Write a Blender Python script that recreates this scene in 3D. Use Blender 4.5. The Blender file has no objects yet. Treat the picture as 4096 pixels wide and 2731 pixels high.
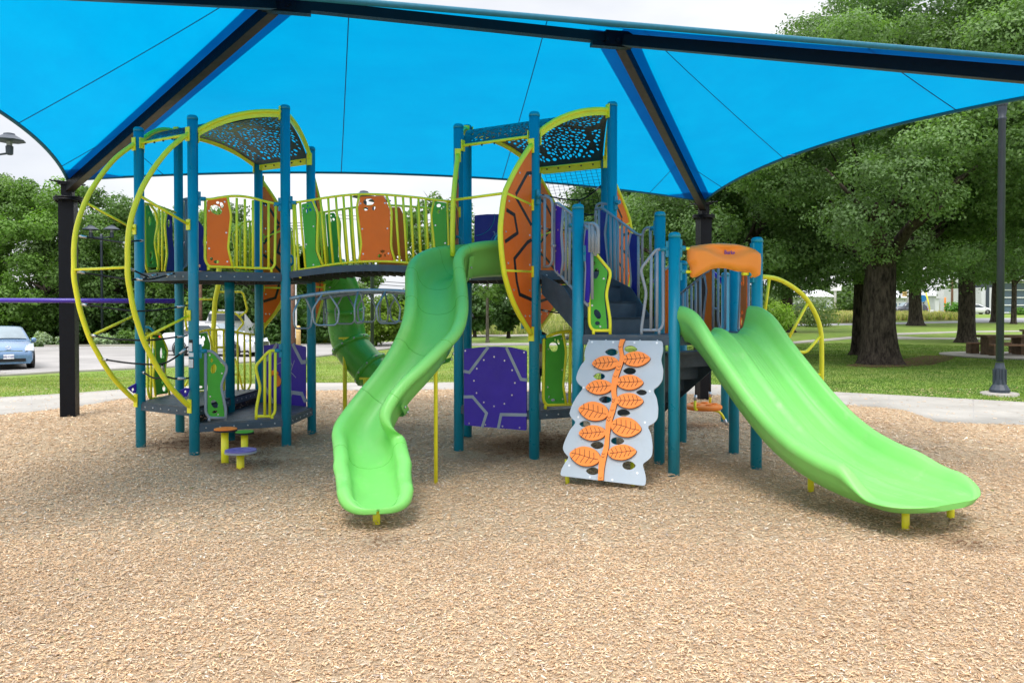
import bpy, math, random
import numpy as np
from mathutils import Vector, Matrix, noise
from mathutils.geometry import delaunay_2d_cdt
random.seed(7); RNG = np.random.default_rng(7)
S = bpy.context.scene
COL = S.collection
pi = math.pi
# ------------------------------------------------------------------ camera
EYE = 1.85; PITCH = math.radians(0.9); F = 3185.0; HOR = 1229.5
PPY = HOR + F*math.tan(PITCH)
cam = bpy.data.cameras.new('camera'); camo = bpy.data.objects.new('camera', cam); COL.objects.link(camo)
cam.sensor_width = 36.0; cam.lens = F/4096*36.0; cam.shift_y = -(1365.5-PPY)/4096
cam.clip_start = 0.1; cam.clip_end = 3000
camo.location = (0, 0, EYE); camo.rotation_euler = (math.radians(90)-PITCH, 0, 0)
S.camera = camo
S.render.resolution_x = 1024; S.render.resolution_y = 682
# ------------------------------------------------------------------ sky and sun (overcast)
SUN_EL, SUN_AZ = math.radians(58), math.radians(196)
w = bpy.data.worlds.new('World'); S.world = w; w.use_nodes = True
nt = w.node_tree; N = nt.nodes; L = nt.links; N.clear()
out = N.new('ShaderNodeOutputWorld'); bg = N.new('ShaderNodeBackground'); bg.inputs['Strength'].default_value = 0.10
sky = N.new('ShaderNodeTexSky'); sky.sky_type = 'NISHITA'; sky.sun_disc = False
sky.sun_elevation = SUN_EL; sky.sun_rotation = SUN_AZ
tc = N.new('ShaderNodeTexCoord'); mp = N.new('ShaderNodeMapping'); mp.inputs['Scale'].default_value = (1, 1, 3.2)
no = N.new('ShaderNodeTexNoise'); no.inputs['Scale'].default_value = 2.1; no.inputs['Detail'].default_value = 8; no.inputs['Roughness'].default_value = .5
cr = N.new('ShaderNodeValToRGB'); e = cr.color_ramp.elements
e[0].position = .40; e[0].color = (3.45, 3.55, 3.8, 1); e[1].position = .60; e[1].color = (4.6, 4.6, 4.6, 1)
sp = N.new('ShaderNodeSeparateXYZ'); mr = N.new('ShaderNodeMapRange')
mr.inputs['From Min'].default_value = 0.42; mr.inputs['From Max'].default_value = .85; mr.inputs['To Min'].default_value = 1.0; mr.inputs['To Max'].default_value = 2.75
vm = N.new('ShaderNodeVectorMath'); vm.operation = 'SCALE'
mx = N.new('ShaderNodeMixRGB'); mx.inputs['Fac'].default_value = .93
L.new(tc.outputs['Generated'], mp.inputs['Vector']); L.new(mp.outputs[0], no.inputs['Vector']); L.new(no.outputs['Fac'], cr.inputs['Fac'])
L.new(tc.outputs['Generated'], sp.inputs[0]); L.new(sp.outputs['Z'], mr.inputs['Value'])
L.new(cr.outputs['Color'], vm.inputs[0]); L.new(mr.outputs[0], vm.inputs['Scale'])
L.new(sky.outputs[0], mx.inputs['Color1']); L.new(vm.outputs[0], mx.inputs['Color2'])
L.new(mx.outputs[0], bg.inputs['Color']); L.new(bg.outputs[0], out.inputs['Surface'])
sl = bpy.data.lights.new('sun', 'SUN'); sl.energy = 1.1; sl.angle = math.radians(24); sl.color = (1, .965, .91)
so = bpy.data.objects.new('sun', sl); COL.objects.link(so)
sd = Vector((math.sin(SUN_AZ)*math.cos(SUN_EL), math.cos(SUN_AZ)*math.cos(SUN_EL), math.sin(SUN_EL)))
so.rotation_euler = sd.to_track_quat('Z', 'Y').to_euler()
S.view_settings.view_transform = 'Standard'; S.view_settings.look = 'None'; S.view_settings.gamma = 1
S.view_settings.exposure = 1.30
S.cycles.max_bounces = 8; S.cycles.transparent_max_bounces = 12
# ------------------------------------------------------------------ photo frames -> source pixels
ZF = dict(s=(0,0,1), z0=(0,0,.57422), z1=(200,380,2.0909), z2=(200,1080,1.8445), z3=(1100,700,2.24), z4=(1700,380,2.091),
          z5=(1700,1080,1.7418), z6=(2500,850,1.7422), z7=(2600,1250,1.68), z8=(1250,950,1.3067), z9=(0,450,1.2543),
          z10=(3000,900,1.96), z11=(0,0,1.12), z12=(2000,0,1.1221), z13=(700,1100,3.1367), z14=(1250,1050,2.6125),
          z15=(2050,700,2.4129), z16=(2050,1200,2.85), z17=(2600,1000,2.24), z18=(3450,1100,3.641), z19=(0,1200,3.92),
          z20=(1600,700,2.24), z21=(3050,0,1.568), z24=(700,1250,3.3364))
def q(z, x, y):
    o = ZF[z]; return (o[0]+x/o[2], o[1]+y/o[2])
def ray(px, py):
    a = (px-2048)/F; b = (PPY-py)/F; c, s = math.cos(PITCH), math.sin(PITCH)
    return Vector((a, c+b*s, -s+b*c))
C0 = Vector((0, 0, EYE))
def W(px, py, Y):
    d = ray(px, py); return C0 + d*(Y/d.y)
def smooth(a, b, x):
    t = min(1, max(0, (x-a)/(b-a))); return t*t*(3-2*t)
def zt(x, y):                       # lie of the land
    if y < 17: return 0.0
    left = smooth(.10, -.14, -(-x/y)) if False else 1-smooth(-.14, .10, x/y)
    return -.36*smooth(17.5, 26, y)*left + .85*smooth(62, 120, y)
def G(px, py, dz=0.0):              # where the ray meets the ground
    d = ray(px, py)
    if d.z > -.004: d.z = -.004
    lo, hi = 1.0, 1.0
    def fz(t):
        p = C0+d*t; return p.z-dz-zt(p.x, p.y)
    while fz(hi) > 0 and hi < 600: hi *= 1.15
    for _ in range(40):
        m = (lo+hi)/2
        if fz(m) > 0: lo = m
        else: hi = m
    p = C0+d*hi; return Vector((p.x, p.y, zt(p.x, p.y)))
def Gq(z, x, y): return G(*q(z, x, y))
def Zat(py, Y):                     # height seen at image row py at depth Y (near x centre)
    return W(2048, py, Y).z
class Plane:                        # a plane in the world; traces photo points onto it
    def __init__(s, O, ex, ey):
        s.O = Vector(O); s.ex = Vector(ex).normalized(); ey = Vector(ey); ey = ey-ey.dot(s.ex)*s.ex; s.ey = ey.normalized(); s.n = s.ex.cross(s.ey)
    def px(s, px, py, off=0):
        d = ray(px, py); t = (s.O+s.n*off-C0).dot(s.n)/d.dot(s.n); return C0+d*t
    def uv(s, p): v = p-s.O; return (v.dot(s.ex), v.dot(s.ey))
    def at(s, u, v, n=0): return s.O+s.ex*u+s.ey*v+s.n*n
    def tr(s, z, pts): return [s.px(*q(z, *p)) for p in pts]
    def tuv(s, z, pts): return [s.uv(p) for p in s.tr(z, pts)]
def VP(P, Q, z=0): return Plane((P[0], P[1], z), (Q[0]-P[0], Q[1]-P[1], 0), (0, 0, 1))
# ------------------------------------------------------------------ materials
def mat(name, col, rough=.5, metal=0.0, var=.12, nscale=6.0, bump=0.0, bscale=80.0, coat=0.0, spec=.5, detail=4):
    m = bpy.data.materials.new(name); m.use_nodes = True; t = m.node_tree; n = t.nodes; l = t.links
    b = n['Principled BSDF']; b.inputs['Roughness'].default_value = rough; b.inputs['Metallic'].default_value = metal
    b.inputs['Specular IOR Level'].default_value = spec
    if coat: b.inputs['Coat Weight'].default_value = coat; b.inputs['Coat Roughness'].default_value = .15
    tcn = n.new('ShaderNodeTexCoord'); nz = n.new('ShaderNodeTexNoise'); nz.inputs['Scale'].default_value = nscale; nz.inputs['Detail'].default_value = detail
    l.new(tcn.outputs['Object'], nz.inputs['Vector'])
    mixn = n.new('ShaderNodeMixRGB'); mixn.inputs['Color1'].default_value = (*[c*(1-var) for c in col], 1); mixn.inputs['Color2'].default_value = (*[min(1, c*(1+var)) for c in col], 1)
    rp = n.new('ShaderNodeMapRange'); rp.inputs['From Min'].default_value = .3; rp.inputs['From Max'].default_value = .7
    l.new(nz.outputs['Fac'], rp.inputs['Value']); l.new(rp.outputs[0], mixn.inputs['Fac']); l.new(mixn.outputs[0], b.inputs['Base Color'])
    n3 = n.new('ShaderNodeTexNoise'); n3.inputs['Scale'].default_value = nscale*2.3; n3.inputs['Detail'].default_value = 7; n3.inputs['Roughness'].default_value = .7; l.new(tcn.outputs['Object'], n3.inputs['Vector'])
    r3 = n.new('ShaderNodeMapRange'); r3.inputs['From Min'].default_value = .3; r3.inputs['From Max'].default_value = .7; r3.inputs['To Min'].default_value = max(.04, rough-.09); r3.inputs['To Max'].default_value = min(1, rough+.13); l.new(n3.outputs['Fac'], r3.inputs['Value']); l.new(r3.outputs[0], b.inputs['Roughness'])
    if bump:
        bn = n.new('ShaderNodeTexNoise'); bn.inputs['Scale'].default_value = bscale; bn.inputs['Detail'].default_value = 3
        l.new(tcn.outputs['Object'], bn.inputs['Vector']); bu = n.new('ShaderNodeBump'); bu.inputs['Strength'].default_value = bump; bu.inputs['Distance'].default_value = .01
        l.new(bn.outputs['Fac'], bu.inputs['Height']); l.new(bu.outputs[0], b.inputs['Normal'])
    return m
M = {}
M['teal'] = mat('teal_powder_coat', (.004, .26, .385), .33, 0, .08, 3, .12, 400)
M['teal_dk'] = mat('teal_clamp', (.004, .26, .385), .38)
M['yellow'] = mat('yellow_powder_coat', (.90, .86, .03), .38, 0, .05, 5, .1, 300)
M['grey'] = mat('grey_powder_coat', (.30, .335, .385), .38, 0, .06, 5, .1, 300)
M['bargrey'] = mat('grey_blue_tube', (.30, .38, .44), .3, .3, .08)
M['orange'] = mat('orange_plastic_panel', (1.0, .17, .002), .5, 0, .06, 5, .25, 260)
M['black'] = mat('black_inlay', (.006, .007, .01), .5)
M['green'] = mat('green_plastic_panel', (.065, .42, .03), .5, 0, .06, 5, .25, 260)
M['purple'] = mat('purple_plastic_panel', (.048, .018, .40), .5, 0, .06, 5, .25, 260)
M['podpurple'] = mat('pale_purple_plastic', (.16, .13, .42), .5)
M['navy'] = mat('navy_plastic_panel', (.010, .018, .24), .5, 0, .06, 5, .25, 260)
M['purpletube'] = mat('purple_tube', (.05, .02, .33), .25, 0, .05)
M['inlaygrey'] = mat('grey_inlay', (.33, .38, .44), .55)
M['slide'] = mat('green_slide_plastic', (.20, .60, .13), .38, 0, .10, 1.6, .05, 120, spec=.45)
def worn(m, dust, lo=.56, hi=.78, amt=.35, sc=(3, 3, 3)):
    t = m.node_tree; n = t.nodes; l = t.links; b = n['Principled BSDF']; src = b.inputs['Base Color'].links[0].from_socket
    tc_ = n.new('ShaderNodeTexCoord'); mp_ = n.new('ShaderNodeMapping'); mp_.inputs['Scale'].default_value = sc; nz = n.new('ShaderNodeTexNoise'); nz.inputs['Scale'].default_value = 2.2; nz.inputs['Detail'].default_value = 12; nz.inputs['Roughness'].default_value = .72
    l.new(tc_.outputs['Object'], mp_.inputs[0]); l.new(mp_.outputs[0], nz.inputs['Vector']); r = n.new('ShaderNodeMapRange'); r.inputs['From Min'].default_value = lo; r.inputs['From Max'].default_value = hi; r.inputs['To Max'].default_value = amt; l.new(nz.outputs['Fac'], r.inputs['Value'])
    mx_ = n.new('ShaderNodeMixRGB'); mx_.inputs['Color2'].default_value = (*dust, 1); l.new(r.outputs[0], mx_.inputs['Fac']); l.new(src, mx_.inputs['Color1']); l.new(mx_.outputs[0], b.inputs['Base Color'])
M['tube_slide'] = mat('dark_green_slide_plastic', (.09, .43, .04), .3, 0, .07, 2.2, .05, 120)
M['hood'] = mat('orange_moulded_plastic', (1.0, .29, .03), .42, 0, .05, 4, .06, 150)
M['leafor'] = mat('orange_leaf_plastic', (.93, .25, .030), .5, 0, .05, 4, .1, 200)
M['wallgrey'] = mat('pale_grey_plastic_sheet', (.40, .46, .52), .5, 0, .04, 3, .2, 260)
M['brown'] = mat('dark_brown_groove', (.07, .03, .02), .7)
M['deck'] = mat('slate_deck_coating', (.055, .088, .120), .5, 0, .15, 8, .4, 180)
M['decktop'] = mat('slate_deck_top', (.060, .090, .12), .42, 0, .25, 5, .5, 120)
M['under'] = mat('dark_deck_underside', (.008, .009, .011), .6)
M['roof'] = mat('dark_teal_perforated_sheet', (.012, .055, .075), .35, 0, .1, 6)
M['rope'] = mat('black_rope', (.006, .008, .009), .75, 0, .2, 60, .6, 300)
M['steel'] = mat('galvanised_steel', (.55, .56, .58), .28, .9, .1, 30)
M['column'] = mat('black_painted_steel', (.003, .004, .007), .38, 0, .2, 10, .3, 250, spec=.18)
M['beam_under'] = mat('dark_brown_steel', (.028, .022, .018), .45)
M['white'] = mat('white_label', (.75, .77, .8), .5)
M['red'] = mat('red_plastic', (.7, .03, .01), .4)
M['lamp'] = mat('dark_blue_grey_lamp_paint', (.030, .042, .062), .42, 0, .1, 6)
M['lampglass'] = mat('lamp_glass', (.25, .26, .28), .2)
M['concrete'] = mat('concrete', (.36, .34, .31), .85, 0, .17, .9, .4, 30, detail=8)
M['asphalt'] = mat('worn_parking_surface', (.33, .315, .305), .85, 0, .16, .35, .3, 20, detail=8)
M['farroad'] = mat('grey_road', (.30, .305, .32), .85, 0, .08, .2)
M['kerb'] = mat('yellow_kerb_paint', (.62, .42, .16), .7)
M['tyre'] = mat('tyre_rubber', (.012, .012, .013), .8)
M['rim'] = mat('alloy_rim', (.5, .51, .53), .3, .8)
M['whitecar'] = mat('white_car_paint', (.68, .69, .72), .2, 0, .02, 3, coat=.6)
M['bluecar'] = mat('light_blue_car_paint', (.12, .22, .38), .25, .25, .04, 3, coat=.7)
M['darkcar'] = mat('dark_grey_car_paint', (.06, .065, .085), .25, .3, .04, 3, coat=.6)
M['glass'] = mat('car_glass', (.05, .065, .075), .08, 0, .05)
M['glasslight'] = mat('windscreen_glass', (.20, .26, .30), .08, 0, .25, 1.2)
M['chrome'] = mat('chrome_trim', (.6, .6, .62), .15, 1)
M['headlight'] = mat('headlight_glass', (.5, .55, .62), .12)
M['blackplastic'] = mat('black_plastic', (.012, .012, .014), .5)
M['wood'] = mat('utility_pole_wood', (.16, .085, .055), .8, 0, .3, 8, .5, 40)
M['stone'] = mat('brown_stone', (.13, .085, .05), .85, 0, .4, 6, .6, 20)
M['plank'] = mat('weathered_plank', (.24, .13, .07), .7, 0, .25, 8)
M['block'] = mat('white_block_wall', (.55, .56, .60), .8, 0, .05, 1)
M['bwin'] = mat('building_glass', (.09, .14, .19), .15)
M['skin'] = mat('skin', (.42, .22, .14), .55)
M['cream'] = mat('cream_shirt', (.62, .52, .33), .8)
M['dkcloth'] = mat('dark_cloth', (.015, .02, .035), .85)
M['hair'] = mat('dark_hair', (.015, .01, .008), .7)
M['bark'] = mat('oak_bark', (.060, .047, .038), .9, 0, .55, 3, 1.0, 14, detail=8)
M['barklight'] = mat('pale_bark', (.20, .18, .15), .9, 0, .3, 3, .6, 14)
M['signblue'] = mat('blue_sign', (.01, .16, .42), .4)
M['signback'] = mat('sign_back', (.55, .56, .58), .5)
worn(M['slide'], (.42, .50, .30)); worn(M['teal'], (.20, .26, .27), .6, .8, .3, (4, 4, 1.2)); worn(M['wallgrey'], (.26, .25, .22), .55, .8, .3); worn(M['decktop'], (.22, .18, .13), .48, .72, .5); worn(M['concrete'], (.22, .20, .17), .5, .75, .55, (.5, .5, .5)); worn(M['asphalt'], (.17, .165, .16), .5, .72, .5, (.12, .3, .3))
M['meshwire'] = mat('black_net_cord', (.008, .012, .012), .7)
def bark_mat(name, c0, c1):
    m = bpy.data.materials.new(name); m.use_nodes = True; n = m.node_tree.nodes; l = m.node_tree.links; b = n['Principled BSDF']; b.inputs['Roughness'].default_value = .95; b.inputs['Specular IOR Level'].default_value = .15
    t = n.new('ShaderNodeTexCoord'); mp = n.new('ShaderNodeMapping'); mp.inputs['Scale'].default_value = (5.5, 5.5, 1.7); nz = n.new('ShaderNodeTexNoise'); nz.inputs['Scale'].default_value = 1.6; nz.inputs['Detail'].default_value = 9; nz.inputs['Roughness'].default_value = .7; nz.inputs['Distortion'].default_value = .4
    l.new(t.outputs['Object'], mp.inputs[0]); l.new(mp.outputs[0], nz.inputs['Vector']); r = n.new('ShaderNodeValToRGB'); e_ = r.color_ramp.elements; e_[0].position = .38; e_[0].color = (*c0, 1); e_[1].position = .62; e_[1].color = (*c1, 1)
    l.new(nz.outputs['Fac'], r.inputs['Fac']); l.new(r.outputs[0], b.inputs['Base Color']); bu = n.new('ShaderNodeBump'); bu.inputs['Strength'].default_value = 1; bu.inputs['Distance'].default_value = .09; l.new(nz.outputs['Fac'], bu.inputs['Height']); l.new(bu.outputs[0], b.inputs['Normal'])
    return m
M['bark'] = bark_mat('oak_bark', (.016, .013, .011), (.088, .072, .058)); M['barklight'] = bark_mat('pale_bark', (.07, .065, .055), (.26, .23, .19))
# ------------------------------------------------------------------ mesh helper
class MB:
    def __init__(s): s.v = []; s.f = []; s.sm = []
    def add(s, vs, fs, smooth=False):
        b = len(s.v); s.v += [tuple(v) for v in vs]; s.f += [tuple(i+b for i in f) for f in fs]; s.sm += [smooth]*len(fs); return s
    def box(s, c, d, rz=0, M3=None):
        hx, hy, hz = d[0]/2, d[1]/2, d[2]/2; R = M3 if M3 is not None else Matrix.Rotation(rz, 3, 'Z'); c = Vector(c)
        vs = [c+R@Vector((x*hx, y*hy, z*hz)) for z in (-1, 1) for x, y in ((-1,-1),(1,-1),(1,1),(-1,1))]
        return s.add(vs, [(3,2,1,0),(4,5,6,7),(0,1,5,4),(1,2,6,5),(2,3,7,6),(3,0,4,7)])
    def beam(s, a, b, wd, ht, up=(0,0,1)):
        a, b = Vector(a), Vector(b); x = (b-a); ln = x.length; x.normalize(); y = Vector(up).cross(x).normalized(); z = x.cross(y)
        R = Matrix((x, y, z)).transposed(); return s.box((a+b)/2, (ln, wd, ht), M3=R)
    def tube(s, pts, r, seg=10, rnd=0, closed=False, caps=True):
        pts = [Vector(p) for p in pts]
        if rnd: pts = fillet(pts, rnd, closed)
        n = len(pts); rs = r if isinstance(r, (list, tuple)) else [r]*n
        vs = []; T0 = None; nx = None
        for i in range(n):
            if closed: t = pts[(i+1) % n]-pts[i-1]
            else: t = pts[min(i+1, n-1)]-pts[max(i-1, 0)]
            if t.length < 1e-9: t = Vector((0, 0, 1))
            t.normalize()
            if nx is None:
                a = Vector((0, 0, 1)) if abs(t.z) < .9 else Vector((1, 0, 0)); nx = (a-a.dot(t)*t).normalized()
            else: nx = (nx-nx.dot(t)*t).normalized()
            ny = t.cross(nx)
            for k in range(seg):
                a = 2*pi*k/seg; vs.append(pts[i]+(nx*math.cos(a)+ny*math.sin(a))*rs[i])
        fs = []
        for i in range(n if closed else n-1):
            j = (i+1) % n
            for k in range(seg):
                k2 = (k+1) % seg; fs.append((i*seg+k, i*seg+k2, j*seg+k2, j*seg+k))
        s.add(vs, fs, True)
        if caps and not closed:
            b = len(s.v)-len(vs); s.f.append(tuple(b+k for k in reversed(range(seg)))); s.f.append(tuple(b+(n-1)*seg+k for k in range(seg))); s.sm += [False, False]
        return s
    def lathe(s, prof, c=(0,0,0), seg=20, rot=None, sm=True, sx=1, sy=1):
        c = Vector(c); vs = []
        for r, z in prof:
            for k in range(seg):
                a = 2*pi*k/seg; v = Vector((r*math.cos(a)*sx, r*math.sin(a)*sy, z)); vs.append(c+(rot@v if rot else v))
        fs = [(i*seg+k, i*seg+(k+1) % seg, (i+1)*seg+(k+1) % seg, (i+1)*seg+k) for i in range(len(prof)-1) for k in range(seg)]
        s.add(vs, fs, sm); b = len(s.v)-len(vs)
        s.f.append(tuple(b+k for k in reversed(range(seg)))); s.f.append(tuple(b+(len(prof)-1)*seg+k for k in range(seg))); s.sm += [False]*2
        return s
    def slab(s, plane, outer, th, holes=(), off=0.0, extra=(), fn=None, sm=False):
        """flat plate: outer / holes are lists of (u,v) in the plane; thickness th, centred on off"""
        tv, tf, loops = cdt(outer, holes, extra)
        g = fn or (lambda u, v, n: plane.at(u, v, n))
        a = [g(x, y, off+th/2) for x, y in tv]; b = [g(x, y, off-th/2) for x, y in tv]; n = len(tv)
        fs = [f for f in tf]+[tuple(n+i for i in reversed(f)) for f in tf]
        s.add(a+b, fs, sm)
        base = len(s.v)-2*n
        for lp in loops:
            m = len(lp)
            for i in range(m):
                p, r_ = lp[i], lp[(i+1) % m]; s.f.append((base+r_, base+p, base+p+n, base+r_+n)); s.sm.append(False)
        return s
    def sweep(s, pts, prof, up=(0,0,1), scales=None, closed_prof=True, sides=None, caps=True, sm=True):
        """sweep profile [(u,v)] along pts, u sideways, v up"""
        n = len(pts); m = len(prof(0) if callable(prof) else prof); vs = []
        for i in range(n):
            if sides is not None: x = Vector(sides[i]).normalized(); t = (pts[min(i+1, n-1)]-pts[max(i-1, 0)]).normalized(); z = x.cross(t).normalized(); z = -z if z.z < 0 else z
            else:
                t = (pts[min(i+1, n-1)]-pts[max(i-1, 0)]).normalized(); x = t.cross(Vector(up)).normalized(); z = x.cross(t).normalized()
            pr = prof(i) if callable(prof) else prof
            for u, v in pr: vs.append(pts[i]+x*u+z*v)
        fs = []
        for i in range(n-1):
            for k in range(m if closed_prof else m-1):
                k2 = (k+1) % m; fs.append((i*m+k, i*m+k2, (i+1)*m+k2, (i+1)*m+k))
        s.add(vs, fs, sm)
        if caps and closed_prof:
            b = len(s.v)-len(vs); s.f.append(tuple(b+k for k in reversed(range(m)))); s.f.append(tuple(b+(n-1)*m+k for k in range(m))); s.sm += [False]*2
        return s
def fillet(pts, r, closed=False):
    n = len(pts); o = []
    for i in range(n):
        if not closed and (i == 0 or i == n-1): o.append(pts[i]); continue
        p, a, b = pts[i], pts[i-1], pts[(i+1) % n]
        da, db = (a-p), (b-p); d = min(r, da.length*.45, db.length*.45)
        if d < 1e-5: continue
        A, B = p+da.normalized()*d, p+db.normalized()*d
        for k in range(5):
            t = k/4; o.append(A*(1-t)**2+p*2*t*(1-t)+B*t*t)
    return o
def spline(pts, n=8, closed=False):
    P = [Vector(p) for p in pts]; o = []; m = len(P)
    for i in range(m if closed else m-1):
        if closed: p0, p1, p2, p3 = P[i-1], P[i], P[(i+1) % m], P[(i+2) % m]
        else: p0, p1, p2, p3 = P[max(i-1, 0)], P[i], P[i+1], P[min(i+2, m-1)]
        for k in range(n):
            t = k/n; o.append(.5*((2*p1)+(p2-p0)*t+(2*p0-5*p1+4*p2-p3)*t*t+(3*p1-p0-3*p2+p3)*t**3))
    if not closed: o.append(P[-1])
    return o
def inpoly(x, y, P):
    c = False; j = len(P)-1
    for i in range(len(P)):
        xi, yi = P[i]; xj, yj = P[j]
        if (yi > y) != (yj > y) and x < (xj-xi)*(y-yi)/(yj-yi+1e-30)+xi: c = not c
        j = i
    return c
def cdt(outer, holes=(), extra=()):
    vs = [Vector(p) for p in outer]; ed = [(i, (i+1) % len(outer)) for i in range(len(outer))]
    for h in holes:
        b = len(vs); vs += [Vector(p) for p in h]; ed += [(b+i, b+(i+1) % len(h)) for i in range(len(h))]
    vs += [Vector(p) for p in extra]
    ov, oe, of, iv, ie, iff = delaunay_2d_cdt(vs, ed, [], 0, 1e-7, True)
    mp_ = {}
    for k, src in enumerate(iv):
        for i in src: mp_[i] = k
    tf = []
    hb = [(min(p[0] for p in h), max(p[0] for p in h), min(p[1] for p in h), max(p[1] for p in h)) for h in holes]
    for f in of:
        cx = sum(ov[i][0] for i in f)/len(f); cy = sum(ov[i][1] for i in f)/len(f)
        if not inpoly(cx, cy, outer): continue
        if any(bb[0] <= cx <= bb[1] and bb[2] <= cy <= bb[3] and inpoly(cx, cy, h) for h, bb in zip(holes, hb)): continue
        tf.append(tuple(f))
    loops = []; b = 0
    for lp in [outer]+list(holes):
        loops.append([mp_.get(b+i, 0) for i in range(len(lp))]); b += len(lp)
    return [(v[0], v[1]) for v in ov], tf, loops
def ell(cx, cy, rx, ry, rot=0, n=16, lens=0):
    c, s_ = math.cos(math.radians(rot)), math.sin(math.radians(rot)); o = []
    for k in range(n):
        a = 2*pi*k/n; x, y = rx*math.cos(a), ry*math.sin(a)
        o.append((cx+x*c-y*s_, cy+x*s_+y*c))
    return o
def mesh_obj(name, verts, faces, smooths, m, parent=None, origin=(0,0,0)):
    me = bpy.data.meshes.new(name); O = Vector(origin)
    me.from_pydata([tuple(Vector(v)-O) for v in verts], [], faces); me.validate(clean_customdata=False)
    if len(me.polygons) == len(smooths): me.polygons.foreach_set('use_smooth', smooths)
    for mm in (m if isinstance(m, (list, tuple)) else [m]): me.materials.append(mm)
    me.update(); o = bpy.data.objects.new(name, me); COL.objects.link(o)
    if parent is not None: o.parent = parent
    return o
ROOT = {}
def thing(name, label, cat, loc=(0,0,0), group=None):
    o = bpy.data.objects.new(name, None); COL.objects.link(o); o.location = loc; o.empty_display_size = .2
    o['label'] = label; o['category'] = cat
    if group: o['group'] = group
    return o
def tag(o, label=None, cat=None, group=None, kind=None):
    for k, v in (('label', label), ('category', cat), ('group', group), ('kind', kind)):
        if v: o[k] = v
    return o
def part(name, mb, m, parent, label=None):
    r = parent
    while r.parent: r = r.parent
    o = mesh_obj(name, mb.v, mb.f, mb.sm, M[m] if isinstance(m, str) else m, parent, r.location)
    if label: o['label'] = label
    return o
def pieces(mb):
    n = len(mb.v); par = list(range(n))
    def find(a):
        while par[a] != a: par[a] = par[par[a]]; a = par[a]
        return a
    for f in mb.f:
        r = find(f[0])
        for i in f[1:]: par[find(i)] = r
    g = {}
    for k, f in enumerate(mb.f): g.setdefault(find(f[0]), []).append(k)
    out_ = []
    for fs in g.values():
        m2 = MB(); ids = {}
        for k in fs:
            for i in mb.f[k]:
                if i not in ids: ids[i] = len(m2.v); m2.v.append(mb.v[i])
            m2.f.append(tuple(ids[i] for i in mb.f[k])); m2.sm.append(mb.sm[k])
        out_.append(m2)
    return out_
def parts(name, mb, m, parent, per=1):
    ps = pieces(mb)
    for i in range(0, len(ps), per):
        m2 = MB()
        for p in ps[i:i+per]: b = len(m2.v); m2.v += p.v; m2.f += [tuple(j+b for j in f) for f in p.f]; m2.sm += p.sm
        part(name, m2, m, parent)
def single(name, mb, m, label=None, cat=None, group=None, kind=None):
    v = mb.v; cx = sum(p[0] for p in v)/len(v); cy = sum(p[1] for p in v)/len(v); cz = min(p[2] for p in v)
    if kind: cx = cy = cz = 0
    o = mesh_obj(name, v, mb.f, mb.sm, M[m] if isinstance(m, str) else m, None, (cx, cy, cz)); o.location = (cx, cy, cz)
    return tag(o, label, cat, group, kind)
def text_mesh(mb, s, plane, u, v, size, th, off):
    cu = bpy.data.curves.new('t', 'FONT'); cu.body = s; cu.size = size; cu.align_x = 'CENTER'; cu.align_y = 'CENTER'; cu.extrude = th/2; cu.resolution_u = 3
    o = bpy.data.objects.new('t', cu); COL.objects.link(o); bpy.context.view_layer.update()
    me = o.to_mesh(); vs = [plane.at(u+p.co.x, v+p.co.y, off+p.co.z) for p in me.vertices]; fs = [tuple(p.vertices) for p in me.polygons]
    mb.add(vs, fs); o.to_mesh_clear(); bpy.data.objects.remove(o); bpy.data.curves.remove(cu)
# ------------------------------------------------------------------ ground materials
def ground_mat(name, stops, scale, detail=10, rough=.95, bump=.5, bs=30, second=None):
    m = bpy.data.materials.new(name); m.use_nodes = True; n = m.node_tree.nodes; l = m.node_tree.links; b = n['Principled BSDF']
    b.inputs['Roughness'].default_value = rough; b.inputs['Specular IOR Level'].default_value = .2
    t = n.new('ShaderNodeTexCoord'); nz = n.new('ShaderNodeTexNoise'); nz.inputs['Scale'].default_value = scale; nz.inputs['Detail'].default_value = detail; nz.inputs['Roughness'].default_value = .65
    l.new(t.outputs['Object'], nz.inputs['Vector']); r = n.new('ShaderNodeValToRGB'); els = r.color_ramp.elements
    while len(els) < len(stops): els.new(.5)
    for e_, (p, c) in zip(els, stops): e_.position = p; e_.color = (*c, 1)
    l.new(nz.outputs['Fac'], r.inputs['Fac']); last = r.outputs['Color']
    if second:
        n2 = n.new('ShaderNodeTexNoise'); n2.inputs['Scale'].default_value = second[0]; n2.inputs['Detail'].default_value = 6; l.new(t.outputs['Object'], n2.inputs['Vector'])
        rr = n.new('ShaderNodeMapRange'); rr.inputs['From Min'].default_value = second[1]; rr.inputs['From Max'].default_value = second[2]; l.new(n2.outputs['Fac'], rr.inputs['Value'])
        mm = n.new('ShaderNodeMixRGB'); l.new(rr.outputs[0], mm.inputs['Fac']); l.new(last, mm.inputs['Color1']); mm.inputs['Color2'].default_value = (*second[3], 1); last = mm.outputs[0]
    l.new(last, b.inputs['Base Color'])
    bn = n.new('ShaderNodeTexNoise'); bn.inputs['Scale'].default_value = bs; bn.inputs['Detail'].default_value = 6; l.new(t.outputs['Object'], bn.inputs['Vector'])
    bu = n.new('ShaderNodeBump'); bu.inputs['Strength'].default_value = bump; bu.inputs['Distance'].default_value = .03; l.new(bn.outputs['Fac'], bu.inputs['Height']); l.new(bu.outputs[0], b.inputs['Normal'])
    return m
M['grass'] = ground_mat('lawn', [(.3, (.09, .17, .025)), (.5, (.16, .25, .04)), (.72, (.26, .30, .09))], 1.1, bump=.9, bs=25, second=(.35, .5, .72, (.20, .22, .07)))
M['lawn_sheet'] = M['grass']
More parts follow.
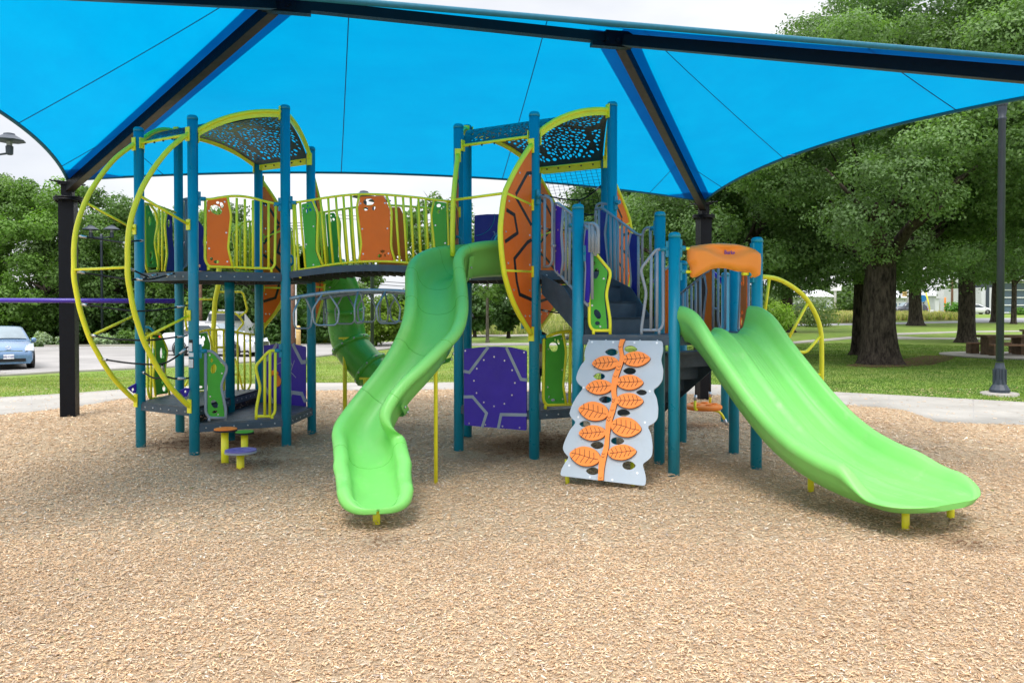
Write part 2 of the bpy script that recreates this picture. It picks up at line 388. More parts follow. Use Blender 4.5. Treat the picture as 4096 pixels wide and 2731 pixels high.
M['field'] = ground_mat('dry_field', [(.3, (.16, .19, .06)), (.55, (.30, .28, .12)), (.75, (.42, .36, .19))], .5, bump=.9)
M['mulch'] = ground_mat('wood_chip_bed', [(.3, (.30, .21, .13)), (.5, (.50, .37, .24)), (.7, (.64, .50, .35))], 45, bump=1.0, bs=60)
# ------------------------------------------------------------------ ground sheets
def terrain():
    ys = [-8, 0, 8, 14, 17]+[17+i*1.0 for i in range(1, 16)]+[34, 38, 44, 52, 60, 64, 70, 76, 82, 88, 94, 100, 106, 112, 118, 124, 140, 200, 400, 900]
    rs = [-3, -1.8, -1.2, -.9, -.75, -.6, -.45, -.3, -.2, -.14, -.11, -.08, -.05, -.02, .01, .04, .07, .10, .15, .3, .5, .7, .9, 1.3, 2, 3]
    mb = MB(); vs = []
    for y in ys:
        for r in rs:
            yy = max(y, 6); vs.append((r*yy, y, zt(r*yy, y)-.012 if y > 12 else -.2))
    n = len(rs); mb.add(vs, [(i*n+k, i*n+k+1, (i+1)*n+k+1, (i+1)*n+k) for i in range(len(ys)-1) for k in range(n-1)], True)
    o = single('ground', mb, 'grass', kind='structure'); return o
terrain()
def drape(name, poly, m, dz, step=1.5, kind='structure', **k):
    P = [(p[0], p[1]) for p in poly]
    # densify
    D = []
    for i in range(len(P)):
        a, b = P[i], P[(i+1) % len(P)]; n = max(1, min(30, int(math.hypot(b[0]-a[0], b[1]-a[1])/step)))
        for j in range(n): D.append((a[0]+(b[0]-a[0])*j/n, a[1]+(b[1]-a[1])*j/n))
    x0, x1 = min(p[0] for p in D), max(p[0] for p in D); y0, y1 = min(p[1] for p in D), max(p[1] for p in D)
    ex = []; nx = min(60, int((x1-x0)/step)+1); ny = min(60, int((y1-y0)/step)+1)
    for i in range(nx):
        for j in range(ny):
            x, y = x0+(i+.5)*(x1-x0)/nx, y0+(j+.5)*(y1-y0)/ny
            if inpoly(x, y, D): ex.append((x, y))
    tv, tf, lp = cdt(D, (), ex); mb = MB(); mb.add([(x, y, zt(x, y)+dz) for x, y in tv], tf, True)
    L_ = lp[0]; b = len(mb.v); mb.add([(tv[i][0], tv[i][1], zt(*tv[i])+dz-.08) for i in L_], [])
    for i in range(len(L_)): mb.f.append((L_[i], L_[(i+1) % len(L_)], b+(i+1) % len(L_), b+i)); mb.sm.append(False)
    return single(name, mb, m, kind=kind, **k)
gp = lambda pts: [G(x, y) for x, y in pts]
near = [(-900,1780),(0,1664),(200,1640),(324,1627),(430,1610),(547,1589),(700,1575),(900,1568),(1265,1563),(1450,1563),(1860,1562),(2110,1562),(2274,1570),(2680,1578),(2990,1592),(3200,1608),(3356,1626),(3500,1634),(3612,1646),(3680,1668),(3749,1693),(3850,1697),(4000,1702),(4300,1712),(5200,1790)]
far = [(-900,1690),(0,1590),(300,1573),(560,1553),(900,1537),(1261,1532),(1600,1530),(2100,1530),(2300,1531),(2700,1533),(3000,1545),(3296,1567),(3600,1582),(4000,1604),(4300,1622),(5200,1690)]
drape('walkway', gp(near)+gp(far)[::-1], 'concrete', .012, 1.2)
def control_joints():
    mb = MB()
    N_, F_ = gp(near), gp(far)
    for px in (120, 420, 760, 1150, 1560, 1990, 2420, 2830, 3260, 3560, 3900):
        def at(L0):
            for a, b in zip(L0, L0[1:]):
                pa, pb = 2048+F*a.x/a.y, 2048+F*b.x/b.y
                if pa <= px <= pb: return a+(b-a)*((px-pa)/(pb-pa))
        a, b = at(N_), at(F_); a = a+(b-a)*.05
        mb.beam(a+Vector((0,0,.0125)), b+Vector((0,0,.0125)), .012, .003)
    single('walkway_joints', mb, 'asphalt', kind='structure')
control_joints()
# parking lot running into a road on the left and centre
lot = gp([(-900,1560),(0,1503),(242,1488),(500,1477),(800,1462),(1003,1448),(1263,1427),(1594,1391),(1900,1383),(2300,1381)])+gp([(2300,1373),(1900,1373),(1613,1366),(1261,1374),(1000,1384),(600,1386),(0,1389),(-900,1392)])
drape('parking_lot', lot, 'asphalt', .012, 2.5)
mb = MB()
for a, b in zip(gp([(0,1391.5),(180,1391),(400,1390),(640,1389)]), gp([(180,1391),(400,1390),(640,1389),(900,1387)])): mb.beam(a+Vector((0,0,.018)), b+Vector((0,0,.018)), .12, .006)
single('parking_line', mb, 'white', kind='structure')
drape('far_path', gp([(1380,1347),(1650,1346),(2300,1344),(2300,1338),(1650,1338.5),(1380,1340)]), 'concrete', .014, 3)
drape('dry_field', gp([(1380,1336),(2300,1334),(3000,1310),(3100,1296),(3000,1262),(2500,1247),(1380,1247),(1150,1262)]), 'field', .02, 6)
drape('tall_grass_verge', gp([(3050,1298),(3430,1292),(3580,1284),(3840,1281),(3860,1262),(3560,1253),(3050,1253)]), 'field', .03, 5)
drape('park_path', gp([(3060,1378),(3148,1377),(3418,1354),(3571,1341),(3830,1330),(4300,1324),(4300,1320),(3830,1325),(3571,1333),(3418,1345),(3148,1368),(3060,1370)]), 'concrete', .014, 2)
drape('park_path_branch', gp([(3430,1358),(3700,1357),(4300,1360),(4300,1354),(3700,1351),(3560,1343),(3430,1350)]), 'concrete', .018, 2)
drape('road', gp([(3050,1306),(3430,1300),(3640,1295),(3840,1291),(4400,1288),(4400,1271),(3840,1273),(3840,1283),(3640,1288),(3430,1293),(3050,1299)]), 'farroad', .016, 4)
drape('bare_soil', gp([(3380,1462),(3500,1470),(3600,1468),(3720,1460),(3800,1440),(3830,1425),(3700,1422),(3620,1436),(3560,1450),(3440,1452)]), ground_mat('bare_soil', [(.35, (.10, .13, .02)), (.5, (.16, .09, .05)), (.7, (.22, .13, .08))], 2.2), .014, 1)
# mulch surface with gentle swells
POSTS = [(-4.86,10.41),(-3.92,9.81),(-2.93,10.32),(-2.88,11.44),(-3.82,12.04),(-4.81,11.52),(-3.87,10.92),(-.68,10.09),(.27,9.49),(1.26,10.01),(-.63,11.21),(.72,8.7),(1.71,9.22),(1.73,8.49),(2.76,8.98),(2.78,9.95),(2.3,10.73),(-1.15,6.73),(3.25,6.58),(3.81,6.91),(2.94,7.84),(-7.4,13.3)]
def mz(x, y):
    pb = 0.0
    for a, b in POSTS:
        d2 = (x-a)**2+(y-b)**2
        if d2 < .25: pb += .034*math.exp(-d2/.022)*(1+.5*math.sin(a*7+math.atan2(y-b, x-a)*2))
    return pb+.022*noise.noise(Vector((x*.55, y*.55, 3.1)))+.014*noise.noise(Vector((x*1.9, y*1.9, .7)))+.008*noise.noise(Vector((x*6, y*6, 2)))+.02-.035*math.exp(-((x+1.05)**2+(y-6.15)**2)/.16)-.035*math.exp(-((x-3.6)**2+(y-6.1)**2)/.3)+.03*math.exp(-((x+1.2)**2+(y-5.4)**2)/.12)+.03*math.exp(-((x-4.1)**2+(y-5.4)**2)/.25)
shade_dark_mulch = [(-3.2, 9.6, 1.2), (-3.9, 11.2, 1.1), (-.15, 9.75, .85), (.45, 10.7, 1.0), (2.5, 12.0, .8), (-4.2, 10.6, .8), (-1.05, 6.3, .28), (3.6, 6.25, .35)]  # shade under decks plus dark churned mulch, painted; moist mulch at slide exits
def shade_dark_amount(x, y): return min(1, sum(math.exp(-((x-a)**2+(y-b)**2)/(r*r*.35)) for a, b, r in shade_dark_mulch))
NB = [(p.x, p.y) for p in gp(near)]
MP = NB+[(16, 2), (9, -4), (-9, -4), (-14, 2)]
def mulch():
    ex = []
    for i in range(150):
        y = -3+i*.16
        for k in range(130):
            x = -13+k*.2+.1*(i % 2)
            if inpoly(x, y, MP): ex.append((x, y))
    tv, tf, lp = cdt(MP, (), ex); mb = MB(); mb.add([(x, y, mz(x, y)) for x, y in tv], tf, True)
    L_ = lp[0]; b = len(mb.v); mb.add([(tv[i][0], tv[i][1], -.06) for i in L_], [])
    for i in range(len(L_)): mb.f.append((L_[i], L_[(i+1) % len(L_)], b+(i+1) % len(L_), b+i)); mb.sm.append(False)
    single('mulch_bed', mb, 'mulch', kind='structure')
mulch()
def attr_mat(name, attr, rough=.8, trans=0.0, spec=.3):
    m = bpy.data.materials.new(name); m.use_nodes = True; n = m.node_tree.nodes; l = m.node_tree.links; b = n['Principled BSDF']
    b.inputs['Roughness'].default_value = rough; b.inputs['Specular IOR Level'].default_value = spec
    a = n.new('ShaderNodeAttribute'); a.attribute_name = attr; l.new(a.outputs['Color'], b.inputs['Base Color'])
    if trans:
        tr = n.new('ShaderNodeBsdfTranslucent'); ms = n.new('ShaderNodeMixShader'); ms.inputs[0].default_value = trans
        sc = n.new('ShaderNodeMixRGB'); sc.blend_type = 'MULTIPLY'; sc.inputs[0].default_value = 1; sc.inputs[2].default_value = (1.25, 1.5, .5, 1); l.new(a.outputs['Color'], sc.inputs[1]); l.new(sc.outputs[0], tr.inputs['Color'])
        l.new(b.outputs[0], ms.inputs[1]); l.new(tr.outputs[0], ms.inputs[2]); l.new(ms.outputs[0], n['Material Output'].inputs['Surface'])
    return m
def fast_mesh(name, V, Fq, colv, m, smooth=False):
    me = bpy.data.meshes.new(name); k = Fq.shape[1]
    me.vertices.add(len(V)); me.vertices.foreach_set('co', V.astype(np.float32).ravel())
    me.loops.add(Fq.size); me.loops.foreach_set('vertex_index', Fq.astype(np.int32).ravel())
    me.polygons.add(len(Fq)); me.polygons.foreach_set('loop_start', (np.arange(len(Fq))*k).astype(np.int32))
    if smooth: me.polygons.foreach_set('use_smooth', np.ones(len(Fq), bool))
    me.update(calc_edges=True)
    if colv is not None:
        a = me.color_attributes.new('tint', 'FLOAT_COLOR', 'POINT'); a.data.foreach_set('color', np.c_[colv, np.ones(len(colv))].astype(np.float32).ravel())
    me.materials.append(m); o = bpy.data.objects.new(name, me); COL.objects.link(o); return o
M['chip'] = attr_mat('wood_chip', 'tint', .85)
def chips():
    R = RNG
    def zone(y0, y1, dens, lo, hi):
        area = .8*(y1**2-y0**2)+3*(y1-y0); n = int(area*dens)
        y = np.sqrt(R.uniform(y0**2, y1**2, n)); x = R.uniform(-1, 1, n)*(.8*y+1.5)
        return x, y, R.uniform(lo, hi, n)
    parts_ = [zone(2.8, 6.2, 4500, .009, .033), zone(6.2, 9.5, 1700, .014, .046), zone(9.5, 20, 420, .024, .070)]
    x = np.concatenate([p[0] for p in parts_]); y = np.concatenate([p[1] for p in parts_]); ln = np.concatenate([p[2] for p in parts_])
    ok = np.array([inpoly(a, b, MP) for a, b in zip(x, y)]); 
    # a few strays on the concrete
    stray = R.uniform(0, 1, len(x)) < .035; ok |= (stray & (y < 18.3))
    x, y, ln = x[ok], y[ok], ln[ok]; n = len(x)
    z0 = np.array([mz(a, b) for a, b in zip(x, y)])
    wd = ln*R.uniform(.12, .36, n); th = R.uniform(.0015, .004, n)
    yaw = R.uniform(0, pi, n); pit = R.normal(0, .15, n); rol = R.normal(0, .24, n)
    c, s_ = np.cos(yaw), np.sin(yaw)
    ax = np.c_[c*np.cos(pit), s_*np.cos(pit), np.sin(pit)]
    sidev = np.c_[-s_, c, np.zeros(n)]; upv = np.cross(ax, sidev)
    sd_ = sidev*np.cos(rol)[:, None]+upv*np.sin(rol)[:, None]; up_ = np.cross(ax, sd_)
    cen = np.c_[x, y, z0+.004+np.abs(np.sin(pit))*ln*.35+R.uniform(0, .010, n)]
    V = np.zeros((n, 8, 3)); tap = R.uniform(.3, 1, n)[:, None]; tap2 = R.uniform(.5, 1, n)[:, None]
    k = 0
    for u, tp in ((-1, tap), (1, tap2)):
        for v, ww in ((-1, -1), (1, -1), (1, 1), (-1, 1)):
            V[:, k] = cen+ax*(u*ln/2)[:, None]+sd_*(v*wd/2)[:, None]*tp+up_*(ww*th/2)[:, None]; k += 1
    f = np.array([(0,1,5,4),(1,2,6,5),(2,3,7,6),(3,0,4,7),(0,3,2,1),(4,5,6,7)])
    Fq = (np.arange(n)[:, None, None]*8+f[None]).reshape(-1, 4)
    pal = np.array([(.58,.40,.235),(.66,.48,.30),(.52,.34,.19),(.74,.60,.42),(.44,.28,.155),(.60,.46,.32),(.42,.33,.25),(.70,.50,.28),(.30,.20,.12),(.78,.70,.58),(.34,.28,.235)])
    pal = pal*.88+pal[:6].mean(0)*.12; pr = np.array([.19,.18,.15,.10,.10,.09,.06,.06,.03,.02,.02]); ci = R.choice(len(pal), n, p=pr/pr.sum())
    co = pal[ci]*R.uniform(.82, 1.12, (n, 1))*np.array([1.20, 1.195, 1.24])
    big = R.uniform(0, 1, n) < .0012; ln[big] = .075; wd_ = None; co[big] = np.array([.30, .22, .13]); co[R.uniform(0, 1, n) < .0006] = np.array([.10, .18, .03]); co *= (1+.14*np.array([noise.noise(Vector((a*.7, b*.7, 4))) for a, b in zip(x, y)]))[:, None]
    d = np.array([shade_dark_amount(a, b) for a, b in zip(x, y)])
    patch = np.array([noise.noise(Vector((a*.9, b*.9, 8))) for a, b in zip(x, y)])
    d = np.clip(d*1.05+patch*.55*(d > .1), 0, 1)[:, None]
    co = co*(1-d)+co*np.array([.36, .30, .27])*d  # chip colour darkened for deck shade, churned and moist mulch
    co = np.clip(co, 0, .9)
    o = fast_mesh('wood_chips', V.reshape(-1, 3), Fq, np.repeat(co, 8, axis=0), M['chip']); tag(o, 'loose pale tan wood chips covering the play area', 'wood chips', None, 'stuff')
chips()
# ------------------------------------------------------------------ shade canopy
def fabric_mat():
    m = bpy.data.materials.new('blue_shade_fabric'); m.use_nodes = True; n = m.node_tree.nodes; l = m.node_tree.links; n.remove(n['Principled BSDF'])
    d = n.new('ShaderNodeBsdfDiffuse'); tr = n.new('ShaderNodeBsdfTranslucent'); ms = n.new('ShaderNodeMixShader'); ms.inputs[0].default_value = .62
    gl = n.new('ShaderNodeBsdfGlossy'); gl.inputs['Roughness'].default_value = .45; ms2 = n.new('ShaderNodeMixShader'); ms2.inputs[0].default_value = .012
    t = n.new('ShaderNodeTexCoord'); mp = n.new('ShaderNodeMapping'); mp.inputs['Scale'].default_value = (1, 1, 6); nz = n.new('ShaderNodeTexNoise'); nz.inputs['Scale'].default_value = .8; nz.inputs['Detail'].default_value = 10; nz.inputs['Roughness'].default_value = .7
    l.new(t.outputs['Object'], mp.inputs[0]); l.new(mp.outputs[0], nz.inputs['Vector'])
    for sh, a, b in ((d, (.0, .20, .50), (.0, .24, .56)), (tr, (.0, .225, .49), (.0, .345, .60))):
        mm = n.new('ShaderNodeMixRGB'); mm.inputs['Color1'].default_value = (*a, 1); mm.inputs['Color2'].default_value = (*b, 1); l.new(nz.outputs['Fac'], mm.inputs['Fac']); l.new(mm.outputs[0], sh.inputs['Color'])
    l.new(d.outputs[0], ms.inputs[1]); l.new(tr.outputs[0], ms.inputs[2]); l.new(ms.outputs[0], ms2.inputs[1]); l.new(gl.outputs[0], ms2.inputs[2]); l.new(ms2.outputs[0], n['Material Output'].inputs['Surface'])
    return m
M['fabric'] = fabric_mat()
M['hem'] = mat('teal_fabric_hem', (.0, .12, .20), .6, 0, .1, 20)
M['seam'] = mat('dark_blue_seam', (.0, .035, .16), .6)
BL, BR = Vector((-7.4, 13.3, 3.97)), Vector((3.82, 15.9, 3.97))
sdir = Vector((.2257, -.9742, 0)); edir = (BR-BL); edir.z = 0; edir.normalize()
FL, FR = BL+sdir*9.1, BR+sdir*9.1; FL.z = FR.z = 3.92
J1, J2 = W(1114, 14, 9.7), W(2473, 160, 10.72); J1.z += .16; J2.z += .16
shade = thing('shade_canopy', 'large bright blue fabric shade canopy on black steel columns above the play structure', 'shade canopy', (-1.8, 10.5, 0))
def panelsurf(A, B, Ta, Tb, sag_in, nu=28, nv=12, belly=.05):
    """A->B eave corners, Ta,Tb top corners. returns grid [v][u]"""
    mid = (A+B)/2; top = (Ta+Tb)/2; inw = (top-mid); inw -= inw.dot((B-A).normalized())*(B-A).normalized(); Ln = inw.length; inw.normalize()
    g = []
    for j in range(nv+1):
        v = j/nv; row = []
        for i in range(nu+1):
            u = i/nu; e_ = A.lerp(B, u)+inw*(sag_in*4*u*(1-u)); t = Ta.lerp(Tb, u); p = e_.lerp(t, v)
            p = p+Vector((0, 0, -belly*4*v*(1-v)*4*u*(1-u)*.5))
            row.append(p)
        g.append(row)
    return g
PAN = {'back': (BL, BR, J1, J2, .62), 'right': (BR, FR, J2, J2, .50), 'left': (FL, BL, J1, J1, .50), 'front': (FR, FL, J2, J1, .62)}
def at_grid(g, u, v):
    nv, nu = len(g)-1, len(g[0])-1; x, y = u*nu, v*nv; i, j = min(int(x), nu-1), min(int(y), nv-1); a, b = x-i, y-j
    return (g[j][i]*(1-a)+g[j][i+1]*a)*(1-b)+(g[j+1][i]*(1-a)+g[j+1][i+1]*a)*b
def strip(g, path, wd, off, n=24):
    """thin band following the panel at uv path"""
    mb = MB(); P = []
    (u0, v0), (u1, v1) = path[0], path[-1]; A_, B_ = at_grid(g, u0, v0), at_grid(g, min(.9999, u1), min(.9999, v1)); dr = B_-A_; nn = Vector((-dr.y, dr.x, 0)).normalized()
    for k in range(n+1):
        v = v0+(v1-v0)*k/n; us = [i/80*.9999 for i in range(81)]; dd = [(at_grid(g, u_, min(.9999, v))-A_).dot(nn) for u_ in us]; best = None
        for i in range(80):
            if dd[i]*dd[i+1] <= 0 and abs(dd[i]-dd[i+1]) > 1e-9: c_ = us[i]+(us[i+1]-us[i])*dd[i]/(dd[i]-dd[i+1]); best = c_ if best is None or abs(c_-(u0+(u1-u0)*k/n)) < abs(best-(u0+(u1-u0)*k/n)) else best
        if best is None: best = us[min(range(81), key=lambda i: abs(dd[i]))]
        P.append(at_grid(g, best, min(.9999, v)))
    P = P; P = [p+Vector((0, 0, -off)) for p in P]
    return P
for nm, (A, B, Ta, Tb, sag) in PAN.items():
    g = panelsurf(A, B, Ta, Tb, sag, belly=.05 if nm == 'front' else .06); mb = MB(); nu = len(g[0])
    mb.add([p for r in g for p in r], [(j*nu+i, j*nu+i+1, (j+1)*nu+i+1, (j+1)*nu+i) for j in range(len(g)-1) for i in range(nu-1)], True)
    po = part('fabric_panel', mb, 'fabric', shade)
    hm = MB(); hm.tube(g[0], .026, 6); part('hem', hm, 'hem', po)
    sm_ = MB()
    if nm in ('back', 'front'): seams = [[(.386, 0), (.193, 1)], [(.633, 0), (.774, 1)], [(.134, 0), (.0, .30)], [(.891, 0), (1, .33)]]
    else: seams = [[(.39, 0), (1, .93)], [(.76, 0), (1, .45)], [(.127, 0), (0, .30)]]
    if nm == 'left': seams = [[(.62, 0), (0, .92)], [(.90, 0), (1, .32)], [(.2, 0), (0, .4)]]
    for s_ in seams: sm_.tube(strip(g, s_, .02, .004), .0065, 4)
    parts('seam', sm_, 'seam', po)
    # doubled reinforcing bands beside the hips
    for (e0, e1) in (((0, 0), (0, 1)), ((1, 0), (1, 1))):
        bd = MB(); m_ = 24; sgn = 1 if e0[0] == 0 else -1; vs = []
        for k in range(m_+1):
            v = k/m_*.985; p = at_grid(g, e0[0], v)
            full = (at_grid(g, .5, v)-p).length+1e-4; du = min(.5, .44/full*.5)
            r_ = at_grid(g, e0[0]+sgn*du, v); vs += [p+Vector((0,0,-.012)), r_+Vector((0,0,-.012))]
        bd.add(vs, [(2*k, 2*k+1, 2*k+3, 2*k+2) for k in range(m_)], True)
        # corner gusset
        gv = []; 
        for k in range(9):
            gv.append(at_grid(g, e0[0]+sgn*.085*(k/8), .085*(1-k/8))+Vector((0,0,-.018)))
        c0 = at_grid(g, e0[0], 0)+Vector((0,0,-.018)); bd.add([c0]+gv, [(0, k+1, k+2) for k in range(8)])
        part('reinforcing_band', bd, 'fabric', po)
def sqtube(mb, a, b, s=.15): mb.beam(a, b, s, s)
down = Vector((0, 0, -.16))
mb = MB(); sqtube(mb, J1+down-edir*.15, J2+down+edir*.15, .125); part('ridge_beam', mb, 'column', shade)
for Cn, J in ((BL, J1), (BR, J2), (FL, J1), (FR, J2)):
    mb = MB(); d = (Cn-J).normalized(); mb.beam(J+down*1.0+d*.12, Cn+down*.9, .13, .14); part('hip_rafter', mb, 'column', shade)
    mb = MB(); up_ = Vector((0,0,1)); nrm = d.cross(up_).cross(d).normalized(); mb.beam(J+down+d*.12-nrm*.073, Cn+down*.9-nrm*.073, .122, .004); 
    r_ = part('rafter_soffit', mb, 'beam_under', bpy.data.objects[[o.name for o in shade.children if o.name.startswith('hip_rafter')][-1]])
for J, sg in ((J1, -1), (J2, 1)):
    mb = MB(); mb.beam(J+down*1.0-edir*.20, J+down*1.0+edir*.20, .16, .19); mb.beam(J+down*1.55-edir*.12*sg-edir*.26, J+down*1.55-edir*.12*sg+edir*.26, .12, .05)
    for k in (-.2, -.05, .12): mb.lathe([(.022, 0), (.022, .02)], J+down+edir*k+Vector((.03,-.11,-.04)), 8, rot=Matrix.Rotation(pi/2, 3, 'X'))
    part('joint_bracket', mb, 'column', shade)
for Cn in (BL, BR, FL, FR):
    mb = MB(); x, y = Cn.x, Cn.y; R0 = math.atan2(edir.y, edir.x); zf = 3.62
    mb.box((x, y, zf/2-.1), (.235, .235, zf+.2), R0); c_ = part('column', mb, 'column', shade)
    mb = MB(); mb.lathe([(.22, zf), (.22, zf+.03)], (x, y, 0), 28); mb.lathe([(.22, zf+.035), (.22, zf+.065)], (x, y, 0), 28)
    for k in range(8): a = k*pi/4; mb.lathe([(.016, zf-.03), (.016, zf+.09)], (x+.18*math.cos(a), y+.18*math.sin(a), 0), 6)
    part('flange', mb, 'column', c_)
    mb = MB(); mb.box((x, y, (zf+Cn.z-.08)/2+.03), (.165, .165, Cn.z-.08-zf), R0); part('upper_stub', mb, 'column', c_)
    mb = MB(); inw = (Vector((-1.8, 10.4, 0))-Vector((x, y, 0))).normalized(); sd = Vector((-inw.y, inw.x, 0))
    mb.box((x, y, Cn.z-.06), (.25, .25, .05), R0)
    for sg in (-1, 1):
        for k in range(3): mb.tube([Vector((x, y, Cn.z-.05))+sd*sg*(.12+.07*k), Vector((x, y, Cn.z-.04))+sd*sg*(.17+.07*k)], .022-.004*k, 8)
    mb.tube([Vector((x, y, Cn.z-.07))-inw*.08, Vector((x, y, Cn.z-.03))-inw*.2], .022, 8); part('cable_clamp', mb, 'steel' if False else 'column', c_)
mb = MB(); bp = at_grid(panelsurf(*PAN['right'][:4], .5), .42, .012); mb.beam(bp+Vector((-.05,.02,-.02)), bp+Vector((.04,-.05,-.03)), .003, .05, up=(1,0,0)); part('care_tag', mb, 'white', shade)
# ------------------------------------------------------------------ play structure
PS = thing('play_structure', 'big climbing structure with blue-green posts, green slides and yellow rails on wood chips', 'play structure', (-1.2, 10.2, 0))
TH = math.radians(207.519); HR = 1.116
def hexa(c): return {k: Vector((c[0]+HR*math.cos(TH+i*pi/3), c[1]+HR*math.sin(TH+i*pi/3), 0)) for i, k in enumerate('ABCDFE')}
CL, CR = Vector((-3.8721, 10.9215, 0)), Vector((.3136, 10.6093, 0))
T1, T2 = hexa(CL), hexa(CR)
H4, H5, H6 = Vector((.72, 8.7, 0)), Vector((1.71, 9.22, 0)), Vector((1.73, 8.49, 0))
P37, P84, H7, P65 = Vector((2.76, 8.976, 0)), Vector((2.78, 9.95, 0)), Vector((2.295, 10.73, 0)), Vector((3.397, 12.687, 0))
PR = .0625
ZD, ZL, ZM = 2.295, .42, .62
def ztop(p, py): return W(2048, py, p.y).z
def post(p, top, z0=-.3, m='teal', label=None):
    mb = MB(); r = PR; mb.lathe([(r, z0), (r, top-.05)], (p.x, p.y, 0), 24)
    o = part('post', mb, m, PS, label)
    c = MB(); c.lathe([(r+.003, top-.055), (r+.003, top-.03), (r*.93, top-.012), (r*.75, top-.002), (r*.3, top+.004), (.001, top+.005)], (p.x, p.y, 0), 24); part('post_cap', c, m, o)
    return o
post(T1['A'], ztop(T1['A'], 510)); PB = post(T1['B'], ztop(T1['B'], 462)); post(T1['C'], ztop(T1['C'], 421)); post(T1['D'], ztop(T1['D'], 587)); post(T1['F'], ztop(T1['F'], 626)); post(T1['E'], ztop(T1['E'], 511.5))
mbc = MB(); mbc.lathe([(PR, -.3), (PR, 1.93), (PR+.004, 1.93), (PR+.004, ZD-.06)], (CL.x, CL.y, 0), 24); part('post', mbc, 'teal', PS)
post(T2['A'], ztop(T2['A'], 497)); post(T2['B'], ztop(T2['B'], 448)); post(T2['C'], ztop(T2['C'], 408.7)); post(T2['D'], ztop(T2['D'], 624)); post(T2['F'], ztop(T2['F'], 655)); post(T2['E'], ztop(T2['E'], 500.5))
post(H4, ztop(H4, 817.6)); post(H5, ztop(H5, 847.7)); post(H6, ztop(H6, 930.4)); post(P37, ztop(P37, 949.9)); post(P84, 2.63); post(H7, ztop(H7, 1044)); post(P65, ztop(P65, 1090))
# labels on the near left post
pl = Plane((T1['B'].x, T1['B'].y-PR-.004, 0), (1, .38, 0), (0, 0, 1))
for (x0, y0, x1, y1), dark in (((205,810,265,962), 1), ((198,975,274,1026), 0), ((196,1043,281,1170), 1)):
    a, b = pl.tuv('z13', [(x0, y1), (x1, y0)]); pw = b[0]-a[0]; ph = b[1]-a[1]
    def cyl(u, v, n, cx=T1['B'].x, cy=T1['B'].y): ang = math.radians(-105)+(u-(a[0]+b[0])/2)/PR; return Vector((cx+(PR+n)*math.cos(ang), cy+(PR+n)*math.sin(ang), v))
    mb = MB(); ex = [(a[0]+pw*i/5, a[1]+ph*j/3) for i in range(1, 5) for j in range(1, 3)]
    mb.slab(None, [(a[0]+pw*t, a[1]) for t in (0, .25, .5, .75, 1)]+[(a[0]+pw*t, b[1]) for t in (1, .75, .5, .25, 0)], .002, fn=cyl, off=.002)
    st = part('sticker', mb, 'black' if dark else 'white', PB)
    if dark:
        mb = MB(); e_ = .1*pw; top_ = b[1]-ph*(.27 if y0 == 810 else .09)
        mb.slab(None, [(a[0]+e_+(pw-2*e_)*t, a[1]+e_) for t in (0, .25, .5, .75, 1)]+[(a[0]+e_+(pw-2*e_)*t, top_) for t in (1, .75, .5, .25, 0)], .002, fn=cyl, off=.0045); part('sticker_field', mb, 'white', PB)
# ---------------- decks
def shrink(P, d):
    n = len(P); o = []
    for i in range(n):
        a, p, b = P[i-1], P[i], P[(i+1) % n]; u, v = (p-a).normalized(), (b-p).normalized(); n1, n2 = Vector((-u.y, u.x, 0)), Vector((-v.y, v.x, 0)); m_ = (n1+n2).normalized(); k = d/max(.3, m_.dot(n1)); o.append(p+m_*k)
    return o
XY = Plane((0, 0, 0), (1, 0, 0), (0, 1, 0))
def deck(P, z, th=.085, name='deck', ribs=True, ins=-.02):
    P = [Vector((p.x, p.y, 0)) for p in P]; Q = shrink(P, ins)
    mb = MB(); mb.slab(Plane((0, 0, z-.012), (1, 0, 0), (0, 1, 0)), [(p.x, p.y) for p in Q], .024); o = part(name, mb, 'decktop', PS)
    mb = MB(); n = len(P); R0 = shrink(P, ins+.004)
    for i in range(n):
        a, b = R0[i], R0[(i+1) % n]; d = (b-a).normalized(); mb.beam(a+d*.05+Vector((0,0,z-.024-th/2)), b-d*.05+Vector((0,0,z-.024-th/2)), .03, th)
    part('edge_beam', mb, 'deck', o)
    bo = MB()
    for i in range(n):
        a, b = Q[i], Q[(i+1) % n]; d = (b-a); k = max(3, int(d.length/.16)); nn = Vector((d.y, -d.x, 0)).normalized()
        for j in range(1, k): bo.lathe([(.011, 0), (.011, .012), (.004, .016)], a+d*(j/k)+nn*.006+Vector((0,0,z-.06)), 8, rot=Vector((0,0,1)).rotation_difference(nn).to_matrix())
    part('bolts', bo, 'steel', o)
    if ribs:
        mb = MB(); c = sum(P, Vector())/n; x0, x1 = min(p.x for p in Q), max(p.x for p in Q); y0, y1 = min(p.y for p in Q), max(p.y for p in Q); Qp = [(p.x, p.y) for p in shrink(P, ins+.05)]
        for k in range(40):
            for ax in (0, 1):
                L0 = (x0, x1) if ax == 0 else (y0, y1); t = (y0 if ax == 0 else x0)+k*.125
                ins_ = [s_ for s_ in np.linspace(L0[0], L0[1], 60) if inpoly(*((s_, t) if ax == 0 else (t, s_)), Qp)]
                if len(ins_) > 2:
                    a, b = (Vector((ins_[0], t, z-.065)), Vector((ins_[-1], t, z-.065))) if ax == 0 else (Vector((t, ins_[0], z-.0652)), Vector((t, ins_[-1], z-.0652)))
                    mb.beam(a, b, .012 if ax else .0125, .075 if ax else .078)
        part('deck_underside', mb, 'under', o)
    return o
deck([T1[k] for k in 'ABCDFE'], ZD); deck([T2[k] for k in 'ABCDFE'], ZD)
deck([T1[k] for k in 'ABFE'], ZM, ribs=False); deck([T1[k] for k in 'BCDF'], ZL, ribs=False); deck([T2[k] for k in 'ABCDFE'], ZM, ribs=False)
deck([H4, H6, P37, P84, H5], 1.555)
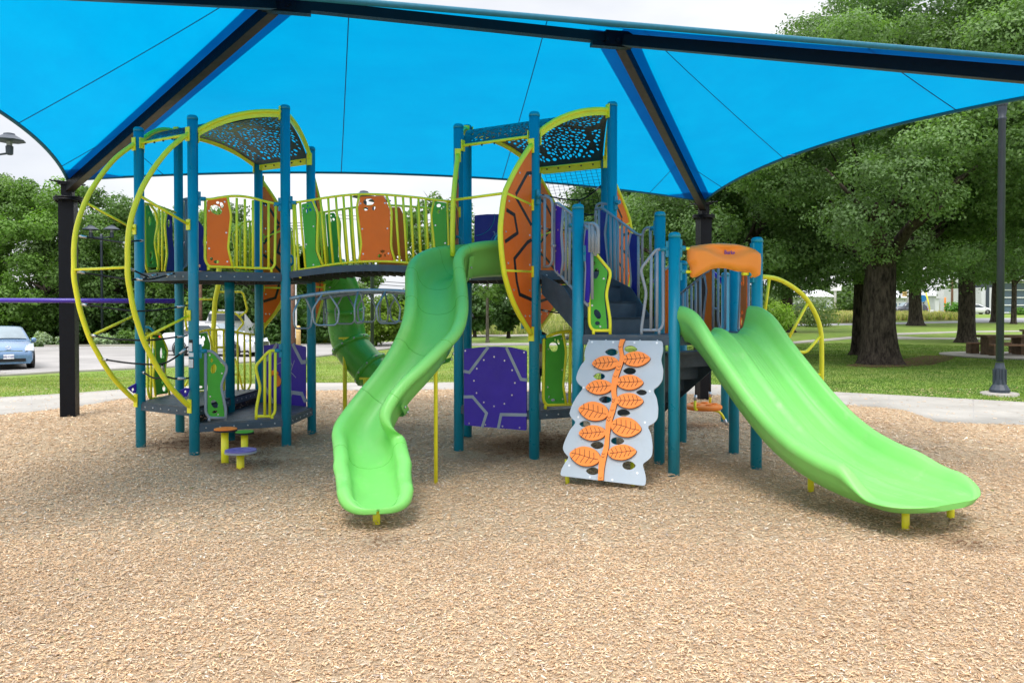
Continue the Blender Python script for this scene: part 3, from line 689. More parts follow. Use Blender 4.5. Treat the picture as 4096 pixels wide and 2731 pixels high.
# perforated risers
def perf(P, Q, z0, z1, name='perforated_riser', n=75, m='under'):
    pl = VP(P, Q); L0 = (Q-P).length; ho = []; R = random.Random(5)
    for _ in range(900):
        if len(ho) >= n: break
        u, v = R.uniform(.12, L0-.12), R.uniform(z0+.03, z1-.03)
        if all(abs(u-a) > .028 or abs(v-b) > .05 for a, b in ho): ho.append((u, v))
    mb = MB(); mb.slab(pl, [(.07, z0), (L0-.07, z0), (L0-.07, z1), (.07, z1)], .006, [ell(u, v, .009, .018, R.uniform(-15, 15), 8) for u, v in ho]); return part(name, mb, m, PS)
perf(T1['B'], CL, ZL-.02, ZM-.1, n=40); perf(CL, T1['F'], ZL-.02, ZM-.1, n=45)
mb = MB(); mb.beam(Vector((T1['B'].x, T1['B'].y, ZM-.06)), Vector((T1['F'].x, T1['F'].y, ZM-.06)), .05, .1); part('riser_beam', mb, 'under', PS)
# ---------------- barrel roofs
def roof(T, c, zA, zC):
    ax = (T['B']-T['A']).normalized(); pp = Vector((-ax.y, ax.x, 0)); o0 = T['A']; Wd = (T['D']-T['B']).dot(pp)
    h = zC-zA; Rr = ((Wd/2)**2+h*h)/(2*h)
    def zz(v): return zA+math.sqrt(max(0, Rr*Rr-(v-Wd/2)**2))-(Rr-h)
    def uv(p): d = p-o0; return (d.dot(ax), d.dot(pp))
    P = {k: uv(p) for k, p in T.items()}
    def lift(u, v, n=0): p = o0+ax*u+pp*v; return Vector((p.x, p.y, zz(v)+n))
    ed = .055
    out_ = []; names = 'ABCDFE'; cc = uv(c)
    for i, k in enumerate(names):
        a, b = P[k], P[names[(i+1) % 6]]
        for j in range(10): t = j/10; x, y = a[0]+(b[0]-a[0])*t, a[1]+(b[1]-a[1])*t; out_.append((cc[0]+(x-cc[0])*.955, cc[1]+(y-cc[1])*.955))
    R = random.Random(11); S_ = 1.0; veins = []
    def V_(pts): veins.extend(zip(pts, pts[1:]))
    cx, cy = cc
    V_([(cx-.9, cy-.25), (cx-.45, cy-.15), (cx-.2, cy+.2), (cx+.2, cy+.15), (cx+.55, cy+.4), (cx+1.0, cy+.3)]); V_([(cx-.2, cy+.2), (cx-.35, cy+.6), (cx-.2, cy+.95)])
    V_([(cx+.2, cy+.15), (cx+.15, cy-.35), (cx+.5, cy-.6), (cx+.45, cy-.95)]); V_([(cx+.5, cy-.6), (cx+.95, cy-.45)]); V_([(cx-.45, cy-.15), (cx-.4, cy-.6), (cx-.6, cy-.95)]); V_([(cx+.55, cy+.4), (cx+.45, cy+.95)]); V_([(cx+.15, cy-.35), (cx-.4, cy-.6)])
    def dseg(p, s_):
        a, b = s_; dx, dy = b[0]-a[0], b[1]-a[1]; t = max(0, min(1, ((p[0]-a[0])*dx+(p[1]-a[1])*dy)/(dx*dx+dy*dy))); return math.hypot(p[0]-a[0]-t*dx, p[1]-a[1]-t*dy)
    inn = [(cx+(x-cx)*.93, cy+(y-cy)*.93) for x, y in out_]; ho = []
    for _ in range(34000):
        u, v = R.uniform(cx-1.2, cx+1.2), R.uniform(cy-1.05, cy+1.05)
        if not inpoly(u, v, inn): continue
        if min(dseg((u, v), s_) for s_ in veins) < .045: continue
        r_ = R.choice((.015, .019, .024, .027))
        if all((u-a)**2+(v-b)**2 > (r_*1.1+rr*1.1+.006)**2 for a, b, rr in ho): ho.append((u, v, r_))
    mb = MB(); ex = [(cx-1.1+i*.11, cy-.95+j*.07) for i in range(21) for j in range(28)]
    ex = [p for p in ex if inpoly(*p, inn) and all((p[0]-a)**2+(p[1]-b)**2 > (rr*1.3+.012)**2 for a, b, rr in ho)]
    mb.slab(None, out_, .006, [ell(u, v, r_*1.25, r_*.85, R.uniform(0, 180), 8) for u, v, r_ in ho], -.035, ex, fn=lift, sm=False)
    ro = part('roof', mb, 'roof', PS)
    def arch(ks):
        pts = []
        for k0, k1 in zip(ks, ks[1:]):
            a, b = P[k0], P[k1]
            for j in range(12): t = j/12; pts.append(lift(a[0]+(b[0]-a[0])*t, a[1]+(b[1]-a[1])*t))
        pts.append(lift(*P[ks[-1]])); return pts
    for ks in ('BC', 'CD', 'AE', 'EF'):
        m2 = MB(); p_ = arch(ks); m2.tube(p_, .028, 10)
        m2.sweep([x+Vector((0,0,-.045)) for x in p_], [(-.004, -.03), (.004, -.03), (.004, .03), (-.004, .03)], sm=False); t_ = part('arch_tube', m2, 'yellow', ro)
        m2 = MB()
        for e_, k_ in ((p_[0], ks[0]), (p_[-1], ks[1])):
            d = (p_[1]-p_[0]) if e_ is p_[0] else (p_[-2]-p_[-1]); d.z = 0; d.normalize(); m2.beam(e_+d*(PR+.005)-Vector((0,0,.09)), e_+d*(PR+.005)+Vector((0,0,.07)), .075, .012, up=d) if False else m2.box(e_+d*(PR+.008)-Vector((0,0,.02)), (.012, .075, .17), math.atan2(d.y, d.x))
        parts('mounting_plate', m2, 'yellow', t_)
    for k0, k1 in ('AB', 'DF'):
        m2 = MB(); a, b = lift(*P[k0]), lift(*P[k1]); m2.tube([a, b], .020, 10); d = (b-a).normalized()
        for e_, s_ in ((a, 1), (b, -1)): m2.box(e_+d*s_*(PR+.008), (.012, .07, .14), math.atan2(d.y, d.x))
        if k0 == 'D': m2.beam(a+d*.09+Vector((0,0,-.03)), b-d*.09+Vector((0,0,-.03)), .012, .10)
        eo = part('eave_tube', m2, 'yellow', ro)
        bo = MB()
        for j in range(1, 6): bo.lathe([(.012, 0), (.012, .01)], a.lerp(b, j/6)+Vector((-pp.x*.02, -pp.y*.02, -.03)), 8, rot=Matrix.Rotation(pi/2, 3, 'X'))
        part('bolts', bo, 'beam_under', eo)
    return lift, P
roof(T1, CL, 3.98, 4.37); roof(T2, CR, W(2048, 545, 9.5).z, W(2048, 440, 10.0).z)
# ---------------- bow arcs, climber with ropes
n237 = Vector((-.5373, -.8434, 0)); n267 = Vector((-.0433, -.9991, 0)); n57 = -n237; n87 = -n267
pB = VP(T1['B'], T1['B']+n237)
arcB = pB.tuv('z1', [(1165,330),(1100,368),(1000,450),(900,570),(820,690),(760,800),(700,960),(665,1100),(650,1250),(650,1400)])+pB.tuv('z2', [(572,10),(578,80),(592,160),(612,270),(640,370),(690,520),(740,620),(800,730),(880,850),(950,930),(1005,985),(1033,1003)])
ARC = [(max(.06, u), v) for u, v in arcB]
ARCS = {'long': ARC}
pR = VP(T2['B'], T2['B']+n237)
a2 = pR.tuv('z4', [(885,425),(820,520),(760,620),(700,740),(665,830),(640,1000),(630,1150),(640,1320),(660,1480)])+pR.tuv('z5', [(558,50),(580,130),(610,215),(650,300),(695,375),(738,445)])
ARCS['short'] = [(max(.06, u/.80), v) for u, v in a2]
def use(k):
    global ARC
    ARC = ARCS[k]
def arc3(P, d, r=.028, s=1.0, vmin=-9):
    return spline([Vector((P.x, P.y, 0))+d*u*s+Vector((0, 0, v)) for u, v in ARC if v > vmin], 3)
def bow(P, d, parent=PS, s=1.0, name='bow_tube', vmin=-9):
    mb = MB(); pts = arc3(P, d, s=s, vmin=vmin); mb.tube(pts, .031, 12); o = part(name, mb, 'yellow', parent)
    mb = MB(); 
    for e_ in ((pts[0], pts[-1]) if vmin < 0 else (pts[0],)): mb.box(Vector((P.x, P.y, e_.z))+d*(PR+.008), (.012, .075, .17), math.atan2(d.y, d.x))
    parts('mounting_plate', mb, 'yellow', o); return o
def arc_at(v, s=1.0):
    for (u0, v0), (u1, v1) in zip(ARC, ARC[1:]):
        if min(v0, v1) <= v <= max(v0, v1): return s*(u0+(u1-u0)*(v-v0)/(v1-v0+1e-9))
    return .1
def strut(P, d, va, vp, parent, s=1.0):
    mb = MB(); a = Vector((P.x, P.y, va))+d*arc_at(va, s); b = Vector((P.x, P.y, vp))+d*PR; mb.tube([a, b], .0165, 10); mb.box(Vector((P.x, P.y, vp))+d*(PR+.008), (.012, .07, .13), math.atan2(d.y, d.x)); part('strut', mb, 'yellow', parent)
for k in 'AB':
    o = bow(T1[k], n237); pk = VP(T1[k], T1[k]+n237)
    if k == 'B':
        ua, ub = pk.tuv('z1', [(785, 845), (1165, 1085)]); la, lb = pk.tuv('z2', [(705, 505), (1030, 335)]); SV = (ua[1], ub[1], la[1], lb[1])
for o_, k in zip([o for o in PS.children if o.name.startswith('bow_tube')], 'AB'):
    strut(T1[k], n237, SV[0], SV[1], o_); strut(T1[k], n237, SV[2], SV[3], o_)
def A3(k, v): return T1[k]+n237*arc_at(v)+Vector((0, 0, v))
pA = VP(T1['A'], T1['A']+n237)
vh = pA.tuv('z1', [(210, 1462)])[0][1]
mb = MB(); mb.tube([A3('A', vh), A3('B', vh)], .0165, 10); part('cross_bar', mb, 'yellow', PS)
def rope(pts, n=6, fer=(1, 1), parent=PS):
    P = spline(pts, n); mb = MB(); mb.tube(P, .011, 7); o = part('rope', mb, 'rope', parent)
    m2 = MB()
    for f_, (a, b) in zip(fer, ((P[0], P[1:]), (P[-1], P[::-1][1:]))):
        if f_:
            d = None
            for p in b:
                if (p-a).length > .09: d = (p-a).normalized(); break
            if d: m2.tube([a, a+d*.035, a+d*.04, a+d*.13], [.008, .008, .017, .017], 8)
    if m2.v: parts('ferrule', m2, 'steel', o)
    return o
def vz(pl, z, x, y): return pl.tuv(z, [(x, y)])[0][1]
a1 = vz(pA, 'z1', 255, 1178); mid = lambda z, x, y, Y: W(*q(z, x, y), Y)
rope([A3('A', a1), mid('z1', 450, 1212, 9.7), A3('B', vz(pB, 'z1', 640, 1240))]); rope([A3('B', vz(pB, 'z1', 650, 1235)), mid('z1', 700, 1222, 9.8), T1['A']+Vector((.07, -.05, vz(pA, 'z1', 715, 1218)))], fer=(0, 1))
rope([A3('A', vz(pA, 'z1', 250, 1475)), mid('z1', 450, 1512, 9.7), mid('z1', 640, 1540, 9.5), mid('z1', 760, 1540, 9.7), mid('z1', 900, 1500, 10.0)])
rope([A3('B', vz(pB, 'z1', 680, 1445)), mid('z1', 760, 1495, 9.4), mid('z1', 850, 1535, 9.8)]); rope([mid('z1', 700, 1540, 9.6), mid('z1', 850, 1540, 9.6), mid('z1', 1040, 1492, 9.9)])
rope([A3('A', vz(pA, 'z2', 232, 250)), mid('z2', 450, 283, 9.6), mid('z2', 645, 303, 9.5), mid('z2', 830, 290, 9.6), mid('z2', 1015, 260, 9.78)])
rope([A3('A', vz(pA, 'z2', 300, 475)), mid('z2', 450, 507, 9.7), mid('z2', 600, 516, 9.5), mid('z2', 760, 516, 9.5), mid('z2', 1015, 482, 9.78)])
rope([A3('A', vz(pA, 'z2', 388, 655)), mid('z2', 560, 683, 9.7), mid('z2', 740, 696, 9.6), mid('z2', 840, 688, 9.6), mid('z2', 930, 640, 9.7), mid('z2', 1018, 565, 9.78)])
rope([T1['A']+Vector((.05, -.05, vz(pA, 'z2', 685, 745))), mid('z2', 770, 797, 9.9), mid('z2', 850, 785, 9.7), mid('z2', 920, 800, 9.7), mid('z2', 1025, 797, 9.76)])
rope([mid('z2', 825, 688, 9.6), mid('z2', 833, 730, 9.65), mid('z2', 838, 786, 9.7)])
# purple corner gussets near the low deck
for pl_, pts, sc in ((VP(T1['A'], T1['A']+n237), [(572,868),(640,832),(632,905),(618,908),(590,888)], 0), (pB, [(955,890),(1000,868),(1032,872),(1010,930),(990,935)], 0)):
    mb = MB(); P_ = pl_.tuv('z2', pts); cxy = (sum(p[0] for p in P_)/len(P_), sum(p[1] for p in P_)/len(P_)); mb.slab(pl_, P_, .016, [ell(cxy[0], cxy[1], .018, .022)]); part('gusset', mb, 'purple', PS)
# ---------------- turtle shell side panels on the bows
def shell(P, d, s=1.0, zlo=1.60, zhi=3.72, lines=None, label=None, plane=None, m='orange'):
    pl_ = VP(P, P+d); vs = [zlo+(zhi-zlo)*i/26 for i in range(27)]
    out_ = [(.075, v) for v in (zhi, (zhi+zlo)/2, zlo)]+[(max(.08, arc_at(v, s)-.045), v) for v in vs]
    mb = MB(); mb.slab(pl_, out_, .018); o = part('side_panel', mb, m, PS, label)
    ln = MB()
    for L_ in lines:
        for (a, b) in zip(L_, L_[1:]):
            a, b = Vector(a), Vector(b); t = (b-a).normalized(); n_ = Vector((-t.y, t.x))*.021; a2, b2 = a-t*.012, b+t*.012
            pr_ = [(a2-n_), (b2-n_), (b2+n_), (a2+n_)]
            ln.slab(pl_, [(p.x, p.y) for p in pr_], .021+.0006*(len(ln.v) % 5))
    parts('panel_line', ln, 'black', o)
    sc = MB(); 
    for i, v in enumerate((1.75, 2.05, 2.35, 2.7, 3.05, 3.4)):
        if v < zlo: continue
        for u in (.12, max(.13, arc_at(v, s)-.10)):
            sc.lathe([(.012, -.012), (.012, .012)], pl_.at(u, v), 8, rot=Matrix((pl_.ex, pl_.ey, pl_.n)).transposed())
    part('screws', sc, 'steel', o)
    return o
use('short')
LN = [pR.tuv('z4', [(886,655),(850,657),(757,828)]), pR.tuv('z4', [(757,860),(885,1085)]), pR.tuv('z4', [(680,965),(742,1005),(768,1155),(668,1225)]), pR.tuv('z4', [(886,1215),(850,1235),(742,1370),(750,1450),(762,1560)])+pR.tuv('z5', [(655,170),(735,205)])]
clampu = lambda L_: [(max(.09, min(u, arc_at(v, .80)-.05)), v) for u, v in L_]
LN = [clampu(l_) for l_ in LN]
o = bow(T2['B'], n237, s=.80); shell(T2['B'], n237, .80, lines=LN)
for (z, a, b) in (('z4', (710, 828), (885, 920)), ('z4', (680, 1470), (885, 1478))):
    u_, v_ = pR.tuv(z, [a, b]); strut(T2['B'], n237, u_[1], v_[1], o, .80)
o = bow(T2['A'], n267, s=.70, vmin=2.42); shell(T2['A'], n267, .70, zlo=2.45, lines=[l_ for l_ in LN if min(p[1] for p in l_) > 2.45], label='orange side panel seen nearly edge-on')
pRA = VP(T2['A'], T2['A']+n267); strut(T2['A'], n267, vz(pR, 'z4', 700, 828), vz(pR, 'z4', 885, 930), o, .70)
vv = vz(pR, 'z4', 700, 828); mb = MB(); mb.tube([T2['A']+n267*arc_at(vv, .70)+Vector((0,0,vv)), T2['B']+n237*arc_at(vv, .80)+Vector((0,0,vv))], .0165, 10); part('cross_bar', mb, 'yellow', PS)
for T, ks in ((T2, (('D', n57, 1.0), ('F', n57, 1.0))), (T1, (('F', n57, .72), ('D', n87, .8)))):
    for k, d, s in ks:
        o = bow(T[k], d, s=s); shell(T[k], d, s, lines=[[(max(.09, min(u*s/.8, arc_at(v, s)-.05)), v) for u, v in l_] for l_ in LN])
        for va, vb in ((3.1, 2.9), (2.15, 2.15)): strut(T[k], d, va, vb, o, s)
# net hanging at the back of the right tower
def net():
    A_, B_ = T2['F']+n57*.04, T2['D']+n57*.04; mb = MB()
    ZZ = lambda t: 3.85-3.3*t
    def pos(u, t): z = ZZ(t); return A_.lerp(B_, u)+n57*(.75*math.sin(pi*min(1, max(0, (z-.3)/3.6)))+.05)+Vector((0, 0, z))
    for i in range(13): mb.tube([pos(.05+.9*i/12, j/16) for j in range(17)], .0035, 4, caps=False)
    for j in range(78): mb.tube([pos(.05+.9*i/4, j/77) for i in range(5)], .0024, 3, caps=False)
    part('climbing_net', mb, 'meshwire', PS)
    m2 = MB(); m2.beam(pos(.03, 0)+Vector((0,0,.02)), pos(.97, 0)+Vector((0,0,.02)), .012, .11); part('net_plate', m2, 'yellow', PS)
net()
rope([mid('z4', 980, 835, 11.3), mid('z4', 1150, 870, 11.5), mid('z4', 1300, 875, 11.5), mid('z4', 1400, 820, 11.3), mid('z4', 1470, 760, 11.1)]); rope([mid('z4', 1290, 875, 11.5), mid('z4', 1300, 960, 11.5), mid('z4', 1350, 1000, 11.4), mid('z4', 1480, 1000, 11.2)]); rope([mid('z4', 975, 1115, 11.2), mid('z4', 1100, 1130, 11.4), mid('z4', 1300, 1130, 11.4)])
rope([mid('z16', 325, 112, 11.0), mid('z16', 500, 145, 11.2), mid('z16', 690, 165, 11.2)]); rope([mid('z16', 600, 432, 11.3), mid('z16', 700, 432, 11.3)]); 
# ---------------- guard rails with panels
TR = .0165
def clampat(mb, P, z, d):
    mb.box(Vector((P.x, P.y, z))+d*(PR+.012), (.03, .045, .17), math.atan2(d.y, d.x)); mb.tube([Vector((P.x, P.y, z))+d*PR, Vector((P.x, P.y, z))+d*(PR+.085)], .027, 12)
def rails(name, pl, z, tubes, m='yellow', r=TR, rnd=.05, off=0.0, fn=None, parent=PS, label=None):
    mb = MB()
    for t in tubes:
        if isinstance(t, dict): rr = t['r']; t = t['p']
        else: rr = r
        uv_ = pl.tuv(z, t)
        mb.tube([(fn or pl.at)(u, v, off) for u, v in uv_], rr, 10, rnd)
    return part(name, mb, m, parent, label)
def plate(name, pl, z, outer, holes, m, parent, th=.018, off=0.0, label=None, round_=.02, screws=(), pl2=None):
    uv_ = pl.tuv(z, outer); f_ = [(p.x, p.y) for p in fillet([Vector((u, v, 0)) for u, v in uv_], round_, True)]
    hs = []
    for h in holes: hs.append(pl.tuv(z, ell(*h)))
    mb = MB(); P2 = pl2 or pl; mb.slab(P2, f_, th, hs, off); o = part(name, mb, m, parent, label)
    if screws:
        mb = MB()
        for s_ in pl.tuv(z, screws): mb.lathe([(.011, -th/2-.002), (.011, th/2+.002)], P2.at(s_[0], s_[1], off), 8, rot=Matrix((P2.ex, P2.ey, P2.n)).transposed())
        part('screws', mb, 'steel', o)
    return o
pBC = VP(T1['B'], T1['C'])
g = rails('guard_rail', pBC, 'z1', [[(1250,868),(1340,874),(1420,858),(1510,846),(1600,846),(1700,862),(1800,892),(1925,917)], [(1299,872),(1296,1380),(1326,1434),(1858,1452),(1880,1420),(1888,915)],
    [(1485,852),(1514,1010),(1488,1280),(1527,1438)]]+[[(a, 862+abs(a-1560)*.13), (b, 1450)] for a, b in ((1562,1562),(1630,1630),(1697,1697),(1765,1765),(1828,1828))]+[[(1325,1436),(1325,1466)], [(1852,1452),(1852,1484)]])
plate('panel', pBC, 'z1', [(1312,884),(1475,858),(1505,1010),(1478,1280),(1512,1437),(1335,1424),(1312,1395)], [(1388,962,55,38,28),(1403,901,14,11),(1437,922,14,26,-20),(1350,1370,13,14),(1392,1395,24,14)], 'orange', g, screws=[(1330,970),(1460,895),(1473,1153),(1330,1284),(1482,1394)])
c = MB(); d = (T1['C']-T1['B']).normalized(); clampat(c, T1['B'], pBC.tuv('z1', [(1250, 868)])[0][1], d); clampat(c, T1['C'], pBC.tuv('z1', [(1925, 917)])[0][1], -d); parts('clamp', c, 'teal_dk', g, 2)
# left side guard of the upper deck
pAE = VP(T1['A'], T1['E']); g = rails('guard_rail', pAE, 'z1', [[(775,905),(830,915),(890,925),(975,955),(1050,985)], [(790,915),(795,1380),(815,1478),(905,1470)], [(835,915),(885,980),(905,1080),(875,1230),(905,1400),(900,1470)], [(912,930),(910,1465)], [(940,945),(940,1475)], [(978,960),(960,1080),(980,1330),(960,1475)], [(822,1470),(822,1490)]])
plate('panel', pAE, 'z1', [(800,925),(822,920),(880,1060),(862,1240),(893,1440),(818,1440),(802,1300)], [(830,1055,13,40),(819,986,6,16),(842,1340,14,38),(846,1402,14,14)], 'green', g)
plate('panel', pAE, 'z1', [(985,980),(1030,1010),(1032,1200),(1045,1300),(1045,1470),(980,1470),(990,1300),(975,1120)], [(1004,1075,14,36)], 'navy', g, off=-.02)
pEF = VP(T1['E'], T1['F']); g = rails('guard_rail', pEF, 'z1', [[(1180,865),(1110,870),(1065,960),(1040,1040),(1075,1180),(1055,1440),(1130,1440),(1150,1400),(1150,870)], [(1090,900),(1085,1440)], [(1110,880),(1108,1440)], [(1132,872),(1130,1440)]], 'grey', label='grey rail')
plate('panel', pEF, 'z1', [(1235,1040),(1290,1120),(1275,1240),(1300,1350),(1310,1470),(1235,1470)], [(1250,1430,8,14)], 'navy', g, label='navy blue panel', off=.01)
g = rails('guard_rail', pEF, 'z1', [[(1700,1060),(1630,1060),(1590,1090),(1525,1160),(1550,1300),(1540,1470),(1700,1480)], [(1590,1095),(1592,1475)], [(1640,1062),(1640,1478)], [(1672,1062),(1672,1478)]])
# low guards of the left tower
g = rails('guard_rail', pBC, 'z24', [[(345,515),(480,515),(530,545),(682,705),(688,770),(612,980),(678,1290),(675,1442)], [(408,515),(408,1330),(455,1402),(680,1402)], [(457,1400),(457,1448)]], 'grey', r=.019, label='grey guard frame with a green panel')
plate('panel', pBC, 'z24', [(434,534),(500,534),(670,735),(602,980),(662,1385),(480,1385),(434,1340)], [(490,637,17,28),(515,750,38,64,12),(528,1220,40,62,-35),(530,1322,35,20,-15)], 'green', g, screws=[(461,567),(623,810),(468,1117),(574,1357)])
c = MB(); clampat(c, T1['B'], pBC.tuv('z24', [(345, 515)])[0][1], (T1['C']-T1['B']).normalized()); parts('clamp', c, 'teal_dk', g, 2)
g = rails('guard_rail', pBC, 'z24', [[(1400,508),(1268,508),(1228,540),(1085,700),(1080,765),(1140,1000),(1085,1290),(1083,1424)], [(1340,512),(1336,1320),(1300,1382),(1090,1382)], [(1200,590),(1197,1382)], [(1268,515),(1265,1382)], [(1296,1384),(1294,1418)]], r=.019)
c = MB(); clampat(c, T1['C'], pBC.tuv('z24', [(1400, 508)])[0][1], -(T1['C']-T1['B']).normalized()); parts('clamp', c, 'teal_dk', g, 2)
def strips(name, pl, z, lines, wd, th, off, m, parent):
    mb = MB(); k = 0
    for L_ in lines:
        uv_ = [Vector(p) for p in pl.tuv(z, L_)]
        for a, b in zip(uv_, uv_[1:]):
            t = (b-a).normalized(); n_ = Vector((-t.y, t.x))*wd/2; a2, b2 = a-t*wd*.3, b+t*wd*.3; k += 1
            mb.slab(pl, [tuple(a2-n_), tuple(b2-n_), tuple(b2+n_), tuple(a2+n_)], th+.0008*(k % 4), off=off)
    parts(name, mb, m, parent)
pFD = VP(T1['D'], T1['F'])
o = plate('play_panel', pFD, 'z24', [(1190,442),(1350,420),(1540,418),(1640,430),(1745,455),(1745,1285),(1190,1240)], [], 'purple', PS)
strips('panel_line', pFD, 'z24', [[(1355,432),(1312,510),(1232,630)], [(1583,432),(1700,662),(1742,657)], [(1540,1120),(1560,1062),(1700,1082),(1740,1180)], [(1215,1000),(1312,1190)]], .055, .021, 0, 'inlaygrey', o)
fl = MB()
for c_ in ((1291,830,16,24),(1322,800,25,33),(1373,808,18,27),(1385,861,21,28),(1392,928,36,62,15)): fl.slab(pFD, pFD.tuv('z24', ell(*c_)), .05)
parts('raised_flower', fl, 'leafor', o)
strips('etched_line', pFD, 'z24', [[(1600,640),(1550,790),(1620,865)], [(1555,665),(1575,712)], [(1360,695),(1420,665)]], .009, .0215, 0, 'inlaygrey', o)
g = rails('guard_rail', pAE, 'z2', [[(700,468),(815,470),(866,590),(845,750),(885,930)], [(718,490),(722,890),(735,948),(888,932)], [(748,480),(745,945)], [(765,500),(775,650),(762,780),(780,930)]])
plate('panel', pAE, 'z2', [(765,492),(822,500),(858,600),(838,760),(868,908),(785,920),(768,780)], [(820,612,13,42),(836,600,6,18),(835,640,6,14),(824,825,6,14),(840,870,15,26)], 'green', g, label='green panel with round holes')
g = rails('guard_rail', pEF, 'z24', [[(200,300),(320,262),(430,230),(600,226),(700,233),(850,268),(1060,296)], [(1003,296),(1010,960),(970,1044),(200,1055)], [(445,245),(492,430),(490,700),(520,1045)], [(553,235),(560,1045)], [(650,235),(655,1045)], [(835,268),(842,1040)], [(925,285),(930,1040)], [(970,1044),(970,1072)], [(540,462),(650,465)]])
plate('panel', pEF, 'z24', [(225,310),(320,282),(422,265),(470,420),(470,700),(420,1030),(225,1035)], [(345,395,40,62,-20),(331,322,14,17),(381,347,18,33,-15),(340,992,26,16)], 'green', g)
# vertical yellow climber behind the left tower
pCl = VP(T1['E']+Vector((.2, 1.1, 0)), T1['F']+Vector((0, 1.0, 0)))
rails('loop_climber', pCl, 'z13', [{'r': .038, 'p': [(560,-300),(545,115),(500,330),(482,680),(480,960),(470,1500)]}, [(200,303),(492,303)], [(548,210),(830,210),(860,240),(905,425),(895,460),(810,522)], [(525,468),(745,470),(810,522),(858,595),(850,620),(770,715)], [(750,1040),(790,1180),(860,1480)], [(160,330),(120,480),(150,700)], [(700,1245),(780,1245)], [(170,1310),(120,1400)]])
# ---------------- bridge
pCA = VP(T1['C'], T2['A']); LB = (T2['A']-T1['C']).length
n_br = Vector((-pCA.ex.y, pCA.ex.x, 0))
top_uv = [(0, ZD)]+[(p[0], p[1]) for p in pCA.tuv('z3', [(450,838),(650,814),(850,806),(1000,811),(1160,824)])]; 
hb = max(v for u, v in top_uv)-ZD
prof_z = lambda u: ZD+hb*(1-((u-LB/2)/(LB/2))**2)
def bridge():
    o = None; Vf, Vb = T1['C'], T1['D']; Wf, Wb = T2['A'], T2['E']; n = 24
    mb = MB(); vs = []
    for i in range(n+1):
        t = .02+.96*i/n; f_ = Vf.lerp(Wf, t); b_ = Vb.lerp(Wb, t); z = prof_z(t*LB)
        for p in (f_, b_):
            vs += [Vector((p.x, p.y, z)), Vector((p.x, p.y, z-.03))]
    fs = []
    for i in range(n): a = i*4; b = a+4; fs += [(a, a+2, b+2, b), (a+1, b+1, b+3, a+3)]
    mb.add(vs, fs, True); o = part('bridge', mb, 'decktop', PS)
    for V0, W0 in ((Vf, Wf), (Vb, Wb)):
        m2 = MB(); pts = [Vector((V0.lerp(W0, .02+.96*i/n).x, V0.lerp(W0, .02+.96*i/n).y, prof_z((.02+.96*i/n)*LB)-.06)) for i in range(n+1)]; m2.sweep(pts, [(-.02, -.02), (.02, -.02), (.02, .065), (-.02, .065)], sm=False); part('edge_beam', m2, 'deck', o)
    m2 = MB()
    for i in range(1, 22): t = i/22; z = prof_z(t*LB)-.07; a, b = Vf.lerp(Wf, t), Vb.lerp(Wb, t); m2.beam(Vector((a.x, a.y, z)), Vector((b.x, b.y, z)), .014, .075)
    part('bridge_ribs', m2, 'under', o)
bridge()
FT = [[(130,250),(200,245),(300,230),(400,213),(500,198),(600,185),(700,176),(800,172),(900,174),(1000,178),(1100,186),(1200,195),(1300,205),(1400,218),(1480,228),(1600,240)],
      [(165,250),(172,600),(185,880),(222,908)], [(178,258),(200,600),(218,905)], [(215,850),(300,838),(450,810),(600,790),(700,781),(850,773),(1000,774),(1100,779),(1200,788),(1350,805),(1500,825)], [(225,248),(240,480),(275,845)], [(336,228),(385,345),(375,680),(432,812)],
      [(408,218),(430,500),(457,812)], [(476,205),(495,500),(522,802)], [(545,198),(568,500),(592,795)], [(612,188),(634,500),(657,788)], [(680,180),(698,500),(718,782)], [(755,178),(733,290),(777,620),(752,780)], [(998,182),(1045,320),(1040,650),(1078,778)],
      [(1078,190),(1095,480),(1118,778)], [(1146,195),(1165,480),(1182,785)], [(1215,200),(1230,480),(1245,790)], [(1285,208),(1296,480),(1310,800)], [(1350,218),(1362,480),(1378,800)], [(1426,225),(1400,350),(1432,660),(1440,815)], [(1545,240),(1558,660),(1565,830)], [(218,860),(228,925)], [(1490,825),(1490,860)]]
g = rails('guard_rail', pCA, 'z3', FT, r=.0155)
GB = dict(green1=([(240,262),(323,245),(368,350),(362,680),(410,812),(286,835)], [(293,277,10,7),(287,322,11,24),(318,312,11,15,-30)], 'green'),
          orange=([(765,196),(975,190),(1030,318),(1028,660),(1060,768),(764,768),(784,620),(748,300)], [(840,242,50,33),(815,305,22,15),(886,297,14,22,15),(965,685,21,13),(940,725,20,15),(987,722,8,14)], 'orange'),
          green2=([(1440,236),(1530,250),(1548,810),(1448,800),(1436,650),(1408,350)], [(1467,275,20,16),(1492,305,7,12),(1465,330,14,19)], 'green'))
SCR = dict(green1=[(256,301),(347,461),(282,622),(346,805)], orange=[(769,257),(987,253),(784,484),(1009,480),(792,707),(1018,704)], green2=[(1512,288),(1439,452),(1526,611)])
for k in GB: plate('panel', pCA, 'z3', GB[k][0], GB[k][1], GB[k][2], g, screws=SCR[k])
c = MB(); clampat(c, T1['C'], pCA.tuv('z3', [(130, 250)])[0][1], pCA.ex); parts('clamp', c, 'teal_dk', g, 2)
pDE = VP(T1['D'], T2['E'])
g = rails('guard_rail', pCA, 'z3', FT, r=.0155, fn=lambda u, v, n: pDE.at(u, v, n))
for k in GB: plate('panel', pCA, 'z3', GB[k][0], GB[k][1], GB[k][2], g, pl2=pDE)
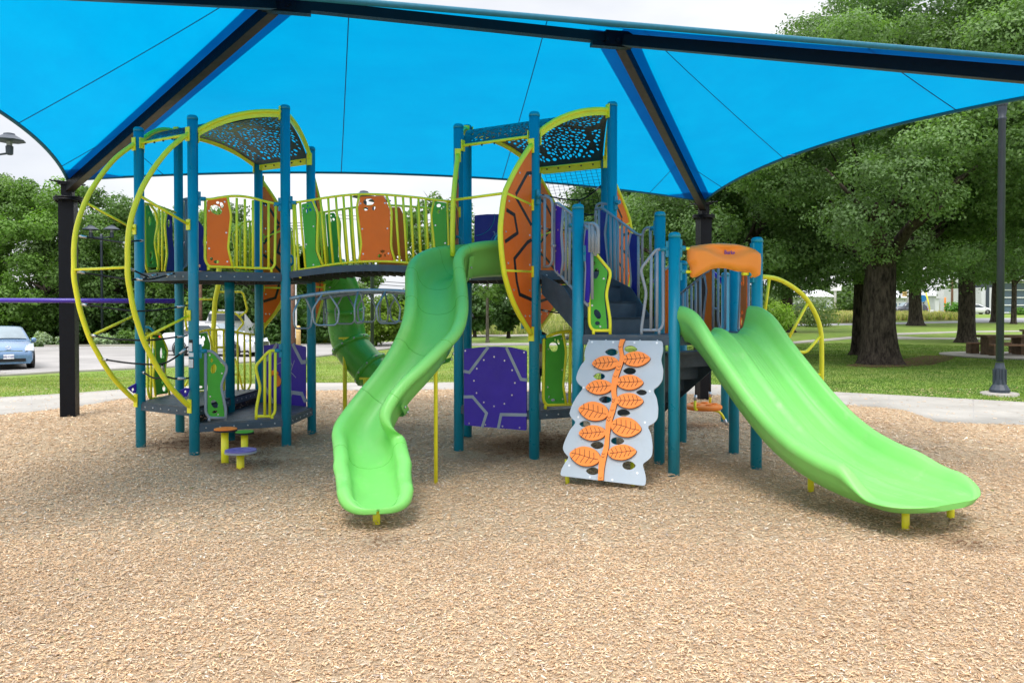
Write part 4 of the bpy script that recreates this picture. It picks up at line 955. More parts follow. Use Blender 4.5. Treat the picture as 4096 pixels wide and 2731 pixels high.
# overhead ladder of ring handles below the bridge
def ladder():
    fz = lambda u, P: P[0]+P[1]*(1-((u-LB/2)/(LB/2))**2)
    zf = pCA.tuv('z3', [(145, 1115), (800, 1034)]); z0, z1 = zf[0][1], zf[1][1]
    a0, a1 = T1['C'], T2['A']; b0, b1 = T1['D'], T2['E']
    lines = []
    for (s0, s1) in ((a0, a1), (b0, b1)):
        mb = MB(); pts = [Vector((s0.lerp(s1, i/20).x, s0.lerp(s1, i/20).y, z0+(z1-z0)*(1-((i/20-.5)*2)**2))) for i in range(21)]; mb.tube(pts, .026, 12); o = part('overhead_rail', mb, 'bargrey', PS); lines.append((pts, o))
    def on(k, t): P = lines[k][0]; x = t*20; i = min(19, int(x)); return P[i].lerp(P[i+1], x-i)
    for k, t, yaw in ((0, .10, 60), (0, .235, 12), (0, .43, 80), (0, .60, 35), (0, .78, 40), (0, .92, 20), (1, .09, 70), (1, .22, 20), (1, .36, 30), (1, .47, 60), (1, .58, 10), (1, .72, 55), (1, .88, 30)):
        c_ = on(k, t)+Vector((0,0,-.015)); a = math.radians(yaw if k == 0 else -yaw); e_ = Vector((math.cos(a), math.sin(a), 0)); mb = MB()
        mb.tube([c_+e_*.045, c_+e_*.17+Vector((0,0,-.20)), c_+e_*.15+Vector((0,0,-.36)), c_+e_*.11+Vector((0,0,-.40)), c_-e_*.11+Vector((0,0,-.40)), c_-e_*.15+Vector((0,0,-.36)), c_-e_*.17+Vector((0,0,-.20)), c_-e_*.045], .0125, 8, .05); part('ring_handle', mb, 'bargrey', lines[k][1])
ladder()
# ---------------- purple bar running out to the left
mb = MB(); za = Zat(1204, 11.45); mb.tube([Vector((T1['E'].x-.02, T1['E'].y-.02, za)), Vector((-9.6, 11.9, za+.02))], .034, 12); part('long_purple_bar', mb, 'purpletube', PS)
# ---------------- right tower: navy wheel panel, purple play panel, low guard
pEFr = VP(T2['E'], T2['F']); o = plate('play_panel', pEFr, 'z20', [(668,362),(780,352),(1000,352),(1150,365),(1160,900),(668,900)], [], 'navy', PS, label='navy blue panel engraved with circles')
lm = MB()
for cx_, cy_, rr, a0, a1 in ((665,365,180,-5,90), (960,640,155,100,210), (960,640,110,100,200)):
    pts = pEFr.tr('z20', [(cx_+rr*math.cos(math.radians(a)), cy_+rr*math.sin(math.radians(a))) for a in range(a0, a1, 6)] if cy_ == 365 else [(cx_+rr*math.cos(math.radians(a)), cy_-rr*math.sin(math.radians(a))) for a in range(a0, a1, 6)])
    lm.tube([p-pEFr.n*(.0 if pEFr.n.y < 0 else .011)+pEFr.n*(.011 if pEFr.n.y < 0 else 0) for p in pts], .005, 5)
parts('engraved_circle', lm, 'teal_dk', o)
sgn_ = -1 if pEFr.n.y > 0 else 1
fc = Plane(pEFr.O, pEFr.ex, pEFr.ey); u_, v_ = fc.tuv('z20', [(880, 515)])[0]; mb = MB()
tp = Plane(fc.at(u_, v_, .013*sgn_), (fc.ex+fc.ey*.32), fc.ey); text_mesh(mb, '3-IN-A-ROW', tp, .16, 0, .09, .004, 0); part('lettering', mb, 'inlaygrey', o)
pAB = VP(T2['A'], T2['B'])
fp = Plane(pAB.O+Vector((-.02, -.03, 0)), pAB.ex, pAB.ey)
o = plate('play_panel', fp, 'z5', [(274,549),(380,537),(490,532),(600,537),(709,563),(707,1116),(276,1079)], [], 'purple', PS, label='purple panel with pale turtle-shell lines', screws=[(284,562),(693,573),(485,604),(413,626),(557,630),(364,686),(610,697),(344,770),(629,785),(362,855),(609,870),(413,920),(556,930),(484,947),(310,1066),(424,1076),(543,1086),(662,1096)])
strips('panel_line', fp, 'z5', [[(440,541),(312,712),(276,704)], [(572,545),(672,760),(706,764)], [(277,882),(335,882),(432,996),(403,1088)], [(706,1008),(533,1005),(514,1098)]], .038, .0205, 0, 'inlaygrey', o)
mb = MB(); 
for u in (-.02, 1.02): mb.box(fp.at(u*1.0+.035*(1 if u < 0 else -1), 1.66), (.03, .05, .13), math.atan2(fp.ex.y, fp.ex.x))
parts('clamp', mb, 'teal_dk', o, 2)
pBCr = VP(T2['B'], T2['C'])
g = rails('guard_rail', pBCr, 'z16', [[(310,418),(400,415),(470,385),(560,364),(650,354),(740,356),(820,370),(900,384)], [(358,418),(350,1140),(385,1197),(900,1180)], [(574,364),(607,590),(574,980),(610,1190)], [(662,358),(650,1190)], [(800,370),(790,1180)], [(374,1195),(374,1243)]], r=.019)
plate('panel', pBCr, 'z16', [(380,440),(470,415),(558,390),(598,590),(563,980),(592,1180),(400,1186),(364,1140)], [(467,533,50,58,-30),(522,476,17,32,-15),(485,453,12,18),(415,1103,9,20,15),(460,1137,27,15)], 'green', g, screws=[(405,557),(555,440),(561,795),(397,990),(567,1127)])
c = MB(); clampat(c, T2['B'], pBCr.tuv('z16', [(310, 418)])[0][1], pBCr.ex); parts('clamp', c, 'teal_dk', g, 2)
# teal grab handles at the slide mouth
for zz, pts, Y in (('z20', [(485,556),(520,552),(548,580),(545,640),(500,658)], 9.75), ('z20', [(905,530),(870,545),(855,580),(862,615),(895,630)], 9.3), ('z3', [(140,720),(160,740),(160,790),(140,810)], 11.2)):
    mb = MB(); mb.tube([W(*q(zz, *p), Y) for p in pts], .018, 10, .05); part('grab_handle', mb, 'teal_dk', PS)
mb = MB(); mb.tube([W(*q('z2', *p), 10.6) for p in ((640,440),(690,420),(740,425),(775,470))], .018, 10, .05); part('grab_handle', mb, 'teal_dk', PS)
# ---------------- green wave slide
def chan(w, h, t=.05, lip=.085, hr=None):
    hr = h if hr is None else hr
    def side(sg, H_):
        return [(sg*(w+lip*.95), H_-.085), (sg*(w+lip*1.02), H_-.045), (sg*(w+lip*.8), H_-.005), (sg*(w+lip*.35), H_+.012), (sg*(w-.012*min(1, w/.12)), H_+.004), (sg*(w-.045*min(1, w/.12)), H_-.04), (sg*w*.80, H_*.50), (sg*w*.66, H_*.22), (sg*w*.46, H_*.06), (sg*w*.22, .0)]
    Lf, Rt = side(-1, h), side(1, hr)
    inn = Lf+[(0, -.006)]+Rt[::-1]
    low = [(w+lip*.55, hr-.10), (w+.0, hr*.40-.02), (w*.80, -.01), (w*.45, -t), (0, -t-.01)]; low2 = [(-x, y*(1 if j > 1 else 1)+((h-hr) if j == 0 else 0)) for j, (x, y) in enumerate(low[:-1])][::-1]
    return inn+low+low2
def slide1():
    P = [Vector(p) for p in ((.03, 9.66, 2.28), (-.20, 9.56, 2.28), (-.44, 9.44, 2.26), (-.68, 9.26, 2.21), (-.84, 9.0, 2.10))]
    px = [(650,395,8.62),(648,490,8.40),(628,590,8.22),(578,680,8.07),(512,770,7.94),(444,850,7.84),(380,935,7.75),(327,1030,7.66),(300,1120,7.54),(302,1205,7.34),(318,1300,6.98),(330,1370,6.70)]
    P += [W(*q('z8', x, y), Y) for x, y, Y in px]
    d_ = (P[-1]-P[-2]); d_.z *= .3; P += [P[-1]+d_.normalized()*.12, P[-1]+d_.normalized()*.26]
    P = spline(P, 9); n = len(P)
    A = np.array([[p.x, p.y, p.z] for p in P])
    for _ in range(26): A[1:-1, 2] = (A[:-2, 2]+2*A[1:-1, 2]+A[2:, 2])/4
    for _ in range(14): A[1:-1, :2] = (A[:-2, :2]+2*A[1:-1, :2]+A[2:, :2])/4
    P = [Vector(a) for a in A]; cum = [0]
    for a_, b_ in zip(P, P[1:]): cum.append(cum[-1]+(b_-a_).length)
    Lt = cum[-1]; sides = []
    for i in range(n):
        t = P[min(i+1, n-1)]-P[max(i-1, 0)]; t.z = 0; t.normalize(); sides.append(t.cross(Vector((0, 0, 1))))
    for _ in range(8): sides = [sides[0]]+[(sides[i-1]+sides[i]*2+sides[i+1]).normalized() for i in range(1, n-1)]+[sides[-1]]
    def pf(i, grow=0):
        s_ = cum[i]; e = Lt-s_; h = .245+.10*(1-smooth(.75, 1.5, s_)); hr = h
        h = h*(.50+.50*smooth(.30, .80, e))
        hr = h
        k2 = max(0, 1-e/.27); wf = (1-min(.9995, k2)**2.2)**(1/2.2); h = h*(1-.9*k2)*(.3+.7*wf); 
        w_ = .25-.015*(1-smooth(.3, .8, e))+.012*math.exp(-((e-.62)/.06)**2)
        return [(x, y*(1-k2**3) if y > 0 else y*(1-.5*k2**2)) for x, y in chan(w_*wf, max(.008, h), .05*(.5+.5*wf), .085*(.04+.96*wf)*(1-.35*k2))]
    mb = MB(); mb.sweep(P, pf, sides=sides); o = part('wave_slide', mb, 'slide', PS)
    for frac, co in ((.17, 1), (.26, 0), (.36, 0), (.49, 1), (.64, 1), (.80, 0)):
        i = min(range(n), key=lambda k: abs(cum[k]-frac*Lt)); pr_ = pf(i)
        tdir = (P[i+1]-P[i-1]).normalized(); z_ = sides[i].cross(tdir).normalized()
        if co:
            f_ = MB(); outp = [(x*1.10+(.012 if x > 0 else -.012), y-.03) for x, y in pr_[21:]]
            f_.sweep([P[i]-tdir*.035, P[i], P[i]+tdir*.035], outp, sides=[sides[i]]*3, closed_prof=False); part('collar', f_, 'tube_slide' if False else 'slide', o)
            for x, y in outp[1:-1]:
                bo = MB(); bo.lathe([(.011, -.011), (.011, .011)], P[i]+sides[i]*x*1.03+z_*(y), 8); part('bolt', bo, 'steel', o)
        g_ = MB(); g_.tube([P[i]+sides[i]*x+z_*y for x, y in pr_[:21]], .0026, 4, caps=False); part('seam', g_, 'tube_slide', o)
    b = G(1506, 2105); m2 = MB(); m2.tube([b+Vector((0,0,-.1)), Vector((b.x, b.y, .22))], .032, 12); part('support_leg', m2, 'yellow', o)
    b = G(*q('z8', 645, 1298)); j = min(range(n), key=lambda k: (P[k].x-b.x)**2+(P[k].y-b.y)**2); m2 = MB(); m2.tube([b+Vector((0,0,-.1)), Vector((b.x, b.y, 1.30)), Vector((P[j].x, P[j].y, P[j].z-.05))], .021, 10, .08); part('support_leg', m2, 'yellow', o)
slide1()
# ---------------- double wave slide on the right
def slide2():
    c = Vector((.891, .454, 0)); u = Vector((.454, -.891, 0)); O = Vector((2.262, 8.70, 0))
    zk = [(-.10,1.56),(0,1.57),(.10,1.555),(.3,1.41),(.6,1.13),(.9,.86),(1.2,.63),(1.5,.47),(1.8,.365),(2.1,.305),(2.35,.285),(2.8,.28)]
    s_ = np.concatenate([np.linspace(-.07, 2.35, 150), 2.35+.32*np.sin(np.linspace(.06, 1, 14)*pi/2)]); z_ = np.interp(s_, [a for a, b in zk], [b for a, b in zk])
    for _ in range(40): z_[1:-1] = (z_[:-2]+2*z_[1:-1]+z_[2:])/4
    def prof(i):
        s = s_[i]; tail = max(0, (s-2.35)/.325); wf = (1-min(.999, tail)**2.8)**(1/2.8); st = 1-smooth(-.05, .40, s)
        hL = (.212+.085*st)*(1-.93*smooth(1.98, 2.36, s))*(1-.5*tail)+.006; hR = (.212+.085*st)*(1-.35*smooth(1.9, 2.35, s))*(1-.93*tail**1.3)+.006
        hw = .405+.02*math.exp(-((s-2.2)/.12)**2)*0; pr = []
        for k in np.linspace(-1, 1, 57):
            v = .050*math.exp(-(k/.13)**2)*(1-.75*smooth(.8, 2.1, s))*(1+.35*st)
            for rg in (-.52, -.43, -.34, -.25, .25, .34, .43, .52): v += .0085*math.exp(-((k-rg-.03*math.sin(s*5))/.022)**2)*(1-.55*smooth(2.25, 2.5, s))
            for s0, k0, ws, wk in ((.36, 0, .030, .16), (.88, -.08, .026, .12), (1.14, 0, .034, .20), (1.55, .08, .026, .12), (1.95, .10, .03, .14)): v += .005*math.exp(-((s-s0)/ws)**2)*max(0, 1-((k-k0)/wk)**2)
            v += (hL if k < 0 else hR)*.20*smooth(.78, 1.0, abs(k)); pr.append((k*hw, v))
        def rim(sg, h): return [(sg*(hw+.030), h*.50), (sg*(hw+.055), h*.86), (sg*(hw+.080), h*.985), (sg*(hw+.115), h+.004), (sg*(hw+.150), h-.012), (sg*(hw+.172), h-.05*(.2+h*3.4)), (sg*(hw+.176), h-.10*(.2+h*3.4)), (sg*(hw+.160), h-.125*(.2+h*3.4)), (sg*(hw+.115), h*.35-.045), (sg*(hw+.05), -.075), (sg*(hw*.8), -.088)]
        R_ = rim(1, hR); L_ = rim(-1, hL)
        al = pr+R_+L_[::-1]
        return [(x*wf, y*(1-tail**3) if y > 0 else y*(1-.45*tail**2)) for x, y in al]
    P = [O+u*float(s)+c*(.07*smooth(1.3, 2.4, float(s)))+Vector((0, 0, float(z))) for s, z in zip(s_, z_)]
    mb = MB(); mb.sweep(P, prof, sides=[c]*len(P)); o = part('double_slide', mb, 'slide', PS)
    for (z, x, y, zt_) in (('z7', 1080, 1226, .50), ('z7', 1717, 1468, .23), ('z7', 2020, 1397, .23)):
        b = Gq(z, x, y); m2 = MB(); m2.tube([b+Vector((0,0,-.1)), Vector((b.x, b.y, zt_))], .031, 12); part('support_leg', m2, 'yellow', o)
slide2()
# ---------------- orange moulded hood
def hood():
    pl = VP(H6, P37); pl = Plane(pl.O-pl.n*0, pl.ex, pl.ey); 
    out_ = pl.tuv('z6', [(432,262),(450,236),(520,226),(600,216),(680,213),(760,219),(840,234),(905,255),(936,268),(943,330),(940,400),(934,463),(900,466),(872,452),(862,425),(840,414),(780,412),(700,390),(640,388),(585,402),(540,428),(500,450),(455,455),(452,370),(432,345)])
    P_ = [Vector((u, v, 0)) for u, v in out_]; out_ = [(p.x, p.y) for p in fillet(P_, .03, True)]
    ex = []; u0, u1 = min(p[0] for p in out_), max(p[0] for p in out_); v0, v1 = min(p[1] for p in out_), max(p[1] for p in out_)
    for i in range(46):
        for j in range(22):
            a, b = u0+(u1-u0)*(i+.5*(j % 2))/45, v0+(v1-v0)*j/21
            if inpoly(a, b, out_): ex.append((a, b))
    tv, tf, lp = cdt(out_, (), ex); o_arr = np.array(out_); nxt = np.roll(o_arr, -1, 0)
    def dist(a, b):
        p = np.array([a, b]); d = nxt-o_arr; t = np.clip(((p-o_arr)*d).sum(1)/(d*d).sum(1), 0, 1); return float(np.sqrt((((o_arr+d*t[:, None])-p)**2).sum(1).min()))
    uc = (u0+u1)/2; th = []
    for a, b in tv:
        d = dist(a, b); h = .070*min(1, d/.06)**.5
        t = (a-u0)/(u1-u0); vv_ = (b-v0)/(v1-v0); ridge = .52+.28*math.cos((t-.5)*pi*1.1) if True else 0
        crease = .74-.5*(t-.2)**2
        h += .035*smooth(crease+.0, crease-.22, vv_) if False else .03*(1-smooth(0, .12, abs(vv_-(.82-1.5*(t-.45)**2))))*0
        h -= .050*smooth(.0, .25, vv_-(.50+1.3*abs(t-.5)**1.6))*(1-smooth(.32, .42, vv_-(.50+1.3*abs(t-.5)**1.6)))*smooth(0, .06, d)
        h += .016*math.sin(t*8)*smooth(.02, .08, d)*.6
        th.append(h)
    sg = 1 if pl.n.y < 0 else -1; n = len(tv); A_ = [pl.at(a, b, sg*h) for (a, b), h in zip(tv, th)]; B_ = [pl.at(a, b, -sg*h*.8) for (a, b), h in zip(tv, th)]
    mb = MB(); mb.add(A_+B_, [f for f in tf]+[tuple(n+i for i in reversed(f)) for f in tf], True); b = 0
    for lp_ in lp:
        for i in range(len(lp_)): x, y = lp_[i], lp_[(i+1) % len(lp_)]; mb.f.append((x, y, y+n, x+n)); mb.sm.append(True)
    o = part('slide_hood', mb, 'hood', PS)
    u_, v_ = pl.tuv('z6', [(719, 280)])[0]; k = min(range(n), key=lambda i: (tv[i][0]-u_)**2+(tv[i][1]-v_)**2)
    tb = MB(); tp = Plane(pl.at(u_, v_, sg*(th[k]+.010)), pl.ex, pl.ey); text_mesh(tb, 'Burke', tp, 0, 0, .062, .003, 0); part('brand_lettering', tb, 'purple', o)
    for P_, zz, d in ((H6, (440, 252), 1), (H6, (440, 413), 1), (P37, (935, 275), -1), (P37, (940, 430), -1)):
        v = pl.tuv('z6', [zz])[0][1]; dd = pl.ex*d; m2 = MB(); m2.tube([Vector((P_.x, P_.y, v))+dd*(PR+.06), Vector((P_.x, P_.y, v))+dd*(PR+.15)], .018, 10); part('hood_bar', m2, 'yellow', o)
        m2 = MB(); m2.box(Vector((P_.x, P_.y, v))+dd*(PR+.006), (.03, .05, .19), math.atan2(dd.y, dd.x)); m2.tube([Vector((P_.x, P_.y, v))+dd*PR, Vector((P_.x, P_.y, v))+dd*(PR+.07)], .028, 12); parts('clamp', m2, 'teal_dk', o, 2)
hood()
# ---------------- leaf climbing wall
def wall():
    T_1, T_2, Bm = Vector((.80, 8.62, 1.5)), Vector((1.60, 8.36, 1.5)), Vector((.93, 8.02, .08)); pl = Plane(T_1, T_2-T_1, T_1-Bm)
    out_ = [(1140,490),(1400,492),(1655,495),(1661,560),(1645,625),(1662,700),(1655,770),(1625,812),(1588,836),(1615,890),(1626,960),(1622,1035),(1592,1070),(1550,1088),(1575,1140),(1587,1220),(1583,1295),(1550,1328),(1515,1350),(1535,1420),(1541,1460),(1535,1503),(1240,1468),(943,1432),(950,1390),(975,1345),(1005,1303),(975,1275),(960,1240),(975,1190),(1010,1115),(1055,1060),(1020,1030),(1007,1000),(1025,940),(1060,880),(1105,820),(1070,795),(1052,760),(1065,710),(1090,660),(1118,628),(1112,600),(1114,565)]
    uv = pl.tuv('z5', out_); f_ = [(p.x, p.y) for p in fillet([Vector((a, b, 0)) for a, b in uv], .03, True)]
    def leafpts(cx, cy, rx, ry, rot, tip, n=28):
        o = []; c_, s_ = math.cos(math.radians(rot)), math.sin(math.radians(rot))
        for k in range(n):
            a = 2*pi*k/n; x, y = math.cos(a), math.sin(a)*(1-.0*abs(math.cos(a)))
            x2 = x; y2 = y*(1-.42*max(0, x*tip)**2.2); x2 = x*(1+.0) 
            o.append((cx+(x2*rx)*c_-(y2*ry)*s_, cy+(x2*rx)*s_+(y2*ry)*c_))
        return o
    hol = [(1300,573,45,25,-1),(1435,552,46,25,1),(1426,704,45,25,-1),(1214,741,41,24,-1),(1509,853,38,20,-1),(1256,903,45,25,-1),(1385,995,46,27,1),(1115,1073,40,23,-1),(1343,1190,47,27,1),(1200,1220,46,27,-1),(1422,1361,47,31,1),(1168,1400,46,27,-1)]
    sg = 1 if pl.n.y < 0 else -1
    mb = MB(); mb.slab(pl, f_, .019, [pl.tuv('z5', leafpts(cx, cy, rx, ry, 3 if t > 0 else 2, t, 18)) for cx, cy, rx, ry, t in hol]); o = part('climbing_wall', mb, 'wallgrey', PS)
    lv = [(1260,653,92,49,-3,-1),(1477,625,95,52,-2,1),(1217,820,93,51,-3,-1),(1431,787,93,52,1,1),(1430,915,94,53,2,1),(1178,987,105,66,8,-1),(1405,1098,106,69,8,1),(1170,1138,94,53,-2,-1),(1118,1300,107,68,9,-1),(1378,1272,98,54,-4,1)]
    for cx, cy, rx, ry, rot, t in lv:
        m2 = MB(); P_ = leafpts(cx, cy, rx, ry, rot, t); m2.slab(pl, pl.tuv('z5', P_), .030, off=sg*.0255); lf = part('leaf_hold', m2, 'leafor', o)
        b_ = MB(); b_.slab(pl, pl.tuv('z5', leafpts(cx, cy, rx*1.012+1, ry*1.012+1.5, rot, t)), .008, off=sg*.0132); part('leaf_backing', b_, 'brown', lf)
        vn = MB(); c_, s_ = math.cos(math.radians(rot)), math.sin(math.radians(rot)); T = lambda x, y: (cx+x*rx*c_-y*ry*s_, cy+x*rx*s_+y*ry*c_)
        big = rx > 100; sl_ = .35 if big else -.30
        mid_ = [T(-.88 if 1 else 0, -.10 if big else .05), T(-.45, -.12 if big else .02), T(0, 0), T(.45, .12 if big else -.08), T(.88, .12 if big else -.10)]
        tubes = [mid_]
        for x in (-.62, -.32, 0, .32, .62):
            yv = (-.10+.2*(x+1)/2) if big else (.05-.15*(x+1)/2); ln = .62*(1-x*x)**.5+.08
            d = t if not big else t
            tubes.append([T(x, yv), T(x-(.14*(1 if not big else .5)), yv-ln)]); tubes.append([T(x, yv), T(x-(.22*(1)), yv+ln)])
        for tb in tubes:
            pp = [pl.at(a, b, sg*.0405) for a, b in pl.tuv('z5', tb)]; vn.tube(pp, .0032, 4)
        part('leaf_veins', vn, 'brown', lf)
    cen = [(1381,490,17),(1366,545,14),(1376,620,15),(1352,690,19),(1328,760,20),(1319,850,17),(1326,910,18),(1310,980,20),(1286,1060,20),(1275,1150,15),(1266,1240,17),(1241,1330,22),(1232,1400,19),(1228,1466,19)]
    sp = spline([(a, b, c_) for a, b, c_ in cen], 4); L_ = [(p.x-p.z, p.y) for p in sp]; R_ = [(p.x+p.z, p.y) for p in sp]
    m2 = MB(); m2.slab(pl, pl.tuv('z5', L_+R_[::-1]), .030, off=sg*.0262); st = part('stem', m2, 'leafor', o)
    b_ = MB(); b_.slab(pl, pl.tuv('z5', [(x-2, y) for x, y in L_]+[(x+2.5, y) for x, y in R_[::-1]]), .008, off=sg*.0139); part('stem_backing', b_, 'brown', st)
    mk = MB()
    for x, y in ((1362,542),(1357,677),(1350,700),(1330,745),(1320,905),(1315,920),(1308,980),(1288,1030),(1284,1050),(1248,1283),(1245,1303),(1228,1448)):
        pp = [pl.at(a, b, sg*.0415) for a, b in pl.tuv('z5', [(x-11, y-3), (x-5, y+5), (x+5, y+5), (x+11, y-4)])]; mk.tube(pp, .0028, 4)
    part('stem_marks', mk, 'brown', st)
    sc = MB()
    for s_ in pl.tuv('z5', [(1165,503),(1616,509),(1312,504),(1460,507),(1107,820),(1567,845),(1070,1025),(1533,1062),(1006,1361),(1480,1414),(1150,1442),(1306,1461)]): sc.lathe([(.012, -.012), (.012, .012)], pl.at(*s_), 8, rot=Matrix((pl.ex, pl.ey, pl.n)).transposed())
    part('screws', sc, 'white', o)
    for x in (1000, 1470):
        a = W(*q('z5', x, 1442 if x < 1200 else 1492), 8.1 if x < 1200 else 7.95); m2 = MB(); m2.tube([Vector((a.x, a.y+.26, .25)), Vector((a.x, a.y+.14, -.05))], .022, 10); part('foot', m2, 'yellow', o)
wall()
# ---------------- guards of the low right deck
pH = VP(H4, H6)
g = rails('guard_rail', pH, 'z15', [[(690,757),(775,752),(810,768),(938,920),(944,965),(903,1150),(942,1400),(942,1538)], [(738,757),(742,1440),(775,1500),(942,1500)], [(782,1500),(782,1538)]], r=.0175)
plate('panel', pH, 'z15', [(752,772),(792,770),(920,935),(884,1150),(915,1483),(790,1485),(752,1445)], [(788,853,12,23,-10),(808,950,26,54,12),(820,1343,30,50,-28),(820,1430,24,20)], 'green', g, screws=[(768,799),(881,1001),(770,1259),(848,1461)])
c = MB(); clampat(c, H4, pH.tuv('z15', [(690, 757)])[0][1], pH.ex); parts('clamp', c, 'teal_dk', g, 2)
g = rails('guard_rail', pH, 'z15', [[(1500,716),(1400,718),(1375,735),(1250,890),(1240,930),(1292,1135),(1245,1480),(1245,1540)], [(1452,720),(1455,1440),(1425,1497),(1245,1497)], [(1340,780),(1335,1497)], [(1395,722),(1393,1497)], [(1415,1497),(1415,1540)]], 'grey', label='grey guard rail with a kinked edge')
c = MB(); clampat(c, H6, pH.tuv('z15', [(1500, 716)])[0][1], -pH.ex); parts('clamp', c, 'teal_dk', g, 2)
# ---------------- upper stairs between the tower and the low deck
def stairs(P0, P1, Q0, Q1, z0, z1, n, name='stairs'):
    o = None
    for k in range(1, n):
        t0, t1 = (k-1)/(n-1), k/(n-1); z = z0+(z1-z0)*k/n; m2 = MB()
        a, b, c_, d_ = P0.lerp(Q0, t0), P1.lerp(Q1, t0), P1.lerp(Q1, t1), P0.lerp(Q0, t1)
        P_ = [p+(((P0+P1)/2-(P0+P1)/2)) for p in (a, b, c_, d_)]; ce = (P0+P1)/2
        # tread
        vs = [Vector((p.x, p.y, z)) for p in P_]+[Vector((p.x, p.y, z-.03)) for p in P_]; m2.add(vs, [(0,1,2,3),(7,6,5,4),(0,4,5,1),(1,5,6,2),(2,6,7,3),(3,7,4,0)])
        dz = (z0-z1)/n; vs = [Vector((p.x, p.y, zz)) for p, zz in ((c_, z), (d_, z), (d_, z-dz), (c_, z-dz))]; off_ = (Q0-P0).normalized()*.012; m2.add(vs+[v-off_ for v in vs], [(0,1,2,3),(7,6,5,4),(0,4,5,1),(1,5,6,2),(2,6,7,3),(3,7,4,0)])
        if o is None: 
            o = thing_part(name)
        part('step', m2, 'deck', o)
    for a, b in ((P0, Q0), (P1, Q1)):
        pl = VP(a, b); L0 = (b-a).length; m2 = MB(); m2.slab(pl, [(.03, z0-.05), (.03, z0-.28), (L0-.02, z1-.08), (L0-.02, z1+.16), (L0*.55, z1+(z0-z1)*.55+.12)], .012); part('stringer', m2, 'deck', o)
    return o
def thing_part(name):
    o = bpy.data.objects.new(name, None); COL.objects.link(o); o.parent = PS; o.empty_display_size = .1; return o
din = (T2['C']-T2['B']).normalized(); st = stairs(T2['B']+din*.09, T2['C']-din*.09, H4+din*.09, H5-din*.09, ZD, 1.555, 4)
pS1, pS2 = VP(T2['B'], H4), VP(T2['C'], H5)
pS1b = Plane(pS1.O+din*.06, pS1.ex, pS1.ey); pS2b = Plane(pS2.O-din*.06, pS2.ex, pS2.ey)
g = rails('stair_rail', pS1, 'z15', [[(268,208),(340,214),(375,235),(385,280),(385,830),(360,880),(300,886)], [(312,214),(308,884)], [(378,680),(410,682)]], 'grey')
g = rails('stair_rail', pS1b, 'z15', [[(380,290),(435,270),(580,380),(700,490),(790,550)], [(415,285),(410,925),(465,972),(580,1095),(730,1260)], [(490,325),(472,570),(490,820),(470,970)], [(517,350),(515,1015)], [(553,370),(550,1055)], [(712,505),(692,660),(712,900),(698,1210)], [(765,540),(770,1200)], [(790,550),(800,600),(800,780)]], 'grey')
plate('panel', pS1b, 'z15', [(420,290),(480,322),(463,570),(480,820),(460,966),(418,928)], [], 'purple', g, screws=[(427,335),(446,530),(424,733),(443,930)]); plate('panel', pS1b, 'z15', [(716,525),(765,560),(768,900),(735,1240),(698,1200),(712,900),(694,660)], [], 'purple', g)
g = rails('stair_rail', pS1, 'z15', [[(700,465),(790,470),(822,500),(828,560),(828,760)], [(745,468),(745,745)], [(775,468),(775,745)]], 'grey')
c = MB(); clampat(c, H4, pS1.tuv('z15', [(700, 465)])[0][1], -pS1.ex); clampat(c, T2['B'], pS1.tuv('z15', [(268, 208)])[0][1], pS1.ex); parts('clamp', c, 'teal_dk', g, 2)
g = rails('stair_rail', pS2, 'z15', [[(925,282),(845,272),(810,295),(803,340),(800,740)], [(870,275),(868,330)]], 'grey')
g = rails('stair_rail', pS2b, 'z15', [[(805,330),(865,315),(1205,575),(1255,582)], [(935,1045),(1165,1250),(1205,1272),(1250,1272)], [(835,335),(832,730)], [(918,365),(892,560),(925,870),(918,900)], [(945,390),(948,1055)], [(983,420),(985,1090)], [(1018,450),(1020,1120)], [(1057,480),(1058,1150)], [(1098,510),(1100,1190)], [(1145,560),(1122,690),(1152,1020),(1125,1215)], [(1215,590),(1215,1270)]], 'grey')
plate('panel', pS2b, 'z15', [(852,335),(915,375),(888,560),(918,900),(850,900)], [], 'navy', g, label='blue panel at the stair head'); plate('panel', pS2b, 'z15', [(1158,562),(1206,592),(1210,1252),(1185,1255),(1132,1205),(1160,1020),(1132,690)], [], 'navy', g)
g = rails('stair_rail', pS2, 'z15', [[(1390,512),(1290,510),(1260,545),(1252,600),(1252,910)], [(1330,514),(1332,770)]], 'grey')
c = MB(); clampat(c, H5, pS2.tuv('z15', [(1390, 512)])[0][1], -pS2.ex); clampat(c, T2['C'], pS2.tuv('z15', [(925, 282)])[0][1], pS2.ex); parts('clamp', c, 'teal_dk', g, 2)
# ---------------- lower stairs going down behind the low deck
dn = Vector((-.55, .835, 0)); ea = (P84-H5).normalized()
st = stairs(H5+ea*.12, P84-ea*.12, H5+ea*.12+dn*1.25, P84-ea*.12+dn*1.25, 1.50, .42, 6, 'lower_stairs')
pL = VP(P84-ea*.09, P84-ea*.09+dn)
g = rails('stair_rail', pL, 'z17', [[(275,390),(470,235),(500,205),(535,188)], [(295,370),(295,750)], [(333,345),(333,750)], [(372,310),(372,750)], [(410,280),(410,750)], [(450,245),(450,750)], [(485,220),(512,350),(478,600),(492,720)], [(567,175),(565,750)]], 'grey')
plate('panel', pL, 'z17', [(500,200),(530,185),(556,185),(556,750),(492,750),(488,640),(520,370)], [], 'orange', g)
pL2 = VP(P84, P84+Vector((-.6, .5, 0)))
g = rails('stair_rail', pL2, 'z17', [[(612,165),(610,640),(625,700),(650,718),(672,700),(676,165)], [(565,525),(612,525)]], 'grey')
pJ = VP(P37, P84)
g = rails('guard_rail', pJ, 'z17', [[(822,150),(800,560),(790,718),(870,715),(885,690),(885,150)]], 'grey')
